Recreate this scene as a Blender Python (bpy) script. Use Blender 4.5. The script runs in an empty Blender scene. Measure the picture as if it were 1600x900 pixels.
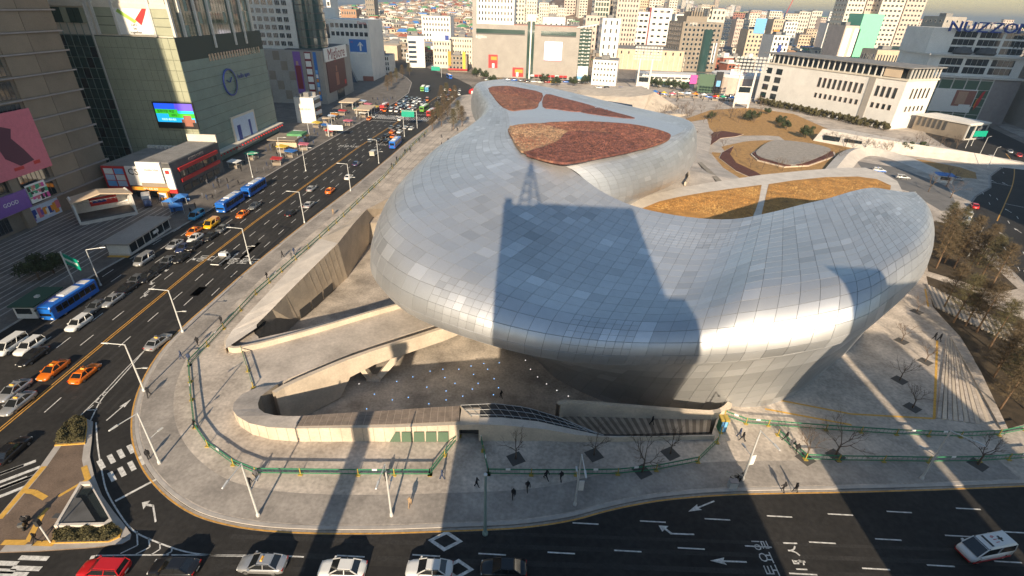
import bpy, bmesh, math, random
from mathutils import Vector, Matrix
from mathutils.geometry import tessellate_polygon
random.seed(7)
R = math.radians
S = bpy.context.scene
C = S.collection
# ------------------------------------------------------------------ camera
CAM_H = 52.0; CAM_F = 785.0
PITCH = math.atan(440 / 785.0); ROLL = math.atan(50 / 1400.0)
cp, sp, cr, sr = math.cos(PITCH), math.sin(PITCH), math.cos(ROLL), math.sin(ROLL)
cam = bpy.data.cameras.new('camera'); co = bpy.data.objects.new('camera', cam); C.objects.link(co)
cam.sensor_width = 36.0; cam.lens = 36.0 * CAM_F / 1600.0; cam.clip_start = 0.5; cam.clip_end = 20000
co.matrix_world = Matrix(((cr, -sr, 0, 0), (sr * sp, cr * sp, -cp, 0), (sr * cp, cr * cp, sp, CAM_H), (0, 0, 0, 1)))
S.camera = co
# ------------------------------------------------------------------ sky and sun
SUN_EL, SUN_LEAN = 22.0, 1.2
w = bpy.data.worlds.new('World'); S.world = w; w.use_nodes = True
nt = w.node_tree; bg = nt.nodes['Background']
sky = nt.nodes.new('ShaderNodeTexSky'); sky.sky_type = 'NISHITA'; sky.sun_disc = False
sky.sun_elevation = R(SUN_EL); sky.sun_rotation = R(180 + SUN_LEAN)
sky.air_density = 1.5; sky.dust_density = 0.3; sky.ozone_density = 2.5; sky.altitude = 60
nt.links.new(sky.outputs[0], bg.inputs[0]); bg.inputs[1].default_value = 0.078
sl = bpy.data.lights.new('sun', 'SUN'); sl.energy = 5.0; sl.angle = R(0.5); sl.color = (1.0, 0.81, 0.58)
so = bpy.data.objects.new('sun', sl); C.objects.link(so); so.rotation_euler = (R(90 - SUN_EL), 0, R(-SUN_LEAN))
S.view_settings.view_transform = 'Standard'; S.view_settings.look = 'None'
S.view_settings.exposure = 0.74; S.view_settings.gamma = 1.0
S.render.engine = 'CYCLES'

# ------------------------------------------------------------------ survey helper: sight line of the camera to a level z
def G(px, py, z=0.0):
    u = (px - 800) / CAM_F; v = (450 - py) / CAM_F
    a = u * cr - v * sr; b = u * sr + v * cr
    d = (a, cp + b * sp, -sp + b * cp); t = (z - CAM_H) / d[2]
    return Vector((d[0] * t, d[1] * t, z))
def GL(ps, z=0.0): return [G(x, y, z) for x, y in ps]

# ------------------------------------------------------------------ mesh helpers
class MB:
    def __init__(s): s.v = []; s.f = []; s.m = []; s.mi = 0
    def add(s, vs, fs):
        n = len(s.v); s.v += [tuple(p) for p in vs]; s.f += [tuple(i + n for i in f) for f in fs]; s.m += [s.mi] * len(fs); return s
    def box(s, x0, x1, y0, y1, z0, z1):
        return s.add([(x0,y0,z0),(x1,y0,z0),(x1,y1,z0),(x0,y1,z0),(x0,y0,z1),(x1,y0,z1),(x1,y1,z1),(x0,y1,z1)],
                     [(3,2,1,0),(4,5,6,7),(0,1,5,4),(1,2,6,5),(2,3,7,6),(3,0,4,7)])
    def hexa(s, b, t):
        return s.add(list(b) + list(t), [(3,2,1,0),(4,5,6,7),(0,1,5,4),(1,2,6,5),(2,3,7,6),(3,0,4,7)])
    def bar(s, a, b, w, h=None, up=(0,0,1)):
        a = Vector(a); b = Vector(b); h = h or w; d = (b - a).normalized(); u = Vector(up)
        if abs(d.dot(u)) > .98: u = Vector((0,1,0))
        r = d.cross(u).normalized() * w / 2; q = r.cross(d).normalized() * h / 2
        return s.hexa([a-r-q, a+r-q, b+r-q, b-r-q], [a-r+q, a+r+q, b+r+q, b-r+q])
    def tube(s, pts, r, n=6, cap=True):
        pts = [Vector(p) for p in pts]; rr = r if isinstance(r, (list, tuple)) else [r] * len(pts); n0 = len(s.v); vs = []; fs = []
        for i, p in enumerate(pts):
            d = (pts[min(i+1, len(pts)-1)] - pts[max(i-1, 0)]).normalized()
            u = Vector((0,0,1)) if abs(d.z) < .95 else Vector((1,0,0))
            a = d.cross(u).normalized(); b = d.cross(a).normalized()
            vs += [p + (a * math.cos(2*math.pi*k/n) + b * math.sin(2*math.pi*k/n)) * rr[i] for k in range(n)]
        for i in range(len(pts)-1):
            for k in range(n): fs.append((i*n+k, i*n+(k+1)%n, (i+1)*n+(k+1)%n, (i+1)*n+k))
        if cap: fs += [tuple(range(n))[::-1], tuple((len(pts)-1)*n+k for k in range(n))]
        return s.add(vs, fs)
    def poly(s, ps, z=None, holes=()):
        ps = [Vector((p[0], p[1], z if z is not None else p[2])) for p in ps]
        hs = [[Vector((p[0], p[1], z if z is not None else p[2])) for p in h] for h in holes]
        allv = ps + [q for h in hs for q in h]; fs = []
        for t in tessellate_polygon([[(q.x,q.y,0) for q in l] for l in [ps] + hs]):
            a, b, c = (allv[i] for i in t)
            fs.append(t if (b-a).cross(c-a).z > 0 else t[::-1])
        return s.add(allv, fs)
    def prism(s, ps, z0, z1, holes=(), bottom=False):
        s.poly(ps, z1, holes)
        for l in [ps] + list(holes):
            n = len(l); vs = [(p[0],p[1],z0) for p in l] + [(p[0],p[1],z1) for p in l]
            ar = sum(l[i][0]*l[(i+1)%n][1] - l[(i+1)%n][0]*l[i][1] for i in range(n))
            fs = [(i, (i+1)%n, n+(i+1)%n, n+i) for i in range(n)]
            if (ar < 0) != (l is not ps): fs = [f[::-1] for f in fs]
            s.add(vs, fs)
        return s
    def strip(s, A, B):
        n = len(A); return s.add(list(A) + list(B), [(i, i+1, n+i+1, n+i) for i in range(n-1)])
    def lathe(s, prof, n=12, c=(0,0,0)):
        vs = []; fs = []
        for r, z in prof: vs += [(c[0]+r*math.cos(2*math.pi*k/n), c[1]+r*math.sin(2*math.pi*k/n), c[2]+z) for k in range(n)]
        for i in range(len(prof)-1):
            for k in range(n): fs.append((i*n+k, i*n+(k+1)%n, (i+1)*n+(k+1)%n, (i+1)*n+k))
        fs += [tuple(range(n))[::-1], tuple((len(prof)-1)*n+k for k in range(n))]
        return s.add(vs, fs)
    def mesh(s, name, mats, smooth=False):
        me = bpy.data.meshes.new(name); me.from_pydata(s.v, [], s.f)
        for m in (mats if isinstance(mats, (list, tuple)) else [mats]): me.materials.append(m)
        if any(s.m): me.polygons.foreach_set('material_index', s.m)
        if smooth: me.polygons.foreach_set('use_smooth', [True] * len(s.f))
        me.update(); return me
    def build(s, name, mats, parent=None, smooth=False, kind=None):
        return link(name, s.mesh(name, mats, smooth), parent, kind)
def link(name, me, parent=None, kind=None, loc=None, rz=0):
    o = bpy.data.objects.new(name, me); C.objects.link(o)
    if parent: o.parent = parent
    if kind: o['kind'] = kind
    if loc is not None: o.location = loc
    if rz: o.rotation_euler = (0, 0, rz)
    return o
LABELS = {}
def tag(o, label, cat, group=None):
    o['label'] = label; o['category'] = cat
    if group: o['group'] = group
    LABELS.setdefault(label, []).append(o.name)
    return o
def thing(name, label, cat, loc=(0,0,0), rz=0, group=None):
    o = bpy.data.objects.new(name, None); C.objects.link(o); o.empty_display_size = .5
    o.location = loc; o.rotation_euler = (0, 0, rz)
    return tag(o, label, cat, group)
def copy_tree(o, parent=None, swap=None):
    c = o.copy(); C.objects.link(c); c.parent = parent
    if swap and c.data and c.data.materials and c.data.materials[0] in swap:
        key = (c.data.name, swap[c.data.materials[0]].name)
        if key not in MESHV:
            me = c.data.copy(); me.materials[0] = swap[c.data.materials[0]]; MESHV[key] = me
        c.data = MESHV[key]
    for ch in o.children: copy_tree(ch, c, swap)
    return c
MESHV = {}
def dup(proto, loc, rz, label, cat=None, group=None, swap=None):
    c = copy_tree(proto, None, swap); c.location = loc; c.rotation_euler = (0, 0, rz)
    return tag(c, label, cat or proto['category'], group or proto.get('group'))
def wipe(o):
    for ch in list(o.children): wipe(ch)
    bpy.data.objects.remove(o)

# ------------------------------------------------------------------ materials
M = {}
def mat(name, col, rough=.7, metal=0.0, var=0.0, scale=1.0, bump=0.0, col2=None, spec=None, detail=6, bscale=None, emit=0, fine=0.0):
    m = bpy.data.materials.new(name); m.use_nodes = True; n = m.node_tree; b = n.nodes['Principled BSDF']
    b.inputs['Base Color'].default_value = (*col, 1); b.inputs['Roughness'].default_value = rough; b.inputs['Metallic'].default_value = metal
    if spec is not None: b.inputs['Specular IOR Level'].default_value = spec
    if emit: b.inputs['Emission Color'].default_value = (*col, 1); b.inputs['Emission Strength'].default_value = emit
    if var or bump or col2:
        geo = n.nodes.new('ShaderNodeNewGeometry')
        nz = n.nodes.new('ShaderNodeTexNoise'); nz.inputs['Scale'].default_value = scale; nz.inputs['Detail'].default_value = detail; nz.inputs['Roughness'].default_value = .62
        n.links.new(geo.outputs['Position'], nz.inputs['Vector'])
        c2 = col2 or tuple(c * (1 - var) for c in col); c1 = col if col2 else tuple(min(1, c * (1 + var)) for c in col)
        rp = n.nodes.new('ShaderNodeValToRGB'); rp.color_ramp.elements[0].position = .33; rp.color_ramp.elements[1].position = .67
        rp.color_ramp.elements[0].color = (*c2, 1); rp.color_ramp.elements[1].color = (*c1, 1)
        n.links.new(nz.outputs[0], rp.inputs[0]); out = rp.outputs[0]
        if fine:
            nf = n.nodes.new('ShaderNodeTexNoise'); nf.inputs['Scale'].default_value = scale * 14; nf.inputs['Detail'].default_value = 4
            n.links.new(geo.outputs['Position'], nf.inputs['Vector'])
            mr = n.nodes.new('ShaderNodeMapRange'); mr.inputs[1].default_value = .3; mr.inputs[2].default_value = .7; mr.inputs[3].default_value = 1 - fine; mr.inputs[4].default_value = 1 + fine
            n.links.new(nf.outputs[0], mr.inputs[0]); mx = n.nodes.new('ShaderNodeVectorMath'); mx.operation = 'MULTIPLY'
            n.links.new(out, mx.inputs[0]); n.links.new(mr.outputs[0], mx.inputs[1]); out = mx.outputs[0]
        n.links.new(out, b.inputs['Base Color'])
        if bump:
            nb = n.nodes.new('ShaderNodeTexNoise'); nb.inputs['Scale'].default_value = bscale or scale * 6; nb.inputs['Detail'].default_value = 5
            n.links.new(geo.outputs['Position'], nb.inputs['Vector'])
            bp = n.nodes.new('ShaderNodeBump'); bp.inputs['Strength'].default_value = bump; bp.inputs['Distance'].default_value = .05
            n.links.new(nb.outputs[0], bp.inputs['Height']); n.links.new(bp.outputs[0], b.inputs['Normal'])
    M[name] = m; return m
def glass(name, col, rough=.06, var=.0):
    m = mat(name, col, rough, 0, var, .4); b = m.node_tree.nodes['Principled BSDF']; b.inputs['Specular IOR Level'].default_value = .9; b.inputs['Coat Weight'].default_value = .5; b.inputs['Coat Roughness'].default_value = .03; return m
mat('asphalt', (.021,.0195,.018), .85, var=.38, scale=.11, bump=.3, bscale=9, fine=.35)
mat('asphalt_old', (.045,.043,.041), .9, var=.25, scale=.2, bump=.25, bscale=9, fine=.2)
mat('city_ground', (.20,.175,.15), .9, var=.45, scale=.03, fine=.3)
mat('paving', (.45,.395,.34), .85, var=.32, scale=.16, bump=.2, bscale=5, fine=.2)
mat('paving_grey', (.31,.28,.25), .85, var=.3, scale=.17, bump=.15, bscale=5, fine=.15)
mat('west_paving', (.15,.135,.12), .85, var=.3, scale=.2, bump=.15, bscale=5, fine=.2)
mat('plaza_pave', (.46,.41,.36), .8, var=.22, scale=.16, bump=.12, bscale=4, fine=.12)
mat('kerb_stone', (.42,.39,.36), .8, var=.15, scale=.6)
mat('concrete', (.56,.48,.385), .75, var=.16, scale=.22, bump=.15, bscale=3, fine=.08)
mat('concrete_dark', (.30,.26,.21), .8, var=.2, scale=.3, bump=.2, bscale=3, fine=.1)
mat('court_floor', (.42,.37,.315), .8, var=.38, scale=.18, fine=.2)
mat('white_line', (.62,.61,.58), .7, var=.34, scale=2.2, fine=.3)
mat('yellow_line', (.58,.30,.05), .7, var=.3, scale=2.0, fine=.2)
mat('tactile', (.62,.36,.07), .8, var=.15, scale=2)
mat('dark_joint', (.05,.05,.052), .6)
mat('roof_dark', (.10,.10,.10), .8, var=.3, scale=.4)
# ================================================================== GROUND, ROADS, PAVEMENTS
def lerp_poly(pts, y):
    for (y0, x0), (y1, x1) in zip(pts, pts[1:]):
        if y <= y1: return x0 + (x1 - x0) * (y - y0) / (y1 - y0)
    (y0, x0), (y1, x1) = pts[-2:]; return x0 + (x1 - x0) * (y - y0) / (y1 - y0)
CL = [(0,-68.0),(45,-68.3),(70,-69.0),(95,-69.4),(125,-68.8),(150,-67.4),(205,-64.6),(260,-59.6),(317,-54.0),(345,-52.0),(375,-54.5),(400,-60),(430,-70),(470,-88),(520,-112),(600,-160)]
def cx(y, off=0):
    d = (lerp_poly(CL, y + 2) - lerp_poly(CL, y - 2)) / 4.0
    return Vector((lerp_poly(CL, y) + off / math.sqrt(1 + d*d), y - off * d / math.sqrt(1 + d*d), 0))
KERB_PX = [(720,150),(705,162),(680,190),(640,220),(605,250),(550,295),(475,352),(400,413),(335,470),(290,510),(250,555),(225,600),(213,640),(212,680),(222,715),(240,745),(270,775),(310,800),(360,815),(420,824),(500,828),(600,828),(690,825),(790,821),(850,815),(900,806),(940,795),(990,784),(1050,775),(1150,768),(1300,765),(1450,761),(1600,755)]
KERB = [Vector((-31, 400, 0)), Vector((-30, 360, 0))] + GL(KERB_PX)
def smooth_line(ps, k=4):
    out = []
    for i in range(len(ps) - 1):
        a, b, c, d = ps[max(i-1,0)], ps[i], ps[i+1], ps[min(i+2, len(ps)-1)]
        for j in range(k):
            t = j / k; t2 = t*t; t3 = t2*t
            out.append(.5 * ((2*b) + (c-a)*t + (2*a-5*b+4*c-d)*t2 + (3*b-a-3*c+d)*t3))
    out.append(ps[-1].copy()); return out
def offset(ps, d):
    out = []
    for i, p in enumerate(ps):
        t = (ps[min(i+1, len(ps)-1)] - ps[max(i-1, 0)]); t.z = 0; t.normalize()
        out.append(p + Vector((t.y, -t.x, 0)) * d)
    return out
KERBS = smooth_line(KERB, 3)
RIGHT_KERB = [Vector(p) for p in [(84,47.5,0),(96,52,0),(106,64,0),(112,82,0),(117,102,0),(124,119,0),(131,136,0),(140,151,0),(158,169,0),(172,180,0),(185,196,0),(200,209,0),(206,222,0),(204,245,0),(215,275,0),(250,330,0),(275,360,0)]]
SITE = KERBS + RIGHT_KERB + [Vector((275,470,0)), Vector((60,440,0)), Vector((10,428,0)), Vector((-31,415,0))]
HOLE_A = [Vector((p.x, p.y, 0)) for p in [G(*q) for q in [(407,619,1.2),(403,630,1.5),(404,638,1.7),(413,645,2.0),(430,649,2.2),(450,650,2.3),(470,650,2.4),(540,645,2.5),(610,641,2.6),(700,635,2.9),(735,632,3.0),(770,630,2.9),(820,636,2.4),(872,652,1.6),(930,677,1.0),(1005,681,.9),(1112,678,.85),(1119,657,0),(1133,641,0)]]]
HOLE_B = [Vector(p) for p in [(31,63,0),(31,95,0),(5,112,0),(-18,116,0),(-27,128,0)]]
RIDGE_O = [(352,545,1.2),(353,532,1.25),(362,517,1.4),(384,493,1.8),(413,463,2.3),(456,417,2.9),(500,373,3.4),(534,352,2.6),(566,337,1.6),(600,312,.9),(656,280,.4)]
RIDGE_I = [(401,512,1.2),(401,507,1.25),(410,498,1.4),(425,483,1.9),(446,461,2.6),(486,421,3.8),(528,380,5.2),(552,350,5.0),(573,327,4.4),(607,310,3.4),(668,279,1.4)]
HOLE_C = [(G(*a)*.35 + G(*b_)*.65) for a, b_ in zip(RIDGE_O[8:1:-1], RIDGE_I[8:1:-1])]
HOLE_C = [Vector((p.x, p.y, 0)) for p in HOLE_C] + GL([(396,514),(398,522),(404,527)])
HOLE = HOLE_A + HOLE_B + HOLE_C
HOLE_BIG = [Vector((p.x, p.y, 0)) for p in HOLE]
# earth: one sheet to the horizon, with the sunken court left open
b = MB(); b.poly([(-9000,-3000),(9000,-3000),(9000,14000),(-9000,14000)], -0.03, [HOLE]); b.build('ground', M['city_ground'], kind='structure')
# asphalt: boulevard + cross street + right street as one sheet
LK = [(0,-89),(45,-88.5),(70,-88.2),(95,-87.6),(125,-84.8),(173,-82.5),(205,-80.5),(260,-76.5),(317,-73),(350,-72.5),(400,-80),(430,-90),(470,-108),(520,-132),(600,-180)]
def lk(y): return Vector((lerp_poly(LK, y), y, 0))
RK2 = [(345,-31),(375,-32),(400,-38),(430,-50),(470,-70),(520,-95),(600,-142)]
outl = [Vector((-420,4,0)), Vector((420,4,0)), Vector((420,52,0)), Vector((135,56,0)), Vector((128,70,0)), Vector((140,104,0)), Vector((152,128,0)), Vector((180,150,0)), Vector((214,180,0)), Vector((240,212,0)), Vector((250,250,0)), Vector((270,300,0)), Vector((320,380,0)), Vector((250,384,0)),Vector((212,300,0)),
        Vector((196,250,0)), Vector((190,210,0)), Vector((150,172,0)), Vector((120,150,0)), Vector((108,104,0)), Vector((95,60,0)), Vector((70,50,0)), Vector((20,47,0)), Vector((-20,42,0)), Vector((-40,55,0)), Vector((-48,90,0)), Vector((-42,160,0)), Vector((-32,262,0)), Vector((-25,345,0))]
outl += [Vector((lerp_poly(RK2, y) + 1, y, 0)) for y in (375,400,430,470,520,600)] + [lk(y) - Vector((1,0,0)) for y in (600,520,470,430,400,350,317,260,205,173,125,95,70)] + [Vector((-90,58,0)), Vector((-420,56,0))]
road = MB().poly(outl, 0.0).build('road', M['asphalt'], kind='structure')
# ---- campus pavement with the court cut out of it
PZ = 0.13
plaza = MB().poly(SITE, PZ, [HOLE]).build('plaza_pavement', M['paving'], kind='structure')
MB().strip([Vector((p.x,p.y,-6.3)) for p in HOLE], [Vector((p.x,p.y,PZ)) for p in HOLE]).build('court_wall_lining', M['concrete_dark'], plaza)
kb = MB(); ki = offset(KERBS + RIGHT_KERB, -.42); ko = KERBS + RIGHT_KERB
kb.strip([Vector((p.x,p.y,-.02)) for p in ko], [Vector((p.x,p.y,.15)) for p in ko]); kb.strip([Vector((p.x,p.y,.15)) for p in ko], [Vector((p.x,p.y,.15)) for p in ki])
kb.build('kerb', M['kerb_stone'], plaza)
gu = [Vector((p.x,p.y,.004)) for p in offset(ko, .55)]; gu2 = [Vector((p.x,p.y,.004)) for p in offset(ko, .05)]
MB().strip(gu, gu2).build('gutter', M['paving_grey'], plaza)
y1 = [Vector((p.x,p.y,.008)) for p in offset(KERBS, .52)]; y2 = [Vector((p.x,p.y,.008)) for p in offset(KERBS, .34)]
MB().strip(y1, y2).build('kerb_line', M['yellow_line'], road)
# darker outer footway following the kerb
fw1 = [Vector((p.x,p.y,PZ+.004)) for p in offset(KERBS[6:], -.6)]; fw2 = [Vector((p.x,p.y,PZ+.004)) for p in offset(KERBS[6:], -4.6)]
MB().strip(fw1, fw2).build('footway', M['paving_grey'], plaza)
# pale plaza sheets inside the campus
def sheet(name, pts, m, z, parent=None, kind='structure'):
    o = MB().poly(pts, z).build(name, M[m], parent)
    if not parent: o['kind'] = kind
    return o
# ---- left pavement
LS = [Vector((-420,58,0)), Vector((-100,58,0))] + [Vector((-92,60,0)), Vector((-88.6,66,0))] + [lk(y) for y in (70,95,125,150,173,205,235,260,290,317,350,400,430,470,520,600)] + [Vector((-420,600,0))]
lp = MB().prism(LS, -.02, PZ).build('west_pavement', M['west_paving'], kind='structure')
lko = LS[3:-1]; kb = MB(); lki = offset(lko, -.35)
kb.strip([Vector((p.x,p.y,-.01)) for p in offset(lko,.02)], [Vector((p.x,p.y,.15)) for p in offset(lko,.02)]); kb.strip([Vector((p.x,p.y,.15)) for p in offset(lko,.02)], [Vector((p.x,p.y,.15)) for p in lki]); kb.build('kerb', M['kerb_stone'], lp)
# ---- east pavement across the right street
ep = MB().prism([(142,58),(136,72),(146,106),(158,130),(186,152),(220,182),(246,214),(256,250),(276,300),(326,380),(600,380),(600,58)], -.02, PZ).build('east_pavement', M['paving_grey'], kind='structure')
sp_ = MB().prism([(-420,-60),(420,-60),(420,5),(-420,5)], -.02, PZ).build('south_pavement', M['paving_grey'], kind='structure')

# ================================================================== ROAD MARKINGS
WL, YL = M['white_line'], M['yellow_line']
def dash(mb, a, b, w=.16, z=.006):
    a = Vector((a[0],a[1],z)); b = Vector((b[0],b[1],z)); d = (b-a).normalized(); n = Vector((-d.y,d.x,0)) * w/2
    mb.add([a-n, b-n, b+n, a+n], [(0,1,2,3)])
yl = MB()
for off in (-.22, .22):
    pts = [cx(y, off) for y in range(46, 345, 6)]
    A = [Vector((p.x-.09,p.y,.006)) for p in pts]; B = [Vector((p.x+.09,p.y,.006)) for p in pts]
    yl.strip(B, A)
yl.build('centre_line', YL, road)
dm = {}
for off, y0, ph in [(3.2,52,0),(6.4,78,3.2),(9.6,84,1.2),(-3.3,58,2),(-6.6,62,5),(-9.9,66,1),(-13.2,70,4),(-16.4,74,2)]:
    y = y0 + ph
    while y < 330:
        if not 262 < y < 276:
            m_ = MB(); dash(m_, cx(y, off), cx(y + 3.1, off)); m_.build('lane_dash', WL, road)
        y += 7.8
# stop lines + zebra far up the boulevard
m_ = MB(); dash(m_, cx(258, -18), cx(258, -.6), .5); dash(m_, cx(279, .6), cx(279, 14), .5); m_.build('stop_line', WL, road)
for i in range(28):
    m_ = MB(); dash(m_, cx(263, -18 + i*1.15), cx(273, -18 + i*1.15), .55); m_.build('zebra_bar', WL, road)
# bottom street dashes, measured on the photograph
for row in ([(915,818),(1020,815),(1121,811.5),(1218,807),(1313,804),(1405,800),(1513,795)],
            [(877,864),(981,861),(1080,857),(1185,854),(1285,848),(1388,843),(1497,837.5),(1590,832)],
            [(1470,884),(1369,889),(1255,897),(1575,878)], [(453,869),(548,869),(666,868),(769,866)]):
    for (x, y) in row:
        p = G(x, y); m_ = MB(); dash(m_, p - Vector((1.5,-.03,0)), p + Vector((1.5,-.03,0)), .16); m_.build('lane_dash', WL, road)
for y in (27.3, 24.0, 20.6):
    for i in range(-8, 11):
        m_ = MB(); dash(m_, (i*7.8+2, y - i*.2), (i*7.8+5, y - i*.2 - .05), .16); m_.build('lane_dash', WL, road)
def arrow(px, py, ang, L=4.2, bend=0, name='lane_arrow', sc=1.0):
    p = G(px, py); c, s_ = math.cos(ang), math.sin(ang)
    def T(x, y): return (p.x + (x*c - y*s_)*sc, p.y + (x*s_ + y*c)*sc, .006)
    m_ = MB()
    if not bend:
        m_.add([T(-L/2,-.09),T(L/2-1.4,-.09),T(L/2-1.4,.09),T(-L/2,.09)], [(0,1,2,3)])
        m_.add([T(L/2-1.7,-.42),T(L/2,0),T(L/2-1.7,.42),T(L/2-1.45,0)], [(0,1,3),(1,2,3)])
    else:
        m_.add([T(-L/2,-.09),T(L/2-1.5,-.09),T(L/2-1.4,.09),T(-L/2,.09)], [(0,1,2,3)])
        e = bend; m_.add([T(L/2-1.5,-.09*e),T(L/2-.9,.5*e),T(L/2-1.15,.65*e),T(L/2-1.7,.09*e)], [(0,1,2,3) if e > 0 else (3,2,1,0)])
        m_.add([T(L/2-1.5,.95*e),T(L/2-.35,1.0*e),T(L/2-.6,.2*e)], [(0,2,1) if e > 0 else (0,1,2)])
    return m_.build(name, WL, road)
arrow(186,640, R(84), 4.4); arrow(240,795, R(128), 4.2, 1); arrow(1096,791, R(180+24), 4.0); arrow(1056,834, R(180), 4.2, -1); arrow(1138,877, R(180), 4.0)
for x, y in [(345,397),(365,401),(382,404)]: arrow(x, y, R(90), 5)
for x, y, a in [(305,400,-90),(230,455,-90),(200,450,-90),(240,437,-90),(262,417,-90)]: arrow(x, y, R(a), 5, 1)
for x, y, a in [(1590,360,75),(1575,329,75),(1566,366,75),(1552,283,75),(1570,287,75)]: arrow(x, y, R(a), 4)
# diamonds (crossing ahead)
for x, y, k in [(696,845,1.0),(715,889,.9)]:
    p = G(x, y); m_ = MB(); o = [(-1.95*k,0),(0,-1.25*k),(1.95*k,0),(0,1.25*k)]; i_ = [(a*.66,c*.62) for a, c in o]
    m_.add([(p.x+a,p.y+c,.006) for a, c in o+i_], [(j,(j+1)%4,4+(j+1)%4,4+j) for j in range(4)]); m_.build('diamond_mark', WL, road)
# slip-road zebra (two staggered rows of blocks), stop line
for (x, y) in [(158,725.5),(174,717),(189,709),(204.5,701.5),(175,744.5),(190.5,737),(206,728),(221,719.5)]:
    p = G(x, y); d = (G(x+6, y+11) - G(x-6, y-11)).normalized(); m_ = MB(); dash(m_, p - d*.95, p + d*.95, .55); m_.build('zebra_block', WL, road)
for (x, y) in [(8,738),(14,748),(24,755),(2,775),(36,750),(-12,745),(-8,765)]:
    p = G(x, y); m_ = MB(); dash(m_, p - Vector((2.2,1.9,0)), p + Vector((2.2,1.9,0)), .5); m_.build('zebra_bar', WL, road)
for (x, y) in [(53,872),(41,888),(5,880),(0,892),(20,897)]:
    p = G(x, y); m_ = MB(); dash(m_, p - Vector((1.5,0,0)), p + Vector((1.5,0,0)), .5); m_.build('zebra_bar', WL, road)
m_ = MB(); dash(m_, G(180,783), G(244,749), .32); m_.build('stop_line', WL, road)
m_ = MB(); dash(m_, G(146,868), G(130,897), .4); m_.build('stop_line', WL, road)
def ribbon(name, px, w, m=WL, z=.0065, parent=None, world=False):
    ps = smooth_line(px if world else GL(px), 4); A = [Vector((p.x,p.y,z)) for p in offset(ps, w/2)]; B = [Vector((p.x,p.y,z)) for p in offset(ps, -w/2)]
    return MB().strip(A, B).build(name, m, parent or road)
ribbon('edge_line', [(150,660),(153,700),(160,740),(167,768),(185,800),(207,828),(240,845),(290,862),(340,868),(420,869)], .16)
ribbon('edge_line', [(228,545),(205,572),(180,600),(158,625),(140,660)], .16)
ribbon('edge_line', [(228,545),(195,578),(165,610),(125,650)], .14)
ribbon('edge_line', [(150,868),(250,867),(420,868)], .14)
for a, k, c in [((214,830),(215,852),(188,865)),((232,840),(234,855),(212,866)),((250,848),(250,858),(236,867)),((269,856),(268,862),(258,867))]:
    ribbon('chevron', [a,k], .14); ribbon('chevron', [k,c], .14)
for a, k, c in [((166,612),(160,616),(163,620)),((155,622),(149,628),(158,630)),((146,633),(136,641),(152,640))]: ribbon('chevron', [a,k], .14); ribbon('chevron', [k,c], .14)
# right street lines
ribbon('centre_line', [(1572,240),(1584,258),(1583,285),(1572,314),(1558,345)], .3, YL)
ribbon('edge_line', [(1557,400),(1575,420),(1600,447),(1640,490)], .22, YL)
ribbon('stop_line', [(1541,283),(1582,291)], .35)
ribbon('edge_line', [(1570,318),(1600,324)], .3)
for x, y in [(1570,250),(1566,262),(1568,270),(1536,302),(1547,305),(1558,311),(1546,318),(1536,340),(1528,352),(1576,347),(1572,372),(1570,388),(1590,340),(1578,402),(1600,396),(1592,420)]:
    p = G(x, y); m_ = MB(); dash(m_, p - Vector((.7,1.1,0)), p + Vector((.7,1.1,0)), .2); m_.build('lane_dash', WL, road)
# ---- lettering painted on the asphalt
TMP = bpy.data.scenes.new('workbench')
def eval_mesh(o):
    TMP.collection.objects.link(o); TMP.view_layers[0].update(); dg = TMP.view_layers[0].depsgraph
    me = bpy.data.meshes.new_from_object(o.evaluated_get(dg)); bpy.data.objects.remove(o); return me
def text_mesh(s, size=1.0, depth=0.0):
    cu = bpy.data.curves.new('lettering', 'FONT'); cu.body = s; cu.size = size; cu.align_x = 'CENTER'; cu.align_y = 'CENTER'; cu.extrude = depth; cu.resolution_u = 2
    o = bpy.data.objects.new('lettering', cu); me = eval_mesh(o); return me
def lettering(s, size, loc, X, Y, m, parent, name='lettering', depth=.01):
    me = text_mesh(s, size, depth); me.materials.clear(); me.materials.append(m)
    X = Vector(X); Y = Vector(Y); Z = X.cross(Y).normalized(); mt = Matrix(((X.x,Y.x,Z.x,loc[0]),(X.y,Y.y,Z.y,loc[1]),(X.z,Y.z,Z.z,loc[2]),(0,0,0,1)))
    me.transform(mt); return link(name, me, parent)
lettering('토요일', 1.55, (*G(1199,871)[:2],.006), (0,1,0), (-1.25,0,0), WL, road, depth=0)
lettering('1시', 1.6, (*G(1244,864)[:2],.006), (0,1.35,0), (-1.1,0,0), WL, road, depth=0)
lettering('15', 1.6, (*G(1251,884)[:2],.006), (0,1,0), (-1.1,0,0), WL, road, depth=0)
lettering('동대문', 2.6, (*G(332,405)[:2],.006), (1,0,0), (0,1.3,0), WL, road, depth=0)
lettering('종로구', 2.6, (*G(380,409)[:2],.006), (1,0,0), (0,1.3,0), WL, road, depth=0)
lettering('버스', 2.4, (*G(595,226)[:2],.006), (1,0,0), (0,1.6,0), WL, road, depth=0)
lettering('전용차로', 2.4, (*G(545,229)[:2],.006), (1,0,0), (0,1.6,0), WL, road, depth=0)
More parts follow.
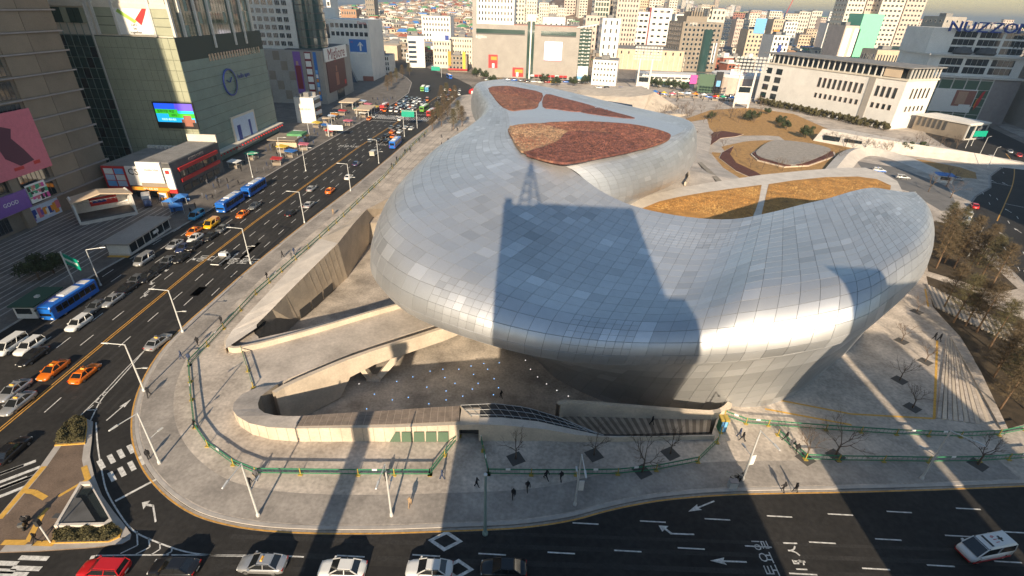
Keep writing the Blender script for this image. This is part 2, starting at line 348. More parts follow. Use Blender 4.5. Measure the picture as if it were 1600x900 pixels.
# ================================================================== TRAFFIC ISLAND
ISL = [(135,655),(146,660),(144,690),(141,715),(148,745),(160,775),(178,800),(196,822),(206,836),(204,844),(192,851),(150,856),(60,862),(0,864)]
isl = [Vector((-70.5,25.5,0)), Vector((-69.0,38.5,0))] + GL([(0,806),(60,735),(92,690),(115,668)]) + GL(ISL)
mat('island_brick', (.16,.115,.085), .9, var=.2, scale=.5, fine=.25)
ii = MB().prism(isl, -.01, .15).build('traffic_island', M['island_brick'], kind='structure')
iro = isl[2:] ; kb = MB(); A = [Vector((p.x,p.y,.156)) for p in iro]; B = [Vector((p.x,p.y,.156)) for p in offset(iro, .8)]
kb.strip(B, A).build('kerb', M['kerb_stone'], ii)
for i, (a, b_) in enumerate([((0,812),(70,730)),((36,768),(54,770)),((54,770),(72,780)),((92,777),(135,752)),((132,730),(139,752)),((5,849),(44,849)),((44,849),(66,806)),((66,806),(76,795)),((55,850),(86,851))]):
    m_ = MB(); dash(m_, G(*a), G(*b_), .62 if i not in (3,7) else .4, .158 + .003 * i); m_.build('tactile_strip', M['tactile'], ii)

mat('manhole', (.05,.045,.04), .6, .3); mat('patch_asphalt', (.017,.016,.016), .9, var=.2, scale=1.0, bump=.2, bscale=9); mat('patch_pale', (.040,.037,.034), .9, var=.2, scale=1.0, bump=.2, bscale=9)
pr_ = random.Random(77)
for i in range(26):
    y = pr_.uniform(50, 230); p = cx(y, pr_.choice([-17,-14.5,-11.5,-8,-5,-1.8,1.7,5,8,11])); MB().lathe([(.36,.003),(.36,.006)], 12, (p.x, p.y, 0)).build('manhole_cover', M['manhole'], road)
for i in range(14):
    p = Vector((pr_.uniform(-50,75), pr_.uniform(20,35), 0)); MB().lathe([(.36,.003),(.36,.006)], 12, (p.x, p.y, 0)).build('manhole_cover', M['manhole'], road)
for i in range(14):
    y = pr_.uniform(50, 230); p = cx(y, pr_.uniform(-17, 11)); w_ = pr_.uniform(.5,1.3); l_ = pr_.uniform(3,16); MB().box(p.x-w_, p.x+w_, p.y, p.y+l_, .001, .0025).build('road_patch', M[pr_.choice(['patch_asphalt','patch_pale'])], road)
for i in range(9):
    x = pr_.uniform(-45, 70); y = pr_.uniform(18, 33); MB().box(x, x+pr_.uniform(4,15), y, y+pr_.uniform(.6,1.8), .001, .0027).build('road_patch', M[pr_.choice(['patch_asphalt','patch_pale'])], road)

for i in range(9):   # long joints in the upper plaza beside the hall
    a = G(694 + i*0, 258).lerp(Vector((-27,158,0)), 0); x0 = -46 + i*2.6
    m_ = MB(); m_.add([(x0, 150+i*6, PZ+.006), (x0+.10, 150+i*6, PZ+.006), (x0+9.1, 262, PZ+.006), (x0+9.0, 262, PZ+.006)], [(0,1,2,3)]); m_.build('paving_joint', M['dark_joint'], plaza)

mat('wheel_track', (.028,.0262,.0245), .8, var=.3, scale=.3, bump=.2, bscale=9, fine=.3)
for off in (1.6,4.8,8.0,11.2,-1.65,-4.95,-8.25,-11.55,-14.8):
    for d_ in (-.75,.75):
        pts = [cx(y, off + d_) for y in range(52 if off > 0 else 66, 262, 7)]; w_ = pr_.uniform(.18,.3)
        MB().strip([Vector((p.x+w_,p.y,.0016)) for p in pts], [Vector((p.x-w_,p.y,.0016)) for p in pts]).build('wheel_track', M['wheel_track'], road)
for y in (35.2, 31.8, 28.6, 25.4):
    for d_ in (-.75,.75): w_ = pr_.uniform(.18,.3); MB().box(-30, 90, y+d_-w_, y+d_+w_, .0008, .0016).build('wheel_track', M['wheel_track'], road)
# ================================================================== THE SILVER HALL
def metal_mat(name, lo, hi, rough, metal=.92):
    m = bpy.data.materials.new(name); m.use_nodes = True; n = m.node_tree; b = n.nodes['Principled BSDF']
    at = n.nodes.new('ShaderNodeAttribute'); at.attribute_name = 'tone'
    mx = n.nodes.new('ShaderNodeMix'); mx.data_type = 'RGBA'; mx.inputs[6].default_value = (*lo,1); mx.inputs[7].default_value = (*hi,1)
    n.links.new(at.outputs['Fac'], mx.inputs[0])
    geo = n.nodes.new('ShaderNodeNewGeometry'); nz = n.nodes.new('ShaderNodeTexNoise'); nz.inputs['Scale'].default_value = .9; nz.inputs['Detail'].default_value = 6
    mp = n.nodes.new('ShaderNodeMapping'); mp.inputs['Scale'].default_value = (1,1,.35)
    n.links.new(geo.outputs['Position'], mp.inputs[0]); n.links.new(mp.outputs[0], nz.inputs['Vector'])
    mr = n.nodes.new('ShaderNodeMapRange'); mr.inputs[3].default_value = .93; mr.inputs[4].default_value = 1.06
    n.links.new(nz.outputs[0], mr.inputs[0]); vm = n.nodes.new('ShaderNodeVectorMath'); vm.operation = 'MULTIPLY'
    n.links.new(mx.outputs[2], vm.inputs[0]); n.links.new(mr.outputs[0], vm.inputs[1]); n.links.new(vm.outputs[0], b.inputs['Base Color'])
    rr = n.nodes.new('ShaderNodeMapRange'); rr.inputs[3].default_value = rough + .08; rr.inputs[4].default_value = rough - .08
    n.links.new(nz.outputs[0], rr.inputs[0]); n.links.new(rr.outputs[0], b.inputs['Roughness']); b.inputs['Metallic'].default_value = metal
    M[name] = m; return m
metal_mat('silver_panel', (.40,.415,.43), (.80,.82,.845), .52, .76)
mat('shell_dark', (.17,.175,.18), .6, .5)
mat('sedum_red', (.18,.070,.052), .95, var=.5, scale=.8, bump=1.0, bscale=3, fine=.4, detail=10)
mat('sedum_dark', (.135,.052,.042), .95, var=.5, scale=.8, bump=1.0, bscale=3, fine=.4, detail=10)
mat('sedum_rust', (.21,.095,.062), .95, var=.5, scale=.8, bump=1.0, bscale=3, fine=.4, detail=10)
mat('sedum_tan', (.29,.185,.115), .95, var=.5, scale=.8, bump=1.0, bscale=3, fine=.4, detail=10)
mat('dry_lawn', (.42,.215,.06), .95, var=.36, scale=.35, bump=.8, bscale=4, fine=.3, detail=9)
hall = thing('silver_hall', 'huge curved silver metal-clad hall with planted red roof filling the middle', 'building', (20, 90, 0))
HL = Vector((20, 90, 0))
def hp(mb):  # to hall-local coordinates
    mb.v = [(x - HL.x, y - HL.y, z - HL.z) for x, y, z in mb.v]; return mb
# stations: inner edge, rim, base, roundness of the shoulder
ST = [((-4,206,26.5),(-8,230,17),(-4,226,0),2.0), ((-12,197,26.5),(-18.5,214,17),(-14,211,0),2.0), ((-9,175,26.5),(-15.8,190,16),(-11,190,0),2.0),
      ((-4,153,26.5),(-13,166,15),(-9,166,0),2.0), ((-2,133,26),(-17.5,146,14),(-10,148,0),2.0), ((-1.5,120,26),(-23,125,13.8),(-13,130,-6),2.0),
      ((0,110,26),(-25.6,106,13.5),(-14,112,-6),2.0), ((2.5,104,26),(-26.2,92,13.3),(-13,100,-6),2.0), ((5.5,100,26),(-24.6,78,13.3),(-11,92,-6),1.95),
      ((9,97.5,25.4),(-21.6,69.8,13.3),(-8,87,-6),1.9), ((12.5,96,23.6),(-15.6,62.6,13.3),(-4,82,-6),1.75), ((17,94.6,21),(-6.5,57.4,13.2),(0.5,79.5,-6),1.6),
      ((23,91.5,19.4),(3,54.1,12.9),(4.6,77,-6),1.45), ((31,88,19.1),(12.5,53.4,12.5),(9.5,70,-6),1.35), ((39,86,19.6),(22,54.4,12.1),(20,63.4,-6),1.45),
      ((46,86,21.2),(30,53.3,13.7),(29.5,60.2,-4),1.9), ((51,86.5,22.6),(37,52.2,16.2),(37,58.4,-.2),2.7), ((56,87.5,23.6),(43.4,53,18),(43.5,60.8,-.2),3.4),
      ((62,90.5,24.2),(50.5,58,18.8),(51.5,66.8,-.2),3.6), ((67,92.8,24.3),(60,66.2,19.4),(61,74.6,-.2),3.5), ((71.2,93.3,23.8),(68.4,76.4,20.2),(70.4,84,-.2),3.7),
      ((74.8,94,23.3),(75.4,87.3,20.6),(77.4,93,-.2),4.2), ((78.4,96.4,22.9),(79.6,96.4,20.6),(80.6,100,-.2),4.5)]
def cr4(a, b, c, d, t): return .5 * ((2*b) + (c-a)*t + (2*a-5*b+4*c-d)*t*t + (3*b-a-3*c+d)*t*t*t)
def station(u, ST):
    i = min(int(u), len(ST)-2); t = u - i; g = lambda k: ST[max(0, min(len(ST)-1, k))]
    out = []
    for j in range(3): out.append(Vector([cr4(g(i-1)[j][k], g(i)[j][k], g(i+1)[j][k], g(i+2)[j][k], t) for k in range(3)]))
    out.append(g(i)[3] + (g(i+1)[3] - g(i)[3]) * t); return out
PROF = {0:(8.5,9,1.0)}
def prof(n):   # n: 2 = western bulge, 1.4 = middle, 3.5 = eastern prow
    if n <= 2: f = max(0, (n - 1.4) / .6); return (2.8 + 5.7*f, 5.5 + 3.5*f, 1.55 - .55*f)
    f = min(1, (n - 2) / 1.4); g = max(0, min(1, n - 3.5)); return (8.5 - 3.9*f, 9 - 3*f - 3.6*g, 1.0)
def upper_pt(s, t):   # t=0 rim, 1 inner
    I, Rm, B, n = s; a, rh, g = prof(n); dz = I.z - Rm.z; a = min(a, dz*.92); d = math.hypot(I.x-Rm.x, I.y-Rm.y) * t; q = max(0, 1 - d/rh)
    p = Rm + (I - Rm) * t; p.z = Rm.z + a * math.sqrt(max(0, 1 - q*q)) + (dz - a) * t**g; return p
def lower_pt(s, f):   # f=0 rim, 1 base: rounded underside, then a straight raking wall
    I, Rm, B, n = s; D = Vector((B.x-Rm.x, B.y-Rm.y, 0)); L = D.length; D = D / max(L, .01); Hh = Rm.z - B.z
    rv = min(2.7, Hh*.3); rh = min(2.5, L*.4); fm = .34
    if f < fm:
        ph = (f/fm) * R(68); return Rm + D * rh*(1-math.cos(ph)) - Vector((0,0,rv*math.sin(ph)))
    e = Rm + D * rh*(1-math.cos(R(68))) - Vector((0,0,rv*math.sin(R(68)))); k = (f-fm)/(1-fm); p = e.lerp(B, k); p -= D * math.sin(math.pi*k) * L * -.05; return p
def resample(pts, n):
    d = [0.0]
    for a, b in zip(pts, pts[1:]): d.append(d[-1] + (b-a).length)
    out = []; j = 0
    for k in range(n+1):
        s = d[-1] * k / n
        while j < len(d)-2 and d[j+1] < s: j += 1
        t = (s - d[j]) / max(1e-6, d[j+1] - d[j]); out.append(pts[j].lerp(pts[j+1], min(1, t)))
    return out
def fine_t(n): return [ (k/n) ** 2.2 for k in range(n+1)]
def make_grid(ST, width, NU, NL, upper=upper_pt, lower=lower_pt):
    us = [i * (len(ST)-1) / 600.0 for i in range(601)]
    mids = [upper(station(u, ST), .35) for u in us]; d = [0.0]
    for a, b in zip(mids, mids[1:]): d.append(d[-1] + (b-a).length)
    nc = int(d[-1] / width); cols = []; j = 0
    for k in range(nc + 1):
        s = d[-1] * k / nc
        while j < 599 and d[j+1] < s: j += 1
        u = us[j] + (us[j+1] - us[j]) * min(1, (s - d[j]) / (d[j+1] - d[j])); sn = station(u, ST)
        up = resample([upper(sn, t) for t in fine_t(70)], NU); lo = resample([lower(sn, f/40) for f in range(41)], NL)
        cols.append(up[::-1] + lo[1:])
    return cols
def to_px(p):
    x, y, z = p.x, p.y, p.z - CAM_H; dp = y*cp - z*sp; bb = (y*sp + z*cp)/dp; a = x/dp
    return 800 + CAM_F*(a*cr + bb*sr), 450 - CAM_F*(-a*sr + bb*cr)
PANELS = []
rng = random.Random(11)
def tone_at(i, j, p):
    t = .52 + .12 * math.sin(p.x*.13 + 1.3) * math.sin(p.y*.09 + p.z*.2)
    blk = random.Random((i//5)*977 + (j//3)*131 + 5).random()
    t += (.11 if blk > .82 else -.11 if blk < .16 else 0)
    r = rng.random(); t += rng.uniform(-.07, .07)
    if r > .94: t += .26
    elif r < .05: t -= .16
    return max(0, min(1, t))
def skin(cols, shell_name, skip=None, low0=99):
    sh = MB(); n = len(cols); m = len(cols[0])
    sh.add([p for c in cols for p in c], [(i*m+j, i*m+j+1, (i+1)*m+j+1, (i+1)*m+j) for i in range(n-1) for j in range(m-1) if not (skip and skip(i, j))])
    hp(sh).build(shell_name, M['shell_dark'], hall, smooth=True)
    def vn(i, j):
        a = cols[min(i+1,n-1)][j] - cols[max(i-1,0)][j]; b_ = cols[i][min(j+1,m-1)] - cols[i][max(j-1,0)]; k = b_.cross(a); return k.normalized() if k.length > 1e-6 else Vector((0,0,1))
    NN = [[vn(i, j) for j in range(m)] for i in range(n)]
    for i in range(n-1):
        for j in range(m-1):
            if skip and skip(i, j): continue
            nq = [NN[i][j], NN[i][j+1], NN[i+1][j+1], NN[i+1][j]]
            q = [cols[i][j], cols[i][j+1], cols[i+1][j+1], cols[i+1][j]]
            nrm = (q[2]-q[0]).cross(q[3]-q[1])
            if nrm.length < 1e-6: continue
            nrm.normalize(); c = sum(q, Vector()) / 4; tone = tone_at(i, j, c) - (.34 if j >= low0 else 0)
            spl = random.Random((i//4)*53 + (j//3)*7919).random() > .9 and j < m*.7
            lst = []
            if spl:
                mid = lambda a, b: (a + b) / 2
                e = [mid(q[k], q[(k+1) % 4]) for k in range(4)]
                lst = [[q[0],e[0],c,e[3]],[e[0],q[1],e[1],c],[c,e[1],q[2],e[2]],[e[3],c,e[2],q[3]]]; ne = [mid(nq[k], nq[(k+1) % 4]) for k in range(4)]; nc_ = mid(ne[0], ne[2]); nls = [[nq[0],ne[0],nc_,ne[3]],[ne[0],nq[1],ne[1],nc_],[nc_,ne[1],nq[2],ne[2]],[ne[3],nc_,ne[2],nq[3]]]
            else: lst = [q]; nls = [nq]
            for qq, nn in zip(lst, nls):
                cc = sum(qq, Vector()) / 4; gap = .022; top = []
                for p in qq:
                    dv = cc - p; top.append(p + dv * min(.3, gap * 1.4 / max(.1, dv.length)) + nrm * .07)
                bot = [p - nrm * .12 for p in top]
                px = [to_px(p) for p in top]; ar = abs(sum(px[k][0]*px[(k+1)%4][1] - px[(k+1)%4][0]*px[k][1] for k in range(4))) / 2
                if nrm.dot(Vector((0,0,CAM_H)) - c) < 0: ar = 0
                tilt = Vector((rng.gauss(0,1), rng.gauss(0,1), rng.gauss(0,1))) * .012
                PANELS.append((ar, top, bot, tone + (rng.uniform(-.1,.1) if spl else 0), [(nrm*.2 + v*.8 + tilt).normalized() for v in nn]))
skin(make_grid(ST, 2.2, 21, 10), 'hall_shell', low0=25)   # base wall rows toned darker to stand in for the dark ground they reflect
# back of the wing: from its ridge down to the terrace
bk_ = [station(9 + i*13/90.0, ST) for i in range(91)]
A_ = [s_[0] for s_ in bk_]; B_ = [Vector((a.x + (a.x - s_[1].x)*.03 + 1.0, a.y + 3.2, max(9.0, a.z - 4.5))) for a, s_ in zip(A_, bk_)]; C_ = [Vector((b.x + .6, b.y + 1.5, 8.5)) for b in B_]
mb = MB(); mb.strip(B_, A_); mb.strip(C_, B_); me = hp(mb).mesh('back_skin', M['silver_panel'], True); a = me.attributes.new('tone','FLOAT','CORNER'); a.data.foreach_set('value', [.5]*len(me.loops)); link('back_skin', me, hall)
# right lobe: band between the planted roof and the upper terrace
LB = [((9,97.5,25.4),(15.5,97.5,18),(16,99,9.5),2.2), ((14.5,100,26),(21,100.5,18),(19.5,104,9.5),2.2), ((21.5,106,26.2),(28,107,17.5),(24.5,113,9.5),2.2), ((30,114.5,26.4),(37.5,117,17.5),(31,124,9.5),2.2),
      ((37,122.5,26.4),(46,131,17.6),(38,135,9.5),2.2), ((41,129.5,26.4),(50.5,145,17.6),(42,146,9.5),2.2), ((40,136,26.4),(51,158,17),(42,156,9.5),2.2), ((34,147,26.4),(46,172,16),(38,168,6),2.2), ((22,165,26.4),(33,190,16),(26,186,2),2.2), ((9,187,26.5),(16,215,16),(10,210,0),2.2), ((-4,206,26.5),(-8,230,17),(-4,226,0),2.0)]
skin(make_grid(LB, 2.3, 11, 7), 'lobe_shell')
def fn_(a, b_, c): return (b_-a).cross(c-a).normalized()
def panel_mesh(items, name):
    vs = []; fs = []; tn = []; nl = []
    for ar, top, bot, t, nn in items:
        n0 = len(vs); vs += [(p.x-HL.x, p.y-HL.y, p.z-HL.z) for p in top + bot]
        for q_, f in enumerate([(0,1,2,3),(0,4,5,1),(1,5,6,2),(2,6,7,3),(3,7,4,0)]): fs.append(tuple(n0+k for k in f)); tn += [t] * 4; nl += [tuple(v) for v in nn] if q_ == 0 else [tuple(fn_(*[(top+bot)[k] for k in f[:3]]))]*4
    me = bpy.data.meshes.new(name); me.from_pydata(vs, [], fs); me.materials.append(M['silver_panel'])
    a = me.attributes.new('tone', 'FLOAT', 'CORNER'); a.data.foreach_set('value', tn); me.update(); me.polygons.foreach_set('use_smooth', [True]*len(fs)); me.normals_split_custom_set(nl); return me
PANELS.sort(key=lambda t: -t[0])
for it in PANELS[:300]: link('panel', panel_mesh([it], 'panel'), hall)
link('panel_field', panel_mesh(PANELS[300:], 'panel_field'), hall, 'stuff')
# ---- roof plate and planted beds
roof_poly = [(-4,206),(-10.5,202.5),(-12,197),(-9,175),(-4,153),(-2,133),(-1.5,120),(0,110),(2.5,104),(5.5,100),(9,97.5),(14.5,100),(21.5,106),(30,114.5),(37,122.5),(41,129.5),(40,136),(34,147),(22,165),(9,187)]
def dense(ps, step=2.0):
    out = []
    for a, b in zip(ps, ps[1:] + ps[:1]):
        a = Vector(a); b = Vector(b); k = max(1, int((b-a).length / step)); out += [a.lerp(b, i/k) for i in range(k)]
    return out
rc_ = [station(k*.25, ST)[0] for k in range(0, 37)] + [station(k*.25, LB)[0] for k in range(1, 40)]; rcc = sum(rc_, Vector())/len(rc_)
rp_ = MB().poly([(p.x + (p.x-rcc.x)*.012, p.y + (p.y-rcc.y)*.012, 26.5 if p.z > 26 else p.z + .06) for p in rc_]); rp_.m = [0]*len(rp_.f)
me = hp(rp_).mesh('roof_band', M['silver_panel']); a = me.attributes.new('tone','FLOAT','CORNER'); a.data.foreach_set('value', [.6]*len(me.loops)); link('roof_band', me, hall)
BEDN = [0]
def bed(pxs, m, name='planted_bed', z=26.62):
    z += .006 * BEDN[0]; BEDN[0] += 1; ps = [G(x, y, z) for x, y in pxs]; ps = smooth_line([ps[-1]] + ps + [ps[0], ps[1]], 3)[3:-3]; ps = ps[:-1] if (ps[0]-ps[-1]).length < .01 else ps; mb = MB().prism(ps, 26.2, z); return hp(mb).build(name, M[m], hall)
bed([(797,197),(846,192.5),(900,189),(936,190),(985,193.5),(1018,199.5),(1043,207),(1048,213),(1036,221.5),(998,232),(930,246.5),(890,253.5),(868,252.5),(838,245.5),(815,234),(800,215)], 'sedum_rust', 'planted_roof', 26.58)
bed([(763,137.5),(790,134),(812,137),(847,145.3),(842,161),(837,169),(815,171.5),(797,172.5),(780,161)], 'sedum_rust', 'planted_roof', 26.58)
bed([(797,197),(846,192.5),(886,205),(868,221),(822,236),(808,228),(800,214)], 'sedum_tan')
bed([(847.5,192.3),(900,189.5),(935,190.5),(948,205),(888,204)], 'sedum_rust')
bed([(823,237),(870,222),(888,205.5),(945,207),(985,222),(998,231.5),(930,246),(890,253),(868,252),(838,245)], 'sedum_dark')
bed([(937,190.8),(985,194),(1018,200),(1043,207.5),(1047,213),(1035,221),(1000,231),(988,222),(950,205.5)], 'sedum_red')
bed([(763,138),(790,134.5),(812,137.5),(846,145.5),(841,160),(818,150),(790,147)], 'sedum_red')
bed([(764,140),(790,148.5),(817,151.5),(840,161.5),(836,168.5),(815,171),(797,172),(780,160)], 'sedum_rust')
bed([(853,147),(880,153),(915,162),(930,168),(905,174),(870,170),(848,166)], 'sedum_red')
bed([(932,168.5),(960,175),(992,184),(960,182),(908,174.3)], 'sedum_dark')
# tufts standing on the planted roof
def in_poly(x, y, ps):
    k = False
    for a, b_ in zip(ps, ps[1:] + ps[:1]):
        if (a.y > y) != (b_.y > y) and x < (b_.x-a.x)*(y-a.y)/(b_.y-a.y)+a.x: k = not k
    return k
def tufts(name, polys, n, z, h, mats, parent, org, seed):
    r_ = random.Random(seed); mb = MB()
    for pxs in polys:
        ps = [G(x, y, z) for x, y in pxs]; x0, x1 = min(p.x for p in ps), max(p.x for p in ps); y0, y1 = min(p.y for p in ps), max(p.y for p in ps)
        for _ in range(n):
            x, y = r_.uniform(x0, x1), r_.uniform(y0, y1)
            if not in_poly(x, y, ps): continue
            mb.mi = min(len(mats)-1, int(abs(math.sin(x*.21+1)*math.cos(y*.17)+r_.gauss(0,.35))*len(mats))); w_ = r_.uniform(.12,.32); hh = h*r_.uniform(.4,1.2); a = r_.uniform(0,6.28); b4 = [(x-org.x+w_*math.cos(a+k*2.09), y-org.y+w_*math.sin(a+k*2.09), z-org.z) for k in range(3)]
            mb.add(b4 + [(x-org.x+r_.uniform(-.1,.1), y-org.y+r_.uniform(-.1,.1), z-org.z+hh)], [(0,1,3),(1,2,3),(2,0,3)])
    mb.build(name, [M[k] for k in mats], parent, kind='stuff')
NEARP = [(797,197),(846,192.5),(900,189),(936,190),(985,193.5),(1018,199.5),(1043,207),(1048,213),(1036,221.5),(998,232),(930,246.5),(890,253.5),(868,252.5),(838,245.5),(815,234),(800,215)]
for k_i, (pxs, ms_, n_) in enumerate([([(797,197),(846,192.5),(886,205),(868,221),(822,236),(808,228),(800,214)], ['sedum_tan','sedum_tan','sedum_rust'], 3200), ([(847.5,192.3),(900,189.5),(935,190.5),(948,205),(888,204)], ['sedum_rust','sedum_dark'], 1800),
        ([(823,237),(870,222),(888,205.5),(945,207),(985,222),(998,231.5),(930,246),(890,253),(868,252),(838,245)], ['sedum_dark','sedum_dark','sedum_red'], 5200), ([(937,190.8),(985,194),(1018,200),(1043,207.5),(1047,213),(1035,221),(1000,231),(988,222),(950,205.5)], ['sedum_red','sedum_dark','sedum_rust'], 3200),
        ([(763,137.5),(790,134),(812,137),(847,145.3),(842,161),(837,169),(815,171.5),(797,172.5),(780,161)], ['sedum_rust','sedum_dark'], 2600), ([(853,147),(880,153),(915,162),(960,175),(992,184),(960,182),(905,174),(870,170),(848,166)], ['sedum_red','sedum_dark'], 2600)]):
    tufts('roof_tufts', [pxs], n_, 26.63, .15, ms_, hall, HL, 20 + k_i)
# entrance notch under the lobe, ring wall
mat('dark_glass_green', (.05,.07,.055), .1); mat('pale_stone', (.60,.55,.49), .7, var=.12, scale=.4, fine=.08)
hp(MB().hexa([G(914,307,12),G(934,308,12),G(938,303,13),G(918,302,13)], [G(916,300,15),G(932,300,15.5),G(936,301,14.5),G(919,299,14.5)])).build('entrance', M['dark_glass_green'], hall)
# ================================================================== UPPER TERRACE, LAWN
TZ = 11.6
ter_px = [(936,303),(965,306),(990,309),(1015,305),(1060,294),(1110,285),(1190,273),(1260,266),(1320,262),(1352,262),(1380,270),(1402,283)]
ter = [G(x, y, TZ) for x, y in ter_px] + [Vector(p) for p in [(92,108,TZ),(78,103,TZ),(72,97,TZ),(58,91,TZ),(40,90,TZ),(24,95,TZ),(19,101,TZ)]]
tr = MB().prism(ter, 0, TZ).build('lawn_terrace', M['pale_stone'], kind='structure')
def lawn(name, ps): return MB().poly(ps, TZ + .06).build(name, M['dry_lawn'], tr)
lawn('dry_lawn', [G(x, y, TZ) for x, y in [(1003,326),(1030,315),(1060,308),(1100,301),(1150,294),(1190,289),(1186,312),(1180,330),(1174,343)]] + [Vector((48,94,0)), Vector((30,93,0))])
lawn('dry_lawn', [G(x, y, TZ) for x, y in [(1201,288),(1240,282),(1290,277),(1340,276),(1370,280),(1392,290)]] + [Vector(p) for p in [(84,108,0),(72,99,0),(58,93,0)]] + [G(1188,343,TZ), G(1193,322,TZ)])
mat('lawn_dark', (.30,.15,.045), .95, var=.3, scale=1); mat('lawn_pale', (.50,.30,.10), .95, var=.3, scale=1)
tufts('lawn_tufts', [[(1010,324),(1060,310),(1150,296),(1186,291),(1174,341)], [(1204,290),(1290,279),(1370,282),(1385,290),(1250,318),(1192,340)]], 7000, TZ+.05, .10, ['dry_lawn','lawn_dark','lawn_pale'], tr, Vector((0,0,0)), 3)
up = [(929,300,9.5),(1000,296,9.5),(1058,262,9.5),(1072,240,8),(1068,205,4),(1080,190,1),(1105,186,.4),(1112,215,1.5),(1108,240,4),(1130,262,6.5),(1165,284,9.0),(1110,288,9.5),(1015,308,9.5),(960,309,9.5)]
MB().poly([G(*p) for p in up]).build('upper_plaza', M['plaza_pave'], kind='structure')
def wall_ribbon(name, pts, h, th, m, parent=None):
    ps = smooth_line(pts, 4); A = offset(ps, th/2); B = offset(ps, -th/2); Zh = Vector((0,0,h)); mb = MB()
    mb.strip(A, [p+Zh for p in A]); mb.strip([p+Zh for p in A], [p+Zh for p in B]); mb.strip([p+Zh for p in B], B)
    for e in (0, -1): mb.add([A[e], B[e], B[e]+Zh, A[e]+Zh], [(0,1,2,3)])
    return mb.build(name, M[m], parent, smooth=False)
wall_ribbon('ring_wall', [G(x,y,9.5) for x, y in [(966,298),(965,306),(976,313),(1000,314),(1025,308)]], 1.1, .5, 'pale_stone', tr)
wall_ribbon('ring_wall', [G(x,y,9.5) for x, y in [(1060,262),(1073,270),(1076,280),(1070,290)]], 1.0, .5, 'concrete', tr)
MB().hexa([G(1090,254,7.6),G(1096,253,7.6),G(1131,285,9.4),G(1122,285,9.4)], [G(1090,254,8),G(1096,253,8),G(1131,285,9.7),G(1122,285,9.7)]).build('planter_slot', M['concrete_dark'], tr)
# ================================================================== SUNKEN COURT, BRIDGE AND CONCRETE WALLS
CZ = -6.0
court = MB().poly([Vector((p.x,p.y,0)) for p in [Vector((-55,45,0)),Vector((36,45,0)),Vector((36,130,0)),Vector((-55,130,0))]], CZ).build('court_floor', M['court_floor'], kind='structure')
mat('court_lamp', (.25,.55,1.0), .4, emit=1.1); mat('court_lamp_white', (1.0,.95,.9), .4, emit=.9)
for i, (x, y) in enumerate([(585,616),(613,625),(638,621),(573,639),(620,596),(645,589),(667,605),(692,577),(697,611),(672,580),(717,577),(695,590),(697,625),(711,599),(723,619),(736,572),(740,585),(747,599),(738,608),(771,617),(779,606),(772,592),(756,568),(762,577),(670,631),(780,567)]):
    MB().lathe([(.09,0),(.09,.05)], 8, tuple(G(x, y, CZ))).build('floor_lamp', M['court_lamp'], court)
for x, y in [(817,550),(821,563),(829,577),(840,589),(854,600),(870,610),(888,619),(907,628),(561,600)]:
    MB().lathe([(.09,0),(.09,.05)], 8, tuple(G(x, y, CZ))).build('floor_lamp', M['court_lamp_white'], court)
# -- ridge wall along the boulevard
ridge = thing('concrete_ridge_wall', 'long folded concrete retaining wall rising beside the boulevard footway', 'wall', (-42, 90, 0))
def rl(mb, o): mb.v = [(x-o.location.x, y-o.location.y, z-o.location.z) for x, y, z in mb.v]; return mb
ro = RIDGE_O; ri = RIDGE_I
rb = [(402,517,-6),(404,521,-6),(418,522,-6),(440,514,-6),(462,503,-6),(500,473,-6),(543,434,-6),(570,392,-6),(591,353,-4),(625,325,-1),(675,290,0)]
O_ = [G(*p) for p in ro]; I_ = [G(*p) for p in ri]; B_ = [G(*p) for p in rb]
k_ = 7
rl(MB().strip(O_[:k_], I_[:k_]), ridge).build('top_slab', M['pale_stone'], ridge)
rl(MB().strip(O_[k_-1:], I_[k_-1:]), ridge).build('top_slope', M['concrete'], ridge)
mb = MB(); mb.strip(I_[:k_], B_[:k_]); rl(mb, ridge).build('court_face', M['concrete'], ridge)
mb = MB(); mb.strip(I_[k_-1:], B_[k_-1:]); rl(mb, ridge).build('return_face', M['concrete'], ridge)
mb = MB(); mb.strip([Vector((p.x,p.y,0)) for p in O_], O_); rl(mb, ridge).build('street_face', M['concrete'], ridge)
# slit window low in the court face
for (x, y), (x2, y2) in [((470,497),(486,483)),((488,482),(504,467)),((506,465),(520,453))]:
    a, c = G(x,y,-5.6), G(x2,y2,-5.6); n_ = Vector((.25,-.2,0)); rl(MB().hexa([a+n_,c+n_,c,a],[a+n_+Vector((0,0,2)),c+n_+Vector((0,0,2)),c+Vector((0,0,2)),a+Vector((0,0,2))]), ridge).build('slit_window', M['dark_joint'], ridge)
mat('concrete_joint', (.42,.36,.29), .8)
JA = resample(I_[:k_], 15); JB = resample(B_[:k_], 15)
for a_, c_ in list(zip(JA, JB))[1:-1]: rl(MB().bar(a_ + Vector((.03,-.03,0)), c_ + Vector((.03,-.03,0)), .03, .04), ridge).build('formwork_joint', M['concrete_joint'], ridge)
for f_ in (.3,.6):
    rl(MB().tube([a_.lerp(c_, f_) + Vector((.01,-.01,0)) for a_, c_ in zip(JA, JB)], .02, 4), ridge).build('formwork_joint', M['concrete_joint'], ridge)
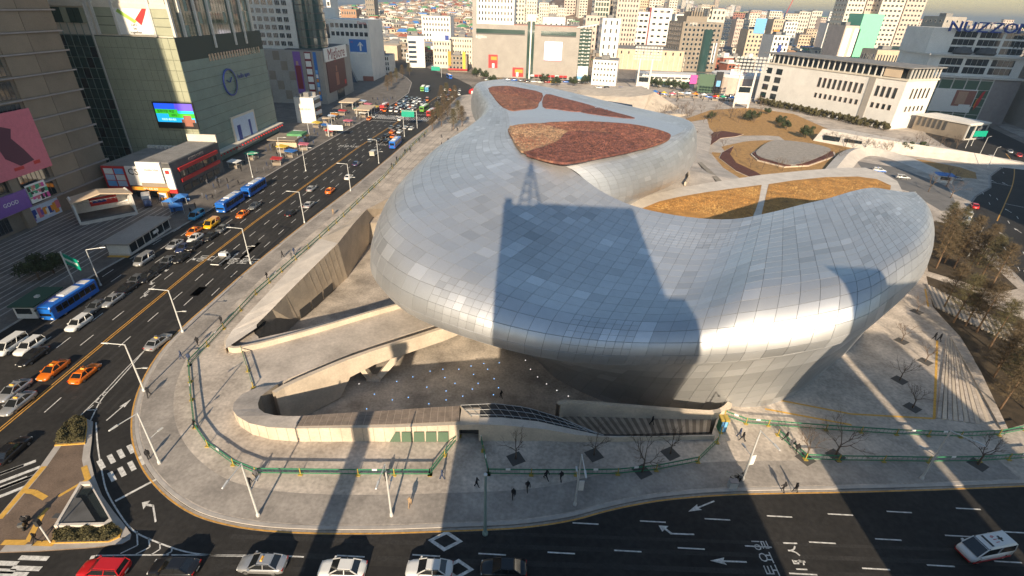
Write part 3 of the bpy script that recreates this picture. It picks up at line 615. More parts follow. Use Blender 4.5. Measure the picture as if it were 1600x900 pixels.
# -- bridge deck with its two parapets
br = thing('concrete_bridge', 'pale concrete footbridge running from the plaza in under the silver hall', 'bridge', (-30, 75, 0))
dk = GL([(392,532),(425,524),(480,512),(560,490),(640,467)], .12) + [Vector((-12,92,.12)), Vector((-4,84,.12))] + GL([(690,505),(640,521),(560,548),(500,572),(450,592),(415,612),(388,626)], .12)
rl(MB().prism(dk, -1.0, .145), br).build('deck', M['plaza_pave'], br)
def parapet(name, pxs, h, th, depth, parent, m='concrete', extra=[]):
    ps = smooth_line(GL(pxs) + extra, 4); A = offset(ps, th); mb = MB()
    T1 = [Vector((p.x,p.y,h)) for p in ps]; T2 = [Vector((p.x,p.y,h)) for p in A]
    D1 = [Vector((p.x,p.y,-depth)) for p in ps]; D2 = [Vector((p.x,p.y,-depth)) for p in A]
    mb.strip(T2, T1); mb.strip(T1, D1); mb.strip(D2, T2); mb.strip(D1, D2)
    return rl(mb, parent).build(name, M[m], parent)
parapet('parapet', [(357,531),(353,538),(353,546),(359,551),(370,552.5),(390,549),(428,540),(500,520),(580,496),(640,478)], 1.15, -.55, 1.2, br, extra=[Vector((-10,93,0))])
# thick south edge beam; its underside arches down to the V pier
e_px = [(425,611),(440,602),(470,588),(520,567),(540,559),(580,545),(640,526),(690,510)]
top_o = [G(x, y, 1.15) for x, y in e_px] + [Vector((-3,84,1.15))]
dirn = offset(top_o, .75)
low = [-6,-6,-6,-5.6,-2.4,-1.7,-1.6,-1.6,-1.6]
mb = MB(); A = top_o; B = dirn
mb.strip(B, A); Bl = [Vector((p.x,p.y,z)) for p, z in zip(B, low)]; Al = [Vector((p.x,p.y,z+.2)) for p, z in zip(A, low)]
mb.strip([p for p in Bl], B); mb.strip(A, Al); mb.strip(Al, Bl); rl(mb, br).build('edge_beam', M['concrete'], br)
def leg(a, b_, w1, w2):
    return rl(MB().hexa([a+Vector((-w1,-.5,0)), a+Vector((w1,-.5,0)), a+Vector((w1,.6,0)), a+Vector((-w1,.6,0))], [b_+Vector((-w2,-.5,0)), b_+Vector((w2,-.5,0)), b_+Vector((w2,.6,0)), b_+Vector((-w2,.6,0))]), br)
ft = G(584,592,CZ)
leg(ft + Vector((-.5,0,0)), G(556,566,-2.0) + Vector((.2,.3,0)), .45, .6).build('pier_leg', M['concrete'], br)
leg(ft + Vector((.6,0,0)), G(634,541,-1.6) + Vector((0,.3,0)), .55, .9).build('pier_leg', M['concrete'], br)
rl(MB().hexa([ft+Vector((-1.2,-.7,-.05)),ft+Vector((1.3,-.7,-.05)),ft+Vector((1.3,.8,-.05)),ft+Vector((-1.2,.8,-.05))],[ft+Vector((-1.0,-.6,.5)),ft+Vector((1.1,-.6,.5)),ft+Vector((1.1,.7,.5)),ft+Vector((-1.0,.7,.5))]), br).build('pier_foot', M['concrete'], br)
# -- street wall: U-shaped head then long wall with coping tiles, glazed opening and portal
sw = thing('court_street_wall', 'low curved concrete wall with a U-shaped head around the sunken court', 'wall', (-20, 52, 0))
wo = [(430,606,.6),(405,612,.9),(380,626,1.2),(369,642,1.5),(368,655,1.7),(376,667,2.0),(395,680,2.2),(425,688,2.4),(465,691,2.5),(540,691,2.6),(610,691,2.7),(700,690,3.0),(718,690,3.1)]
wi = [(434,600,.8),(418,611,1.0),(407,619,1.2),(403,630,1.5),(404,638,1.7),(413,645,2.0),(430,649,2.2),(450,650,2.3),(470,650,2.4),(540,645,2.5),(610,641,2.6),(700,635,2.9),(718,634,3.0)]
WO = [G(x, y, 0) for x, y, z in wo]; WI = [G(x, y, 0) for x, y, z in wi]
WOt = [Vector((p.x,p.y,z)) for p, (_, _, z) in zip(WO, wo)]
WIt = [Vector((p.x,p.y,0)) for p in WI]
def inward(Wo, Wi, Wot, th):  # coping inner edge: from the outer top towards the court
    out = []
    for a, b_, t in zip(Wo, Wi, Wot):
        d = (b_ - a); out.append(Vector((a.x + d.x*th, a.y + d.y*th, t.z + .05)))
    return out
ci = [G(x, y, z + .05) for x, y, z in wi]
mb = MB(); mb.strip([Vector((p.x,p.y,-.1)) for p in WO], WOt); rl(mb, sw).build('street_face', M['concrete'], sw)
mb = MB(); mb.strip(WOt[:9], ci[:9]); rl(mb, sw).build('coping', M['plaza_pave'], sw)
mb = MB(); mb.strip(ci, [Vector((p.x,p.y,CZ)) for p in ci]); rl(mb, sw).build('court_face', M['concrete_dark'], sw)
cop = MB(); ce = [a.lerp(b_, .16) for a, b_ in zip(WOt[8:], ci[8:])]; cop.strip(WOt[8:], ce); rl(cop, sw).build('coping_edge', M['concrete'], sw)
mat('coping_tile', (.23,.185,.15), .75, var=.25, scale=.8); mat('coping_joint', (.42,.36,.30), .8)
mb = MB(); mb.strip(ce, ci[8:]); rl(mb, sw).build('coping_bed', M['coping_joint'], sw)
A9 = resample(ce, 22); B9 = resample(ci[8:], 22)
for i in range(22):
    for r in range(3):
        q = [A9[i].lerp(B9[i], r/3), A9[i+1].lerp(B9[i+1], r/3), A9[i+1].lerp(B9[i+1], (r+1)/3), A9[i].lerp(B9[i], (r+1)/3)]
        c_ = sum(q, Vector())/4; q = [p.lerp(c_, .08) for p in q]
        rl(MB().hexa(q, [p + Vector((0,0,.05)) for p in q]), sw).build('coping_tile', M['coping_tile'], sw)
for p in resample(WOt[2:], 26)[1:-1]: rl(MB().box(p.x-.025, p.x+.025, p.y-.03, p.y+.03, 0, p.z-.02), sw).build('formwork_joint', M['concrete_dark'], sw)
mat('green_glass', (.10,.16,.11), .12); mat('steel', (.42,.43,.43), .4, .7)
a = G(608,690,.25); c_ = G(702,690,.25)
for i in range(5):
    p = a.lerp(c_, i/5 + .01); q = a.lerp(c_, (i+1)/5 - .01); dz = Vector((0,0,1.75)); n_ = Vector((0,-.06,0)); sk = Vector((.9,0,0)) if i == 0 else Vector((.1,0,0))
    rl(MB().hexa([p+n_, q+n_, q-n_, p-n_], [p+n_+dz+sk, q+n_+dz, q-n_+dz, p-n_+dz+sk]), sw).build('glass_pane', M['green_glass'], sw)
# second stretch of wall east of the portal
ew = thing('stair_street_wall', 'concrete wall dropping in a curve from the portal to the long stair', 'wall', (15, 52, 0))
eo = [(748,690,3.2),(790,690,3.0),(850,690,2.3),(900,692,1.5),(950,692,1.05),(1010,690,.95),(1115,688,.9)]
ei = [(718,633,3.0),(770,630,2.9),(820,636,2.4),(872,652,1.6),(930,677,1.0),(1005,681,.9),(1112,678,.85)]
EO = [G(x,y,0) for x,y,z in eo]; EI = [G(x,y,0) for x,y,z in ei]; EOt = [Vector((p.x,p.y,z)) for p,(_,_,z) in zip(EO,eo)]; ec = [G(x, y, z + .05) for x, y, z in ei]
mb = MB(); mb.strip([Vector((p.x,p.y,-.1)) for p in EO], EOt); rl(mb, ew).build('street_face', M['concrete'], ew)
em = [a.lerp(b_, .35) for a, b_ in zip(EOt, ec)]
mb = MB(); mb.strip(EOt, em); rl(mb, ew).build('coping', M['pale_stone'], ew)
mb = MB(); mb.strip(em, ec); rl(mb, ew).build('coping_bed', M['dark_joint'], ew)
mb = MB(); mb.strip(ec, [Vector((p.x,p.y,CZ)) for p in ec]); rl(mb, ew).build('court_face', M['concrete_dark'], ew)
A9 = resample(em[:5], 16); B9 = resample(ec[:5], 16)
for i in range(17): 
    rl(MB().bar(A9[i]+Vector((0,0,.12)), B9[i]+Vector((0,0,.12)), .07), ew).build('grille_bar', M['steel'], ew)
for r in (.1,.5,.9):
    rl(MB().tube([A9[i].lerp(B9[i], r)+Vector((0,0,.2)) for i in range(17)], .04, 4), ew).build('grille_rail', M['steel'], ew)
# portal lintel and cheeks
po = [(718,690,3.1),(748,690,3.2)]; 
mb = MB(); a, c_ = G(718,690), G(748,690); d = Vector((0,3.2,0))
mb.hexa([a+Vector((0,0,2.2)), c_+Vector((0,0,2.2)), c_+d+Vector((0,0,2.2)), a+d+Vector((0,0,2.2))], [a+Vector((0,0,3.1)), c_+Vector((0,0,3.2)), c_+d+Vector((0,0,3.2)), a+d+Vector((0,0,3.1))])
rl(mb, sw).build('portal_lintel', M['concrete'], sw)
rl(MB().box(a.x, c_.x, a.y+1.4, a.y+1.8, 0, 2.2), sw).build('portal_door', M['dark_joint'], sw)
# -- long stair between street wall and moat parapet
st = thing('long_stair', 'long shallow stair with dark treads descending into the sunken court', 'stairs', (18, 54, 0))
n_s = 40
fr = [G(1108,676), G(905,668)]; bk = [G(1112,652), G(872,638)]
mat('stair_tread', (.34,.29,.235), .8, var=.2, scale=.6); mat('tread_dark', (.17,.14,.11), .8, var=.2, scale=.6)
for i in range(n_s):
    t0, t1 = i/n_s, (i+1)/n_s; z = .12 - 1.7 * t0
    a, b_ = fr[0].lerp(fr[1], t0), fr[0].lerp(fr[1], t1); c_, d_ = bk[0].lerp(bk[1], t1), bk[0].lerp(bk[1], t0)
    q = [Vector((p.x,p.y,z-.6)) for p in (b_,a,d_,c_)]
    rl(MB().hexa(q, [Vector((p.x,p.y,z)) for p in q]), st).build('step', M['stair_tread' if i % 2 else 'tread_dark'], st)
mp_ = thing('moat_parapet', 'pale curved parapet wall between the long stair and the silver hall', 'wall', (18, 58, 0))
parapet('wall', [(868,640),(876,635),(900,635),(1000,643),(1090,650),(1112,650),(1126,645),(1134,637)], 1.25, .7, 6, mp_)
# ================================================================== BUILDINGS: helpers
glass('glass_dark', (.018,.026,.030)); glass('glass_teal', (.03,.07,.064)); glass('glass_green', (.035,.07,.055), .1); glass('glass_blue', (.03,.05,.08))
mat('frame_white', (.62,.60,.56), .6, var=.08, scale=.5); mat('frame_dark', (.07,.07,.07), .6)
mat('wall_beige', (.25,.20,.15), .8, var=.10, scale=.2, fine=.06); mat('wall_beige2', (.215,.172,.13), .8, var=.10, scale=.2, fine=.06); mat('ledge_grey', (.30,.27,.262), .7, var=.1, scale=.5)
mat('tile_green', (.35,.365,.265), .45, var=.08, scale=.3); mat('tile_green_e', (.16,.235,.21), .45, var=.1, scale=.3); mat('joint_green', (.06,.07,.055), .8)
mat('wall_cream', (.66,.60,.50), .8, var=.1, scale=.15, fine=.05); mat('wall_white', (.74,.72,.68), .75, var=.08, scale=.15, fine=.05); mat('wall_grey', (.34,.315,.285), .8, var=.1, scale=.12, fine=.06)
mat('wall_brown', (.27,.225,.175), .8, var=.12, scale=.2); mat('wall_tan', (.58,.46,.33), .8, var=.1, scale=.2); mat('wall_pink', (.58,.47,.40), .8, var=.1, scale=.2); mat('roof_grey', (.22,.215,.21), .85, var=.2, scale=.3, fine=.2)
mat('roof_green', (.10,.30,.13), .8, var=.2, scale=.5); mat('roof_blue', (.05,.20,.55), .6, var=.15, scale=.5); mat('roof_red', (.33,.10,.06), .85, var=.2, scale=.6); mat('roof_orange', (.38,.22,.13), .85, var=.2, scale=.6)
WINM = {}
def win_mesh(w, h, gm, fm, axis, mull=0, sill=False, d=.06):
    key = (round(w,2), round(h,2), gm, fm, axis, mull, sill)
    if key in WINM: return WINM[key]
    mb = MB(); t = min(.12, w*.08)
    def bx(u0, u1, z0, z1, o0, o1):
        if axis == '-y': mb.box(u0, u1, -o1, -o0, z0, z1)
        elif axis == '+x': mb.box(o0, o1, u0, u1, z0, z1)
        else: mb.box(-o1, -o0, u0, u1, z0, z1)
    mb.mi = 0; bx(-w/2, w/2, 0, h, -.1, .02)
    mb.mi = 1
    for u in [-w/2, w/2] + [(-w/2 + w*(i+1)/(mull+1)) for i in range(mull)]: bx(u-t/2, u+t/2, 0, h, -.05, d)
    bx(-w/2, w/2, -t, 0, -.05, d + (.12 if sill else 0)); bx(-w/2, w/2, h, h+t, -.05, d)
    me = mb.mesh('window', [M[gm], M[fm]]); WINM[key] = me; return me
def bld(name, label, cat, x, y, rz=0, group=None): return thing(name, label, cat, (x, y, 0), rz, group)
def P(parent, name, m, fn, kind=None, smooth=False):
    mb = MB(); fn(mb); return mb.build(name, M[m] if isinstance(m, str) else [M[k] for k in m], parent, kind=kind, smooth=smooth)
def windows(parent, axis, plane, u0, u1, nu, z0, z1, nz, w, h, gm='glass_dark', fm='frame_white', mull=0, sill=False, skip=None, name='window'):
    me = win_mesh(w, h, gm, fm, axis, mull, sill); out = []
    for i in range(nu):
        for k in range(nz):
            if skip and skip(i, k): continue
            u = u0 + (u1-u0) * (i+.5)/nu; z = z0 + (z1-z0) * (k+.5)/nz - h/2
            loc = (u, plane, z) if axis == '-y' else (plane, u, z); out.append(link(name, me, parent, loc=loc))
    return out
def ledges(parent, axis, plane, u0, u1, zs, d=.3, h=.3, m='ledge_grey', name='ledge'):
    for z in zs:
        if axis == '-y': P(parent, name, m, lambda b: b.box(u0, u1, plane-d, plane+.02, z, z+h))
        else: P(parent, name, m, lambda b: b.box(plane-.02, plane+d, u0, u1, z, z+h))
def sign(parent, axis, plane, u0, u1, z0, z1, m, name='signboard', d=.25):
    if axis == '-y': return P(parent, name, m, lambda b: b.box(u0, u1, plane-d, plane-.01, z0, z1))
    return P(parent, name, m, lambda b: b.box(plane+.01, plane+d, u0, u1, z0, z1))
def wtext(parent, axis, plane, u, z, s, size, m, d=.3, sx=1.0, depth=.03):
    if axis == '-y': return lettering(s, size, (u, plane-d, z), (sx,0,0), (0,0,1), M[m], parent, depth=depth)
    return lettering(s, size, (plane+d, u, z), (0,sx,0), (0,0,1), M[m], parent, depth=depth)
for nm, c in dict(red=(.55,.03,.03), deepred=(.22,.02,.03), pink=(.62,.16,.22), magenta=(.7,.08,.35), purple=(.22,.10,.38), blue=(.03,.16,.50), skyblue=(.16,.42,.75), orange=(.75,.30,.03), yellow=(.75,.52,.05), green=(.04,.36,.20), signgreen=(.0,.33,.22), white=(.8,.79,.76), black=(.02,.02,.022), maroon=(.10,.025,.03), navy=(.015,.05,.28), lime=(.35,.55,.1), skin=(.5,.3,.2), paleblue=(.5,.6,.75), mint=(.22,.62,.40), brick=(.33,.13,.09)).items(): mat('c_'+nm, c, .55, var=.06, scale=1)
for nm, c in dict(scr_blue=(.02,.10,.75), scr_cyan=(.02,.42,.8), scr_green=(.05,.5,.03), scr_violet=(.12,.08,.6), scr_white=(.75,.78,.95)).items(): mat(nm, c, .3, emit=.75)
# ================================================================== SOUTH SIDE TOWERS (behind the camera; they throw the big shadows)
def south_tower(name, label, blocks, m, gm='glass_blue'):
    x0, x1, y0, y1, z0, z1 = blocks[0]; t = bld(name, label, 'building', (x0+x1)/2, y1); ox, oy = (x0+x1)/2, y1
    for i, (x0, x1, y0, y1, z0, z1) in enumerate(blocks):
        P(t, 'wall', m, lambda b: b.box(x0-ox, x1-ox, y0-oy, y1-oy, z0, z1))
        P(t, 'parapet', 'ledge_grey', lambda b: (b.box(x0-ox-.1, x1-ox+.1, y1-oy-.3, y1-oy+.1, z1, z1+.6), b.box(x0-ox-.1, x0-ox+.3, y0-oy, y1-oy-.3, z1, z1+.6), b.box(x1-ox-.3, x1-ox+.1, y0-oy, y1-oy-.3, z1, z1+.6)))
        nf = int((z1-z0)/4)
        for k in range(nf): P(t, 'ribbon_window', gm, lambda b: b.box(x0-ox+.8, x1-ox-.8, y1-oy, y1-oy+.12, z0+k*4+1.2, z0+k*4+3.2))
    return t
ct = south_tower('office_tower', 'office tower south of the cross street whose shadow falls on the silver hall', [(-3.7,20.3,-40,-3,24.2,56.2), (20.35,23.6,-36,-3.2,24.2,42.0), (-7.9,29.1,-44,-2.8,0,24)], 'wall_grey')
def mast(p, x, y, z):
    for dx, dy in [(-2.2,0),(2.2,0),(0,1.6)]: P(p, 'mast_leg', 'steel', lambda b: b.tube([(x+dx,y+dy,z),(x,y+.2,z+11)], .17, 5))
    for k in range(6):
        f = 1 - (k*1.8+.6)/11.4; P(p, 'mast_rail', 'steel', lambda b: b.bar((x-2.2*f,y,z+.6+k*1.8), (x+2.2*f,y,z+.6+k*1.8), .16)); P(p, 'mast_brace', 'steel', lambda b: b.bar((x-2.2*f,y,z+.6+k*1.8), (x+2.0*f,y,z+2.1+k*1.8), .14))
    P(p, 'mast_tip', 'steel', lambda b: b.tube([(x,y+.2,z+10.9),(x,y+.2,z+14)], .12, 5))
mast(ct, -7.6, -2.5, 56.2)
P(ct, 'plant_room', 'wall_grey', lambda b: (b.box(-11.9,-10.6,-6,-.4,56.2,58.2), b.box(-6.6,12,-8,-.3,56.2,57.4)))
et = south_tower('hotel_block', 'rounded block south of the cross street shading the eastern plaza', [(41,56.2,-30,-4,0,46.5), (41,47,-26,-4.2,46.52,48.6)], 'wall_cream')
south_tower('narrow_block', 'narrower block east of the hotel block across the street', [(57.8,69.3,-30,-5,0,34)], 'wall_pink')
south_tower('corner_tower', 'tall corner tower south-west of the junction shading the boulevard footway', [(-168,-86,-60,-9,0,57), (-168,-113.6,-60,-9.2,57.1,112)], 'wall_brown')
south_tower('unseen_shade_tower', 'tall office tower east of the right street shading the blue letter mall', [(232,330,100,160,0,118)], 'wall_grey')  # out-of-frame tower added so the blue letter mall falls in shade
south_tower('unseen_shade_block', 'mid-rise block at the south-east corner shading the right street', [(150,214,60,94,0,48)], 'wall_brown')  # block added beyond the frame edge to darken the right street
ch = bld('chimney_stack', 'slim square chimney stack standing at the south kerb', 'chimney', -20.6, -4)
P(ch, 'shaft', 'wall_grey', lambda b: b.box(-1.1,1.1,-1.1,1.1,0,30)); P(ch, 'cap', 'ledge_grey', lambda b: b.box(-1.3,1.3,-1.3,1.3,30,30.6))
# ================================================================== WEST SIDE
# ---- beige mall nearest on the left
X0, YC = -121.0, 145.5
bg_ = bld('beige_mall', 'beige panelled mall with stacked ledges and billboards at the far left', 'building', X0, YC)
P(bg_, 'wall', 'wall_beige2', lambda b: b.box(-60, 0, -110, 0, 0, 92))
zl = [4.6, 8.9, 13.8, 18.8, 23.4, 28.2, 33.2, 38.0, 42.6, 47.4, 52.2, 57]
ledges(bg_, '+x', 0, -60, .6, zl, .7, .35)
for i, z in enumerate(zl[:-1]):
    h = zl[i+1] - z - .5
    for k, (u0, u1) in enumerate([(-18.6,-10.2),(-10,-.3)]):
        P(bg_, 'wall_panel', 'wall_beige' if k == 0 else 'wall_beige2', lambda b: b.box(.02, .30 - .08*k, u0, u1, z+.42, z+h+.38))
    if i < 7:
        for u0 in ((-28.5,) if i >= 2 else (-28.5, -39, -50)): link('window', win_mesh(8.6, h-.7, 'glass_dark', 'frame_dark', '+x', 6), bg_, loc=(.06, u0+4.6, z+.75))
    else:
        for u0, u1 in [(-30,-18.8),(-42,-30.2),(-56,-42.2)]: P(bg_, 'wall_panel', 'wall_beige', lambda b: b.box(.02, .26, u0, u1, z+.42, z+h+.38))
P(bg_, 'wall_panel', 'wall_beige', lambda b: b.box(.03, .8, -31.5, -29.2, .1, 33))
pk = sign(bg_, '+x', .8, -38, -24.0+5.5-.2, 12.4, 26.6, 'c_pink', 'billboard', .3)
mat('c_figure', (.09,.02,.05), .6)
P(bg_, 'billboard_figure', 'c_figure', lambda b: b.add([(1.13,-27,14.6),(1.13,-23,15.0),(1.13,-24.5,18),(1.13,-26.5,21),(1.13,-25.5,23),(1.13,-28,24),(1.13,-31,22),(1.13,-30,17)], [(0,1,2,3),(0,3,6,7),(3,4,5,6)]))
P(bg_, 'billboard_shoe', 'c_red', lambda b: b.box(1.1,1.16,-23.4,-21.6,14.0,14.8)); P(bg_, 'billboard_shoe', 'c_red', lambda b: b.box(1.1,1.16,-29.0,-26.4,13.8,14.5))
sign(bg_, '+x', .8, -40, -28.6, 4.9, 9.3, 'c_purple', 'signboard', .3); wtext(bg_, '+x', .8, -33.5, 7.2, 'GOOD', 1.3, 'c_white', .32)
cs = sign(bg_, '+x', .8, -28.3, -22.8, 5.4, 9.9, 'c_white', 'signboard', .3)
for k in range(26): P(bg_, 'signboard_print', random.choice(['c_pink','c_black','c_skin','c_magenta','c_green']), lambda b, k=k: b.box(1.1, 1.13+k*.002, -28.2+(k%9)*.58, -27.7+(k%9)*.58+.3, 5.6+(k//9)*1.3+random.random(), 6.9+(k//9)*1.3))
sign(bg_, '+x', .0, -31, -20.5, .4, 4.4, 'c_paleblue', 'poster', .28)
for k in range(12): P(bg_, 'poster_print', random.choice(['c_orange','c_purple','c_white','c_navy','c_pink']), lambda b, k=k: b.box(.28, .3+k*.003, -30.5+k*.8, -29.2+k*.8, .8+random.random(), 2.2+random.random()*2))
for u in (-46,-38): link('window', win_mesh(6, 3.2, 'glass_dark', 'frame_dark', '+x', 5), bg_, loc=(.06, u, 1.0))
wtext(bg_, '+x', .3, -19.5, 49.5, '티', 3.4, 'c_black', .3)
# ---- green glass mall with clock
GX, GY = -105.0, 168.0
gm_ = bld('green_glass_mall', 'tall green tiled mall with a round clock and a video screen', 'building', GX, GY)
P(gm_, 'wall', 'joint_green', lambda b: b.box(-62, -.05, .05, 57, 0, 40.4)); P(gm_, 'crown_wall', 'wall_cream', lambda b: b.box(-62, -.6, .6, 54, 40.4, 88))
# south face tiles: grid of upright tiles, left part dark curtain wall
tw, th = 2.02, 3.05
mat('mull_green', (.26,.33,.30), .5, .3)
tme = {}
def tile(axis, w, h, m):
    k = (axis, round(w,2), round(h,2), m)
    if k not in tme:
        mb = MB(); 
        if axis == '-y': mb.add([(.11,-.05,.11),(w-.11,-.05,.11),(w-.11,-.05,h-.11),(.11,-.05,h-.11),(0.02,.06,.02),(w-.02,.06,.02),(w-.02,.06,h-.02),(.02,.06,h-.02)], [(0,1,2,3),(4,5,1,0),(5,6,2,1),(6,7,3,2),(7,4,0,3)])
        else: mb.add([(.05,.05,.05),(.05,w-.05,.05),(.05,w-.05,h-.05),(.05,.05,h-.05),(-.06,.02,.02),(-.06,w-.02,.02),(-.06,w-.02,h-.02),(-.06,.02,h-.02)], [(0,1,2,3),(4,5,1,0),(5,6,2,1),(6,7,3,2),(7,4,0,3)])
        tme[k] = mb.mesh('wall_tile', M[m])
    return tme[k]
for i in range(12):
    for k in range(13): link('wall_tile', tile('-y', tw, th, 'tile_green'), gm_, loc=(-24.3+i*tw, 0, .6+k*th))
for i in range(17):
    for k in range(13): link('curtain_pane', tile('-y', 2.1, th, 'glass_teal' if (i*7+k*3) % 5 else 'glass_dark'), gm_, loc=(-61+i*2.12, 0, .6+k*th))
for i in range(18): P(gm_, 'curtain_mullion', 'mull_green', lambda b: b.box(-61.06+i*2.12,-60.94+i*2.12,-.16,.02,.6,43.6))
for k in range(14): P(gm_, 'curtain_transom', 'mull_green', lambda b: b.box(-61,-24.6,-.13,.02,.55+k*th,.67+k*th))
P(gm_, 'corner_fin', 'frame_white', lambda b: b.box(-24.6,-24.35,-.35,.2,0,49)); 
for k in range(11): P(gm_, 'wall_tile', 'tile_green_e', lambda b: b.box(-.03, .02+.02*(k%2), .1, 56.9, .8+k*3.0, .8+k*3.0+2.9))
# crown: south bays
for u0, u1, m in [(-22,-16.5,'tile_green'),(-16,-5.6,'c_white'),(-5.2,.2,'tile_green')]: P(gm_, 'crown_bay', m, lambda b: b.box(u0, u1, .25, .7, 40.9, 48))
for k in (1,2):
    P(gm_, 'bay_joint', 'joint_green', lambda b: b.box(-22,-16.5,.2,.26,40.9+k*2.3,41.05+k*2.3)); P(gm_, 'bay_joint', 'joint_green', lambda b: b.box(-5.2,.2,.2,.26,40.9+k*2.3,41.05+k*2.3))
P(gm_, 'poster_figure', 'c_red', lambda b: b.add([(-9,.2,43.5),(-7,.2,46.5),(-6.2,.2,48),(-7.5,.2,48),(-10.5,.2,45)], [(0,1,2,3,4)])); P(gm_, 'poster_leaf', 'c_lime', lambda b: b.add([(-15.5,.2,47),(-14.8,.2,47.8),(-10,.2,44.6),(-11,.2,44)], [(0,1,2,3)]))
wtext(gm_, '-y', .25, -11.2, 42.6, "Let's\nbe\ntogether", 1.0, 'c_black', .08)
for u in (-24,-22.4,-16.3,-5.4,.4): P(gm_, 'crown_pier', 'frame_white', lambda b: b.box(u-.35,u+.35,-.1,.7,40.6,88))
for i in range(19): P(gm_, 'curtain_pane', 'glass_green' if i%3 else 'tile_green', lambda b: b.box(-61+i*1.92,-59.2+i*1.92,.2,.6,43.6,47.6))
P(gm_, 'crown_band', 'wall_cream', lambda b: b.box(-61,.5,.1,.62,48.0,49.2))
# crown: east bays, glazed panes between white piers
P(gm_, 'crown_glass', 'glass_green', lambda b: b.box(-.6,-.3,2,53,36.5,88))
for i in range(26):
    for k in range(4):
        link('crown_pane', tile('+x', 1.6, 3.4, random.choice(['glass_green','glass_green','tile_green_e','glass_dark'])), gm_, loc=(-.25, 6+i*1.72, 36.6+k*3.6))
for u in (6,14,22,36,44,51): P(gm_, 'crown_pier', 'frame_white', lambda b: b.box(-.3,.45,u-.35,u+.35,36.4 if 14<u<50 else 40.4,88))
for i in range(20): P(gm_, 'slot_window', 'glass_dark', lambda b: b.box(0,.1,16+i*1.9,17.2+i*1.9,32.6,34.8))
# clock
def ring(mb, cy, cz, r0, r1, x0, x1, n=32):
    vs = []; fs = []
    for k in range(n):
        c, s_ = math.cos(2*math.pi*k/n), math.sin(2*math.pi*k/n)
        vs += [(x1,cy+r0*c,cz+r0*s_),(x1,cy+r1*c,cz+r1*s_),(x0,cy+r1*c,cz+r1*s_)]
    for k in range(n): a, b_ = 3*k, 3*((k+1)%n); fs += [(a,a+1,b_+1,b_),(a+1,a+2,b_+2,b_+1)]
    mb.add(vs, fs)
ck = P(gm_, 'clock', 'c_navy', lambda b: ring(b, 25.5, 24.8, 4.1, 4.6, .1, .5))
P(ck, 'clock_hand', 'c_navy', lambda b: b.bar((.3,25.5,24.8),(.3,27.3,26.3),.22)); P(ck, 'clock_hand', 'c_navy', lambda b: b.bar((.3,25.5,24.8),(.3,23.4,25.8),.18))
wtext(gm_, '+x', .05, 36.5, 26.0, 'hello apm', 2.4, 'c_navy', .1)
fr = sign(gm_, '+x', .02, 20, 38, 1.6, 13.4, 'wall_cream', 'poster_frame', .35); P(fr, 'poster', 'c_paleblue', lambda b: b.box(.36,.42,21,37,2.6,12.6))
P(fr, 'poster_figure', 'c_navy', lambda b: b.box(.42,.46,23,25.5,4,10)); P(fr, 'poster_figure', 'c_navy', lambda b: b.box(.42,.47,32,33.5,4,10.5)); P(fr, 'poster_figure', 'c_skin', lambda b: b.box(.42,.45,26,31,2.7,5))
vs_ = sign(gm_, '-y', 0, -12.6, .5, 13.6, 21.8, 'c_black', 'video_screen', .5)
for nm, u0, u1, z0, z1, o in [('scr_blue',-12.2,-5.6,19.6,21.4,.52),('scr_violet',-5.6,.1,19.2,21.4,.52),('scr_green',-12.2,-5.0,18.2,19.6,.53),('scr_cyan',-12.2,.1,15.6,19.2,.51),('scr_green',-8.2,.1,17.0,18.4,.54),('c_brick',-3.6,-1.0,14.4,17.8,.56),('c_brick',-4.4,0,15.6,16.6,.57)]:
    P(vs_, 'screen_area', nm, lambda b: b.box(u0,u1,-o,-.45,z0,z1))
wtext(vs_, '-y', 0, -8.8, 18.9, '컴퓨터형 작업', .95, 'c_black', .58); wtext(vs_, '-y', 0, -6.4, 17.7, '부터', .95, 'c_black', .6)
wtext(vs_, '-y', 0, -8.4, 16.4, '무료로 해보세요', .7, 'scr_white', .58)
P(gm_, 'canopy', 'wall_cream', lambda b: b.box(.1, 2.6, 1, 57, 1.2+3.0, 4.7))
for i in range(24): P(gm_, 'lantern', 'c_red', lambda b: b.lathe([(.1,-.3),(.34,-.1),(.34,.15),(.1,.3)], 7, (3.0, 4+i*2.2, 3.9)))
# ---- grey mall with its tower and round glass corner
MX, MY = -108.0, 298.0
mg = bld('grey_banner_mall', 'grey panelled mall with long banners, rooftop name sign and glass tower', 'building', MX, MY)
P(mg, 'wall', 'wall_grey', lambda b: b.box(-70, 0, 0, 50, 0, 27.6))
for i in range(6):
    for k in range(5): P(mg, 'wall_panel', 'wall_grey' if (i+k)%3 else 'wall_brown', lambda b: b.box(-34+i*3.7, -30.6+i*3.7, -.12, .02, 2.4+k*5, 6.9+k*5))
for u0, u1, m in [(-15.6,-11.6,'c_purple'),(-9.4,-5.8,'c_deepred'),(-4.6,-3.0,'c_blue')]: sign(mg, '-y', 0, u0, u1, 2, 27, m, 'banner', .3)
P(mg, 'banner_figure', 'c_deepred', lambda b: b.box(-15.2,-12.2,-.36,-.3,8,20)); P(mg, 'banner_head', 'c_skin', lambda b: b.box(-14.4,-13.2,-.38,-.3,20.2,22.2))
for k in range(6): P(mg, 'banner_print', 'c_white', lambda b: b.box(-9.1,-6.1,-.36,-.3,4+k*3.9,6.8+k*3.9))
for k in range(7): P(mg, 'banner_print', ['c_skyblue','c_orange','c_white'][k%3], lambda b: b.box(-4.4,-3.2,-.36,-.3,3+k*2.2,4.8+k*2.2))
sg = sign(mg, '+x', .3, 2.5, 41, 21.8, 28.6, 'c_white', 'rooftop_sign', .7); wtext(sg, '+x', .3, 22, 25, 'Migliore', 8.0, 'c_deepred', .74, sx=1.15)
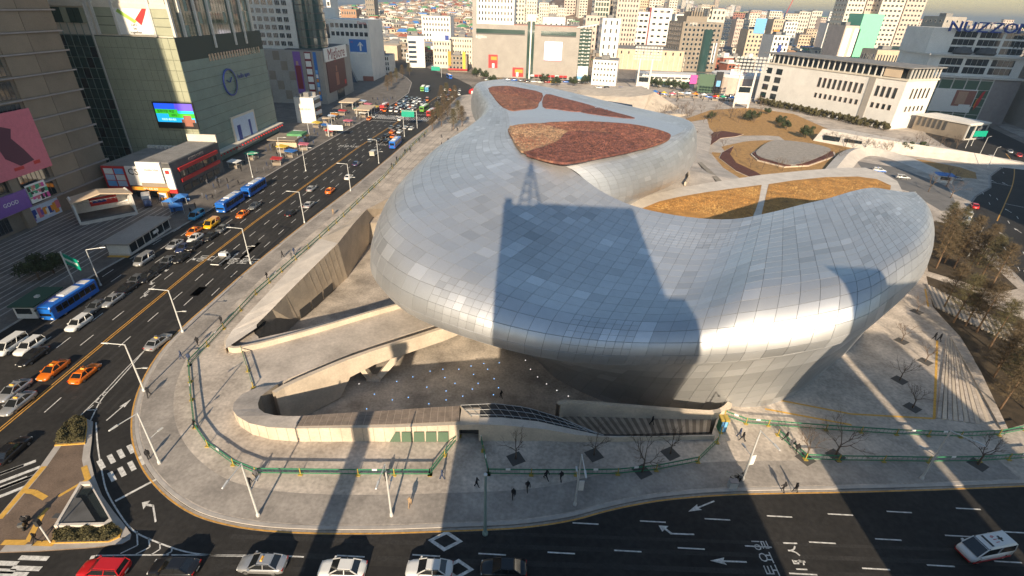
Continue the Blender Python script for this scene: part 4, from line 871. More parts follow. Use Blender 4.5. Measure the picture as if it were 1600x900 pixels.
pst = sign(mg, '+x', 0, 5, 37, 5.5, 21.6, 'c_maroon', 'giant_poster', .4); P(pst, 'poster_figure', 'c_brick', lambda b: b.box(.4,.45,18,23,8,15)); P(pst, 'poster_head', 'c_brick', lambda b: b.box(.4,.46,19.5,21.5,15.5,18.5))
P(pst, 'poster_mark', 'c_red', lambda b: b.box(.4,.45,33,36,7,9.5)); P(mg, 'entrance', 'glass_dark', lambda b: b.box(0,.2,18,31,0,5.2))
P(mg, 'roof_garden', 'roof_dark', lambda b: b.box(-20, -.4, 1, 49, 27.6, 28.1))
P(mg, 'tower_wall', 'frame_white', lambda b: b.box(-38, -14, 6, 48, 27.6, 80)); P(mg, 'tower_side', 'glass_teal', lambda b: b.box(-14, -13, 8, 46, 27.6, 80))
for k in range(6): 
    for i in range(6): link('window', win_mesh(2.6, 2.2, 'glass_dark', 'frame_white', '-y', 2, True), mg, loc=(-36.4+i*3.6, 5.95, 29.2+k*3.9))
P(mg, 'glass_corner', 'glass_teal', lambda b: b.lathe([(8.2,27.6),(8.2,80)], 28, (-8.5, 13, 0)), smooth=False)
for k in range(7): P(mg, 'glass_corner_band', 'frame_dark', lambda b: b.lathe([(8.35,29.6+k*3.9),(8.35,30.0+k*3.9)], 28, (-8.5, 13, 0)))
# ---- white office beyond with blue poster
dt = bld('white_poster_office', 'white office block with a big blue ski poster beyond the grey mall', 'building', -118, 400)
P(dt, 'wall', 'wall_white', lambda b: b.box(-22, 9.5, 0, 40, 0, 40.2)); P(dt, 'wall_wing', 'wall_white', lambda b: b.box(-30, -22.05, -6, 30, 0, 47))
windows(dt, '-y', 0, -18, 9, 8, 28.5, 39, 2, 2.5, 2.6, 'glass_dark', 'frame_white'); P(dt, 'stair_strip', 'glass_dark', lambda b: b.box(-20.6,-18.8,-.15,0,28,37))
windows(dt, '-y', -6, -29.5, -22.5, 1, 26, 46, 4, 3.5, 2.8, 'glass_dark', 'frame_white')
bp_ = sign(dt, '-y', 0, -5.4, 6.8, 18.4, 27.8, 'c_blue', 'poster', .3); P(bp_, 'poster_snow', 'c_white', lambda b: b.box(-5.3,6.7,-.36,-.3,18.4,19.6)); P(bp_, 'poster_skier', 'c_white', lambda b: (b.box(1.8,3,-.38,-.3,20.4,25), b.bar((2.4,-.34,26),(.6,-.34,23.6),.5), b.bar((2.4,-.34,26),(4.2,-.34,23.6),.5)))
wtext(dt, '-y', 0, 5, 38.3, 'Doota', 2.4, 'c_red', .1); wtext(bp_, '-y', 0, -3.6, 26, 'SKI', 1.2, 'c_red', .4)
P(dt, 'glass_prow', 'glass_blue', lambda b: b.add([(-14,-12,0),(0,-10,0),(-2,-.1,0),(-14,-.1,0),(-12,-4,18),(-10,-.1,18)], [(0,1,4),(1,2,5,4),(0,4,5,3)]))
P(dt, 'brick_base', 'c_brick', lambda b: b.box(2,9.7,-.4,0,0,3.4))
# ---- small white clinic block in front
sm = bld('small_white_clinic', 'small white three-storey block with rooftop plant beside the boulevard', 'building', -100, 247)
P(sm, 'wall', 'wall_white', lambda b: b.box(-5.5, 3.6, 0, 9, 0, 11.6)); 
for k in range(3): P(sm, 'window', 'glass_dark', lambda b: b.box(3.6,3.75,.6,8.6,2+k*3.4,3.6+k*3.4))
P(sm, 'rooftop_plant', 'roof_grey', lambda b: (b.box(-4.6,-2.2,1,3,11.6,13), b.box(-1.4,1.0,2,5,11.6,13.6), b.lathe([(.9,11.6),(.9,13.4)],10,(2.2,6,0)), b.lathe([(.7,11.6),(.7,13)],10,(-3,6,0))))
wtext(sm, '-y', 0, -1, 6.4, '동대문 성형외과', .85, 'c_brick', .06)
# ---- shop block on the corner by the stage
sx, sy = -98.0, 139.0
sh = bld('corner_shop_block', 'low shop block with white, orange and red fronts beside the stage', 'building', sx, sy)
P(sh, 'wall', 'frame_dark', lambda b: b.box(-21.5, -9.5, 2, 24, 0, 8.2)); P(sh, 'main_wall', 'roof_dark', lambda b: b.box(-9.45, 0, 0, 26, 0, 10.2))
P(sh, 'roof', 'roof_grey', lambda b: b.box(-21.4,-9.6,2.1,23.9,8.2,8.5)); P(sh, 'main_roof', 'roof_grey', lambda b: b.box(-9.3,-.3,.3,25.6,10.2,10.4)); P(sh, 'roof_parapet', 'wall_cream', lambda b: b.box(-9.4,0,25.6,26.2,10.2,12.6))
sign(sh, '-y', 2, -21.3, -14.6, .4, 8.4, 'c_red', 'menu_frame', .3)
for i in range(2):
    for k in range(3): P(sh, 'menu_board', ['c_skyblue','c_paleblue','c_white'][(i+k)%3], lambda b: b.box(-20.7+i*3, -18.1+i*3, 1.6, 1.68, 2.6+k*1.8, 4.2+k*1.8))
sign(sh, '-y', 2, -14.4, -9.6, 3, 8.6, 'c_white', 'shop_front', .4)
wtext(sh, '-y', 2, -12.2, 7.0, 'CS', 2.6, 'c_black', .46)
sign(sh, '-y', 0, -9.3, -2.4, 4.6, 10.6, 'c_white', 'white_hoarding', .5); wtext(sh, '-y', 0, -5.2, 8.4, 'Noble Hair', .9, 'ledge_grey', .56)
sign(sh, '-y', 0, -9.3, -2.0, 3.4, 4.5, 'wall_brown', 'fascia', .4); sign(sh, '-y', 0, -12.5, -1.6, 2.4, 3.3, 'c_orange', 'fascia', .6); wtext(sh, '-y', 0, -7, 2.85, '치킨 호프 광장', .7, 'c_white', .64)
sign(sh, '-y', 0, -1.9, .3, 2.6, 9.0, 'c_white', 'pillar_sign', .5); P(sh, 'pillar_mark', 'c_red', lambda b: b.box(-1.4,-.3,-.56,-.5,7.4,8.4)); sign(sh, '-y', 0, -1.7, .5, 1.8, 2.9, 'c_red', 'fascia', .6)
for u0, u1 in [(-12,-8),(-7.6,-3.4),(-2.8,-.4)]: P(sh, 'shop_window', 'glass_dark', lambda b: b.box(u0,u1,-.12,-.0,.2,2.3))
P(sh, 'orange_kiosk', 'c_orange', lambda b: b.box(-4.6,-1.8,-1.8,-.7,.14,2.4)); P(sh, 'kiosk_poster', 'c_paleblue', lambda b: b.box(-4.2,-2.2,-1.9,-1.8,.9,2.2))
for z in (4.0, 7.2): sign(sh, '+x', 0, 3, 24, z, z+1.0, 'c_red', 'red_band', .5)
for k, z in enumerate((5.2, 1.0)):
    for i in range(5): P(sh, 'shop_window', 'glass_dark', lambda b: b.box(0,.12,3.4+i*4.1,6.8+i*4.1,z,z+1.8))
wtext(sh, '+x', 0, 13, 9.2, 'HOLLYS COFFEE', 1.1, 'ledge_grey', .1)
for i in range(14): P(sh, 'roof_unit', 'frame_white', lambda b: b.box(-20.8+i*1.35,-19.8+i*1.35,22,22.9,8.5,9.4))
# ================================================================== NORTH AND EAST BUILDINGS
def AYp(px, py, Y):
    u = (px - 800) / CAM_F; v = (450 - py) / CAM_F; a = u*cr - v*sr; b = u*sr + v*cr; d = (a, cp + b*sp, -sp + b*cp); t = Y / d[1]
    return d[0]*t, CAM_H + d[2]*t
def blk(name, label, Y, pl, pr, pt, depth, m, nu=0, nz=0, wf=.5, hf=.5, gm='glass_dark', cat='building', z0=0, rz=0, group=None, cap=True, fm='frame_white', zb=1.5, side=True):
    x0, z1 = AYp(pl, pt, Y); x1, _ = AYp(pr, pt, Y); W = x1 - x0
    t = bld(name, label, cat, x0, Y, rz, group); t.location.z = z0; h = z1 - z0
    P(t, 'wall', m, lambda b: b.box(0, W, 0, depth, -2, h))
    if cap: P(t, 'roof', 'roof_grey', lambda b: (b.box(.4, W-.4, .4, depth-.4, h, h+.25), b.box(W*.3, W*.62, depth*.3, depth*.6, h+.25, h+2.6)))
    if nu:
        fh = (h - zb) / nz
        windows(t, '-y', 0, W*.04, W*.96, nu, zb, h-.4, nz, W*.92/nu*wf, fh*hf, gm, fm)
        if side and x0 > 10:
            k = max(1, int(nu * depth / W * .7)); windows(t, '-x', 0, depth*.06, depth*.94, k, zb, h-.4, nz, depth*.88/k*wf, fh*hf, gm, fm)
    return t, W, h
# ---- long grey mall at the head of the boulevard
ft_ = bld('long_grey_mall', 'long blank grey mall with white tower block behind the red-planted roof', 'building', -39, 452, R(-2))
P(ft_, 'wall', 'wall_grey', lambda b: b.box(0, 86, 0, 45, 0, 39)); P(ft_, 'roof_edge', 'c_brick', lambda b: b.box(33, 86, .3, 2, 39, 39.5))
P(ft_, 'tower_wall', 'wall_white', lambda b: b.box(3, 33, 2, 40, 39, 92)); windows(ft_, '-y', 2, 4, 32, 11, 40.5, 70, 7, 1.1, 2.0, 'glass_dark', 'wall_white')
P(ft_, 'tower_side', 'wall_grey', lambda b: b.box(0, 2.95, 0, 40, 39, 92))
for u0, u1 in [(3,42),(55,83)]: P(ft_, 'strip_window', 'glass_green', lambda b: b.box(u0,u1,-.15,0,32.6,35.6)); P(ft_, 'strip_shadow', 'frame_dark', lambda b: b.box(u0,u1,-.12,0,31.8,32.5))
for u in (44.2, 47.6): P(ft_, 'lift_glass', 'glass_green', lambda b: b.box(u,u+2.2,-1.2,0,0,42))
P(ft_, 'lift_core', 'wall_white', lambda b: b.box(46.45,47.55,-1.4,0,0,42.5)); P(ft_, 'lift_head', 'frame_white', lambda b: b.box(43.5,50.5,-1.5,3,42,47))
P(ft_, 'glazed_end', 'glass_green', lambda b: b.box(86.05,95.5,.2,40,4,38)); 
for k in range(13):
    for i in range(4): P(ft_, 'end_fin', 'frame_white', lambda b: b.box(86.2+i*2.3, 88+i*2.3, -.1, .2, 5+k*2.6, 5.5+k*2.6+(i%2)*.5))
P(ft_, 'end_roof', 'wall_white', lambda b: b.hexa([(83,-1,38.5),(97,-1,40.5),(97,10,40.5),(83,10,38.5)],[(83,-1,39),(100,-1,42),(100,10,42),(83,10,39)]))
led = P(ft_, 'led_board', 'scr_white', lambda b: b.box(58.5,72.5,-.4,0,14.5,28)); P(ft_, 'led_strip', 'c_pink', lambda b: b.box(58.5,72.5,-.45,-.1,14.0,14.5))
wtext(ft_, '-y', 0, 65.5, 23.5, 'FITIN\nOPEN', 2.6, 'c_pink', .42); wtext(ft_, '-y', 0, 7, 29.8, '6@fitin', 3, 'c_white', .1)
for u0, u1, z0, z1 in [(13,20.5,6,17),(33,42,-.0,8)]:
    s_ = P(ft_, 'poster', 'c_red', lambda b: b.box(u0,u1,-.3,0,z0+1,z1)); P(s_, 'poster_sun', 'c_orange', lambda b: b.box(u0+2,u1-.6,-.36,-.3,z1-4,z1-1.4)); P(s_, 'poster_figure', 'c_white', lambda b: b.box(u0+3,u0+5,-.38,-.3,z0+1.2,z0+4.5))
P(ft_, 'banner', 'c_white', lambda b: b.box(86.5,95,-.6,-.2,0,11)); P(ft_, 'banner_foot', 'c_skyblue', lambda b: b.box(86.5,95,-.7,-.6,1,3.4))
for i in range(9): P(ft_, 'stall_awning', 'c_red' if i%3 else 'c_white', lambda b: b.hexa([(48+i*3.4,-4.5,2.2),(51+i*3.4,-4.5,2.2),(51+i*3.4,-1.4,3.2),(48+i*3.4,-1.4,3.2)],[(48+i*3.4,-4.5,2.4),(51+i*3.4,-4.5,2.4),(51+i*3.4,-1.4,3.4),(48+i*3.4,-1.4,3.4)]))
# ---- mid-distance blocks
blk('white_hospital', 'white four-storey block with small square windows right of the grey mall', 425, 927, 966, 93, 24, 'wall_white', 7, 4, .42, .34, rz=R(-12))
hl_, W, h = blk('cream_hall', 'cream windowless hall with a row of slot windows under its eaves', 555, 966, 1068, 76, 60, 'wall_tan', 0, 0, rz=R(-6)); 
for i in range(9): P(hl_, 'slot_window', 'glass_dark', lambda b: b.box(3+i*7.2,4.3+i*7.2,-.12,0,h-4.2,h-1.6))
for i in range(14): P(hl_, 'pilaster', 'wall_cream', lambda b: b.box(.6+i*5,1.2+i*5,-.4,0,0,h-5))
bt, W, h = blk('brown_office_tower', 'brown office tower with a curved glass bay and stepped crown', 555, 1068, 1136, 34, 34, 'wall_brown', 9, 10, .55, .55, rz=R(8))
P(bt, 'glass_bay', 'glass_teal', lambda b: b.lathe([(5,0),(5,h-6)], 16, (W*.66,.5,0))); P(bt, 'crown', 'wall_brown', lambda b: (b.box(4,W*.6,3,25,h,h+5), b.box(8,W*.5,5,20,h+5,h+9)))
for i in range(10): P(bt, 'crown_fin', 'frame_dark', lambda b: b.box(5+i*2.6,5.6+i*2.6,3,4,h+5,h+12))
P(bt, 'sign_strip', 'c_white', lambda b: b.box(W*.84,W*.86,-.5,-.1,8,h*.6)); P(bt, 'sign_strip', 'c_paleblue', lambda b: b.box(W*.9,W*.93,-.5,-.1,8,h*.6)); wtext(bt, '-y', 0, W*.25, h-1.8, '신평화', 3, 'c_white', .3)
for args in [
 ('white_twin_tower', 'white tower with black window strips, left of a white pair', 690, 992, 1016, 18, 30, 'wall_white', 3, 8, .7, .35),
 ('white_sign_tower', 'white tower with a red stripe and roof lettering, right of a white pair', 700, 1019, 1052, 12, 34, 'wall_white', 3, 8, .5, .3),
 ('tan_grid_tower', 'tan office tower with a tight grid of windows', 640, 966, 1001, -4, 30, 'wall_pink', 7, 13, .5, .5),
 ('green_glass_tower', 'green glass apartment tower beside a dark glass fin', 680, 934, 958, -40, 26, 'wall_cream', 5, 16, .8, .7),
 ('dark_fin_tower', 'dark narrow glass slab between green and tan towers', 690, 958.5, 966, -40, 26, 'wall_brown', 2, 14, .8, .7),
 ('pink_flat_block', 'pinkish flat-roofed block right of the white roof canopy', 600, 916, 945, 24, 24, 'wall_pink', 5, 7, .5, .4),
 ('low_white_block', 'low white slab in front of the tan grid tower', 560, 942, 971, 28, 20, 'wall_white', 3, 6, .25, .5),
 ('white_school_annex', 'long white annex with a flat roof behind the grey mall', 520, 848, 884, 26, 20, 'wall_white', 4, 3, .3, .3)]:
    t, W, h = blk(*args, gm='glass_green' if 'green' in args[0] else 'glass_dark')
    if args[0] == 'white_sign_tower': P(t, 'red_stripe', 'c_deepred', lambda b: b.box(-2.4,-.1,-.1,10,0,h)); wtext(t, '-y', 0, W*.6, h-4, 'MIRAE', 4, 'ledge_grey', .2)
for i, (pl, pr, pt, Y) in enumerate([(779,800,-20,760),(801,822,-30,740),(823,840,-5,720),(843,858,4,700),(859,872,8,690),(872,884,12,680)]):
    blk('apartment_tower', ['first','second','third','fourth','fifth','sixth'][i] + ' cream apartment tower from the left behind the grey mall', Y, pl, pr, pt, 22, 'wall_cream', 4, 16, .45, .5, group='cream apartment towers behind the grey mall', cat='apartment')
# ---- round silver market hall, blue-roofed hall
rh = bld('round_market_hall', 'round pale metal market hall with a red rooftop sign', 'building', 165, 412)
P(rh, 'drum', 'silver_roof' if 'silver_roof' in M else 'wall_pink', lambda b: b.lathe([(19,0),(19,13),(17,13.2)], 36), smooth=False); P(rh, 'drum_band', 'wall_white', lambda b: b.lathe([(19.3,11.4),(19.3,13.4)], 36)); P(rh, 'rooftop_sign', 'c_white', lambda b: b.box(-11,5,-12,-11.5,13.4,17)); wtext(rh, '-y', -12, -3, 15.2, '청평화', 3, 'c_red', .1)
P(rh, 'entrance_poster', 'c_black', lambda b: b.box(-21,-16,-13,-12,0,15)); P(rh, 'poster_print', 'c_skyblue', lambda b: b.box(-20,-17,-13.1,-13,5,9)); P(rh, 'green_front', 'green_glass', lambda b: b.box(-33,-21.5,-12,-4,0,13)); P(rh, 'pink_sign', 'c_magenta', lambda b: b.box(-39,-34,-11,-10,6,12))
bh = bld('blue_roof_hall', 'dark hall with a bright blue roof behind the white floodlight frame', 'building', 186, 402)
P(bh, 'wall', 'glass_blue', lambda b: b.box(0,28,0,30,0,13)); P(bh, 'roof', 'roof_blue', lambda b: b.hexa([(-1,-1,13),(29,-1,15),(29,31,17),(-1,31,15)],[(-1,-1,13.5),(29,-1,16),(29,31,18),(-1,31,15.5)]))
wm = bld('white_market_row', 'low white market row with green awnings left of the round hall', 'building', 96, 430)
P(wm, 'wall', 'wall_white', lambda b: b.box(0,48,0,20,0,9)); 
for k in range(2):
    for i in range(9): P(wm, 'awning', 'roof_green' if k == 0 else 'frame_dark', lambda b: b.box(.6+i*5.3,5+i*5.3,-.8,0,2.6+k*3.4,3.6+k*3.4))
# ---- stone-faced school with pergola roof
sc = bld('stone_school', 'long pale stone-faced institute with tall windows and a pergola roof', 'building', 201, 283, R(25.7))
P(sc, 'wall', 'wall_white', lambda b: b.box(0,27,0,92,0,24.5)); P(sc, 'recess', 'wall_grey', lambda b: b.box(-.3,0,16,19.5,0,24.4)); P(sc, 'cornice', 'wall_cream', lambda b: b.box(-.5,27.5,-.5,92.5,24.5,25.3))
windows(sc, '-x', 0, 21, 50, 9, 13.5, 22.5, 1, 1.9, 5.2, 'glass_dark', 'wall_pink'); windows(sc, '-x', 0, 21, 50, 9, 8.5, 13, 1, 1.7, 2.6, 'glass_dark', 'wall_pink')
windows(sc, '-x', 0, 2.5, 15, 4, 13.5, 22.5, 1, 1.9, 5.2, 'glass_dark', 'wall_pink'); windows(sc, '-x', 0, 2.5, 15, 4, 8.5, 13, 1, 1.7, 2.6, 'glass_dark', 'wall_pink')
windows(sc, '-y', 0, 6, 24, 5, 13.5, 22.5, 1, 1.6, 5, 'glass_dark', 'wall_pink'); windows(sc, '-y', 0, 6, 24, 5, 8, 12.5, 1, 1.6, 2.6, 'glass_dark', 'wall_pink')
windows(sc, '-x', 0, 74, 90, 2, 3, 23, 4, 4.5, 3.2, 'glass_dark', 'frame_dark')
P(sc, 'attic', 'glass_dark', lambda b: b.box(2.5,25,2.5,88,25.3,30)); P(sc, 'pergola_slab', 'roof_grey', lambda b: b.box(-1.5,28,-1.5,92,30.4,31)); P(sc, 'attic_panel', 'wall_tan', lambda b: b.box(-.2,.1,4,13,25.6,30))
for i in range(22): P(sc, 'pergola_post', 'frame_white', lambda b: b.box(-.3,.3,14+i*3.5,14.5+i*3.5,25.3,30.4))
for i in range(9): P(sc, 'pergola_post', 'frame_white', lambda b: b.box(1+i*3.1,1.5+i*3.1,-.3,.3,25.3,30.4))
# ---- mall with blue roof letters
nz_ = bld('blue_letter_mall', 'stepped white mall with huge blue rooftop letters at the right edge', 'building', 236, 320, R(-10))
P(nz_, 'podium', 'wall_grey', lambda b: b.box(0,50,0,40,0,24)); P(nz_, 'podium_glass', 'green_glass', lambda b: b.box(2,36,-.4,0,1,23))
for u in (2,8.8,15.6,22.4,29.2,36): P(nz_, 'mullion', 'frame_white', lambda b: b.box(u-.25,u+.25,-.7,0,0,24))
for z in (4.5,9,13.5,18,23): P(nz_, 'transom', 'frame_white', lambda b: b.box(2,36,-.6,0,z-.12,z+.12))
P(nz_, 'side_tiles', 'ledge_grey', lambda b: b.box(36.4,50,-.3,0,0,23.6))
P(nz_, 'ledge_roof', 'frame_white', lambda b: b.box(-1,51,-1.4,39,24,25)); P(nz_, 'middle_block', 'wall_white', lambda b: b.box(0,49,3,40,25,35)); P(nz_, 'ledge_roof', 'frame_white', lambda b: b.box(-1,50,1.6,39,35,35.9)); P(nz_, 'upper_block', 'wall_white', lambda b: b.box(-1,48,8,40,35.9,49))
for i in range(3): 
    for k in range(2): link('window', win_mesh(11.5, 3.4, 'glass_dark', 'frame_white', '-y', 3), nz_, loc=(12+i*13.2, 3, 26.2+k*4.3))
    for k in range(3): link('window', win_mesh(11.5, 3.0, 'glass_dark', 'frame_white', '-y', 3), nz_, loc=(16.5+i*13, 8, 36.6+k*4))
for k, s_ in enumerate('NUZZON'): wtext(nz_, '-y', 7.0, 9+k*6.9, 49.6, s_, 7.4, 'c_navy', .4, sx=1.25, depth=.5)
scn = P(nz_, 'face_poster', 'c_white', lambda b: b.box(8,30,-1.1,-.5,5.5,18)); P(scn, 'poster_hair', 'c_brick', lambda b: b.box(19,29.6,-1.16,-1.1,9,17.6)); P(scn, 'poster_face', 'c_skin', lambda b: b.box(20.5,25.5,-1.22,-1.1,10,17)); P(scn, 'poster_sleeve', 'c_white', lambda b: b.box(23,29,-1.2,-1.1,5.6,10))
for u in (4.2,31.5): P(nz_, 'banner', 'c_red', lambda b: b.add([(u,-1,7),(u+1.6,-1,10),(u+2.4,-1,18),(u+1,-1,17),(u,-1,12)], [(0,1,2,3,4)])); P(nz_, 'banner_tip', 'c_orange', lambda b: b.add([(u-.6,-.95,9),(u+.6,-.95,8),(u+.4,-.95,14),(u-.4,-.95,13)], [(0,1,2,3)]))
for u in (17,29): P(nz_, 'terrace_shrubs', 'roof_dark', lambda b: b.lathe([(4,35.9),(5,37),(3.5,39),(.5,40)], 9, (u,5.5,0)))
for i in range(24): P(nz_, 'vent_dot', 'frame_dark', lambda b: b.box(42.6+(i%3)*2,43.3+(i%3)*2,7.85,8,37+(i//3)*1.5,37.6+(i//3)*1.5))
for i in range(12): P(nz_, 'roof_unit', 'ledge_grey', lambda b: b.box(22+i*2.2,23.6+i*2.2,18,20,49,50.5+(i%3)*.7))
# ---- dotted grey building at the frame edge, tall flats behind, crane
dg = bld('dotted_grey_mall', 'grey mall with scattered blue square windows at the right frame edge', 'building', 287, 296, R(-18))
P(dg, 'wall', 'wall_grey', lambda b: b.box(0,60,0,40,0,46))
for i in range(60): P(dg, 'dot_window', 'c_navy' if i%3 else 'frame_dark', lambda b, u=random.uniform(1,24), z=random.uniform(2,34): b.box(u,u+.8,-.12,0,z,z+.8))
for i, (pl, pr, pt, Y) in enumerate([(1345,1374,-60,640),(1376,1398,-60,655),(1400,1438,-60,640),(1440,1472,-60,655)]):
    blk('tall_flats', ['leftmost','second','third','rightmost'][i] + ' of four tall pale apartment slabs behind the institute', Y, pl, pr, pt, 26, 'wall_pink' if i % 2 else 'wall_cream', 5, 22, .62, .4, group='tall pale apartment slabs', cat='apartment')
blk('grey_slab_tower', 'tall grey slab with big roof characters left of the blue letter mall', 480, 1478, 1512, 26, 26, 'wall_grey', 4, 9, .35, .3)
ms = blk('mint_sign_building', 'office with white sign panels and a mint green side wall', 470, 1322, 1344, 40, 24, 'wall_pink', 0, 0)
P(ms[0], 'mint_wall', 'c_mint', lambda b: b.box(ms[1],ms[1]+17,-.5,20,0,ms[2]+9)); 
for k in range(2): P(ms[0], 'sign_panel', 'c_white', lambda b: b.box(.8+k*7,5.6+k*7,-.5,-.1,4,ms[2]-2)); [P(ms[0], 'sign_glyph', 'c_red' if k else 'c_blue', lambda b, q=q: b.box(1.8+k*7,4.6+k*7,-.6,-.5,6+q*5,8.8+q*5)) for q in range(4)]
blk('low_brown_office', 'low brown office with vertical fins behind the institute roof', 430, 1372, 1418, 78, 20, 'wall_tan', 9, 2, .5, .6); blk('low_green_box', 'low greenish box building beside the brown office', 425, 1420, 1446, 75, 20, 'tile_green_e', 0, 0)
cn = bld('tower_crane', 'tower crane with a raised red jib on the skyline', 'crane', *[v for v in (AYp(1228, 20, 1300)[0], 1300)])
P(cn, 'mast', 'c_navy', lambda b: (b.bar((0,0,0),(0,0,58),1.8), b.box(-4,4,-2,2,50,55))); P(cn, 'jib', 'c_red', lambda b: b.bar((0,0,55),(14,0,104),1.1)); P(cn, 'counter_jib', 'c_navy', lambda b: b.box(-12,0,-1,1,55,57))
# ---- floodlight frames kept from the old stadium
def floodlight(label, px, Y, h, hb):
    x, _ = AYp(px, 140, Y); t = bld('floodlight_frame', label, 'floodlight', x, Y, R(-8), 'white stadium floodlight frames'); 
    for u in (0, 8.6): P(t, 'post', 'frame_white', lambda b: b.box(u-.55,u+.55,-.5,.5,0,h))
    P(t, 'panel', 'frame_white', lambda b: b.box(.56,8.04,-.3,.3,2.5,hb)); P(t, 'board', 'glass_dark', lambda b: b.box(.9,7.7,-.36,-.3,hb-3.6,hb-.4))
    P(t, 'lamp_rack', 'steel', lambda b: [b.box(-4.5+i*2.2,-3.0+i*2.2,-.4,.1,h-1+k*1.9,h+.2+k*1.9) for i in range(9) for k in range(5)], kind='stuff')
    P(t, 'rack_frame', 'frame_white', lambda b: [b.bar((-5,.2,h-.6+k*1.9),(14,.2,h-.6+k*1.9),.16) for k in range(5)] and b)
floodlight('white floodlight frame left of the green trees near the market row', 994, 400, 22, 10); floodlight('white floodlight frame in front of the blue-roofed hall', 1152, 338, 22, 13)
# ---- concrete wedge pavilion and long history hall in the park
wd = bld('concrete_wedge', 'angular concrete pavilion with one long slanted window in the park', 'building', 62, 318)
P(wd, 'wall', 'concrete', lambda b: b.add([(-30,20,0),(8,-20,0),(38,8,0),(26,52,0),(-28,44,0),(-22,22,4),(4,0,7),(16,2,8.5),(22,14,8.5),(20,44,8),(-22,40,5)], [(0,1,6,5),(1,7,6),(1,2,8,7),(2,3,9,8),(3,4,10,9),(4,0,5,10),(5,6,7,8,9,10)]))
P(wd, 'window', 'glass_blue', lambda b: b.add([(-10.4,-4.4,3.0),(3.5,-18.0,2.0),(3.6,-12,4.6),(-9,-2.2,4.7)], [(0,1,2,3)]))
P(wd, 'shed', 'concrete_dark', lambda b: b.box(-24,-6,-30,-22,0,3)); P(wd, 'ramp_wall', 'concrete', lambda b: b.hexa([(12,-34,0),(36,-14,0),(37,-11,0),(12,-31,0)],[(12,-34,3.4),(36,-14,.8),(37,-11,.8),(12,-31,3.4)]))
hh = bld('history_hall', 'low pale concrete hall with two wide windows below the institute', 'building', 150, 242, R(-38))
P(hh, 'wall', 'pale_stone', lambda b: b.add([(-10,0,0),(12,-4,0),(58,6,0),(80,12,0),(74,22,0),(0,16,0),(-8,4,5.4),(10,0,5.2),(52,9,3.6),(70,14,1.2),(66,20,1.2),(0,14,5)], [(0,1,7,6),(1,2,8,7),(2,3,9,8),(3,4,10,9),(4,5,11,10),(5,0,6,11),(6,7,8,9,10,11)]))
for u in (-6, 3): P(hh, 'window', 'glass_dark', lambda b: b.hexa([(u,-.8-u*.14,1),(u+7,-1.9-u*.14,1),(u+7,.2-u*.14,1),(u,.2-u*.14,1)],[(u,-.6-u*.14,3.4),(u+7,-1.5-u*.14,3.4),(u+7,.2-u*.14,3.4),(u,.2-u*.14,3.4)]))
# ---- glass box pavilion by the right street
gp = bld('glass_box_pavilion', 'dark box pavilion with a glazed white-framed end by the right street', 'building', 225, 262, R(22))
P(gp, 'wall', 'wall_brown', lambda b: b.box(0,16,.4,26,0,7.5)); P(gp, 'roof', 'wall_white', lambda b: b.box(-.5,16.5,-.5,26.5,7.5,8.2)); P(gp, 'end_glass', 'glass_dark', lambda b: b.box(.8,15.2,.1,.4,.8,6.8))
for a, b_ in [((0,0,.3),(16,0,.3)),((0,0,7.2),(16,0,7.2)),((.3,0,0),(.3,0,7.5)),((15.7,0,0),(15.7,0,7.5)),((6,0,0),(6,0,7.4)),((10.5,0,0),(10.5,0,7.4))]: P(gp, 'end_frame', 'frame_white', lambda b: b.bar(a, b_, .55))
for i in range(6): P(gp, 'side_fin', 'frame_dark', lambda b: b.box(-.35,0,10+i*2.6,11+i*2.6,3,7))
# ---- head of the boulevard
blk('white_flats', 'white apartment block standing above the low hillside houses', 640, 658, 704, 24, 22, 'wall_white', 9, 7, .45, .45, rz=R(-4))
wl, W, h = blk('grey_white_slab', 'grey and white office slab at the bend of the boulevard', 500, 636, 662, 56, 30, 'wall_white', 0, 0, rz=R(10)); 
for k in range(5): P(wl, 'band_window', 'glass_blue', lambda b: b.box(.6,W*.5,-.12,0,4+k*4,6+k*4))
cw, W, h = blk('cream_shop_row', 'cream shop row with a white billboard left of the grey mall', 505, 676, 704, 62, 24, 'wall_cream', 6, 4, .45, .4); P(cw, 'billboard', 'c_white', lambda b: b.box(.5,W-1,-.8,-.3,h-1,h+6)); P(cw, 'billboard_print', 'c_navy', lambda b: b.box(W*.7,W-1.4,-.9,-.8,h,h+4))
cw2, W, h = blk('cream_office_row', 'cream office row with small windows beside the grey mall', 520, 705, 738, 58, 24, 'wall_cream', 8, 5, .4, .4)
rs, W, h = blk('red_shop_row', 'low brown shop row with red and yellow signs by the grey mall corner', 480, 700, 730, 86, 14, 'wall_brown', 5, 3, .6, .5); P(rs, 'yellow_sign', 'c_yellow', lambda b: b.box(W-4,W-1.5,-.9,-.3,2,h+3)); P(rs, 'red_awning', 'c_red', lambda b: b.box(0,W,-1.5,-.2,1.4,2.6)); P(rs, 'orange_sign', 'c_orange', lambda b: b.box(0,2.6,-.9,-.3,5,h+3))
ar_, W, h = blk('white_arcade', 'low white arcade with two rows of dark arches beside the white office', 452, 580, 608, 86, 20, 'wall_white', 8, 3, .55, .6)
blk('stone_bank', 'brown rocky bank wall below the hillside houses', 560, 576, 620, 70, 30, 'wall_tan', 0, 0, cap=False, cat='wall')
blk('orange_flats', 'orange brick block high on the hillside at left', 900, 532, 556, 14, 30, 'roof_orange', 6, 4, .5, .4); blk('brown_slab_tower', 'brown slab tower on the hillside crest', 950, 569, 583, -12, 26, 'wall_brown', 4, 9, .5, .4); blk('dark_glass_slab', 'dark glazed slab peeking beside the grey mall tower', 470, 508, 514, -10, 20, 'wall_white', 1, 12, .7, .6)
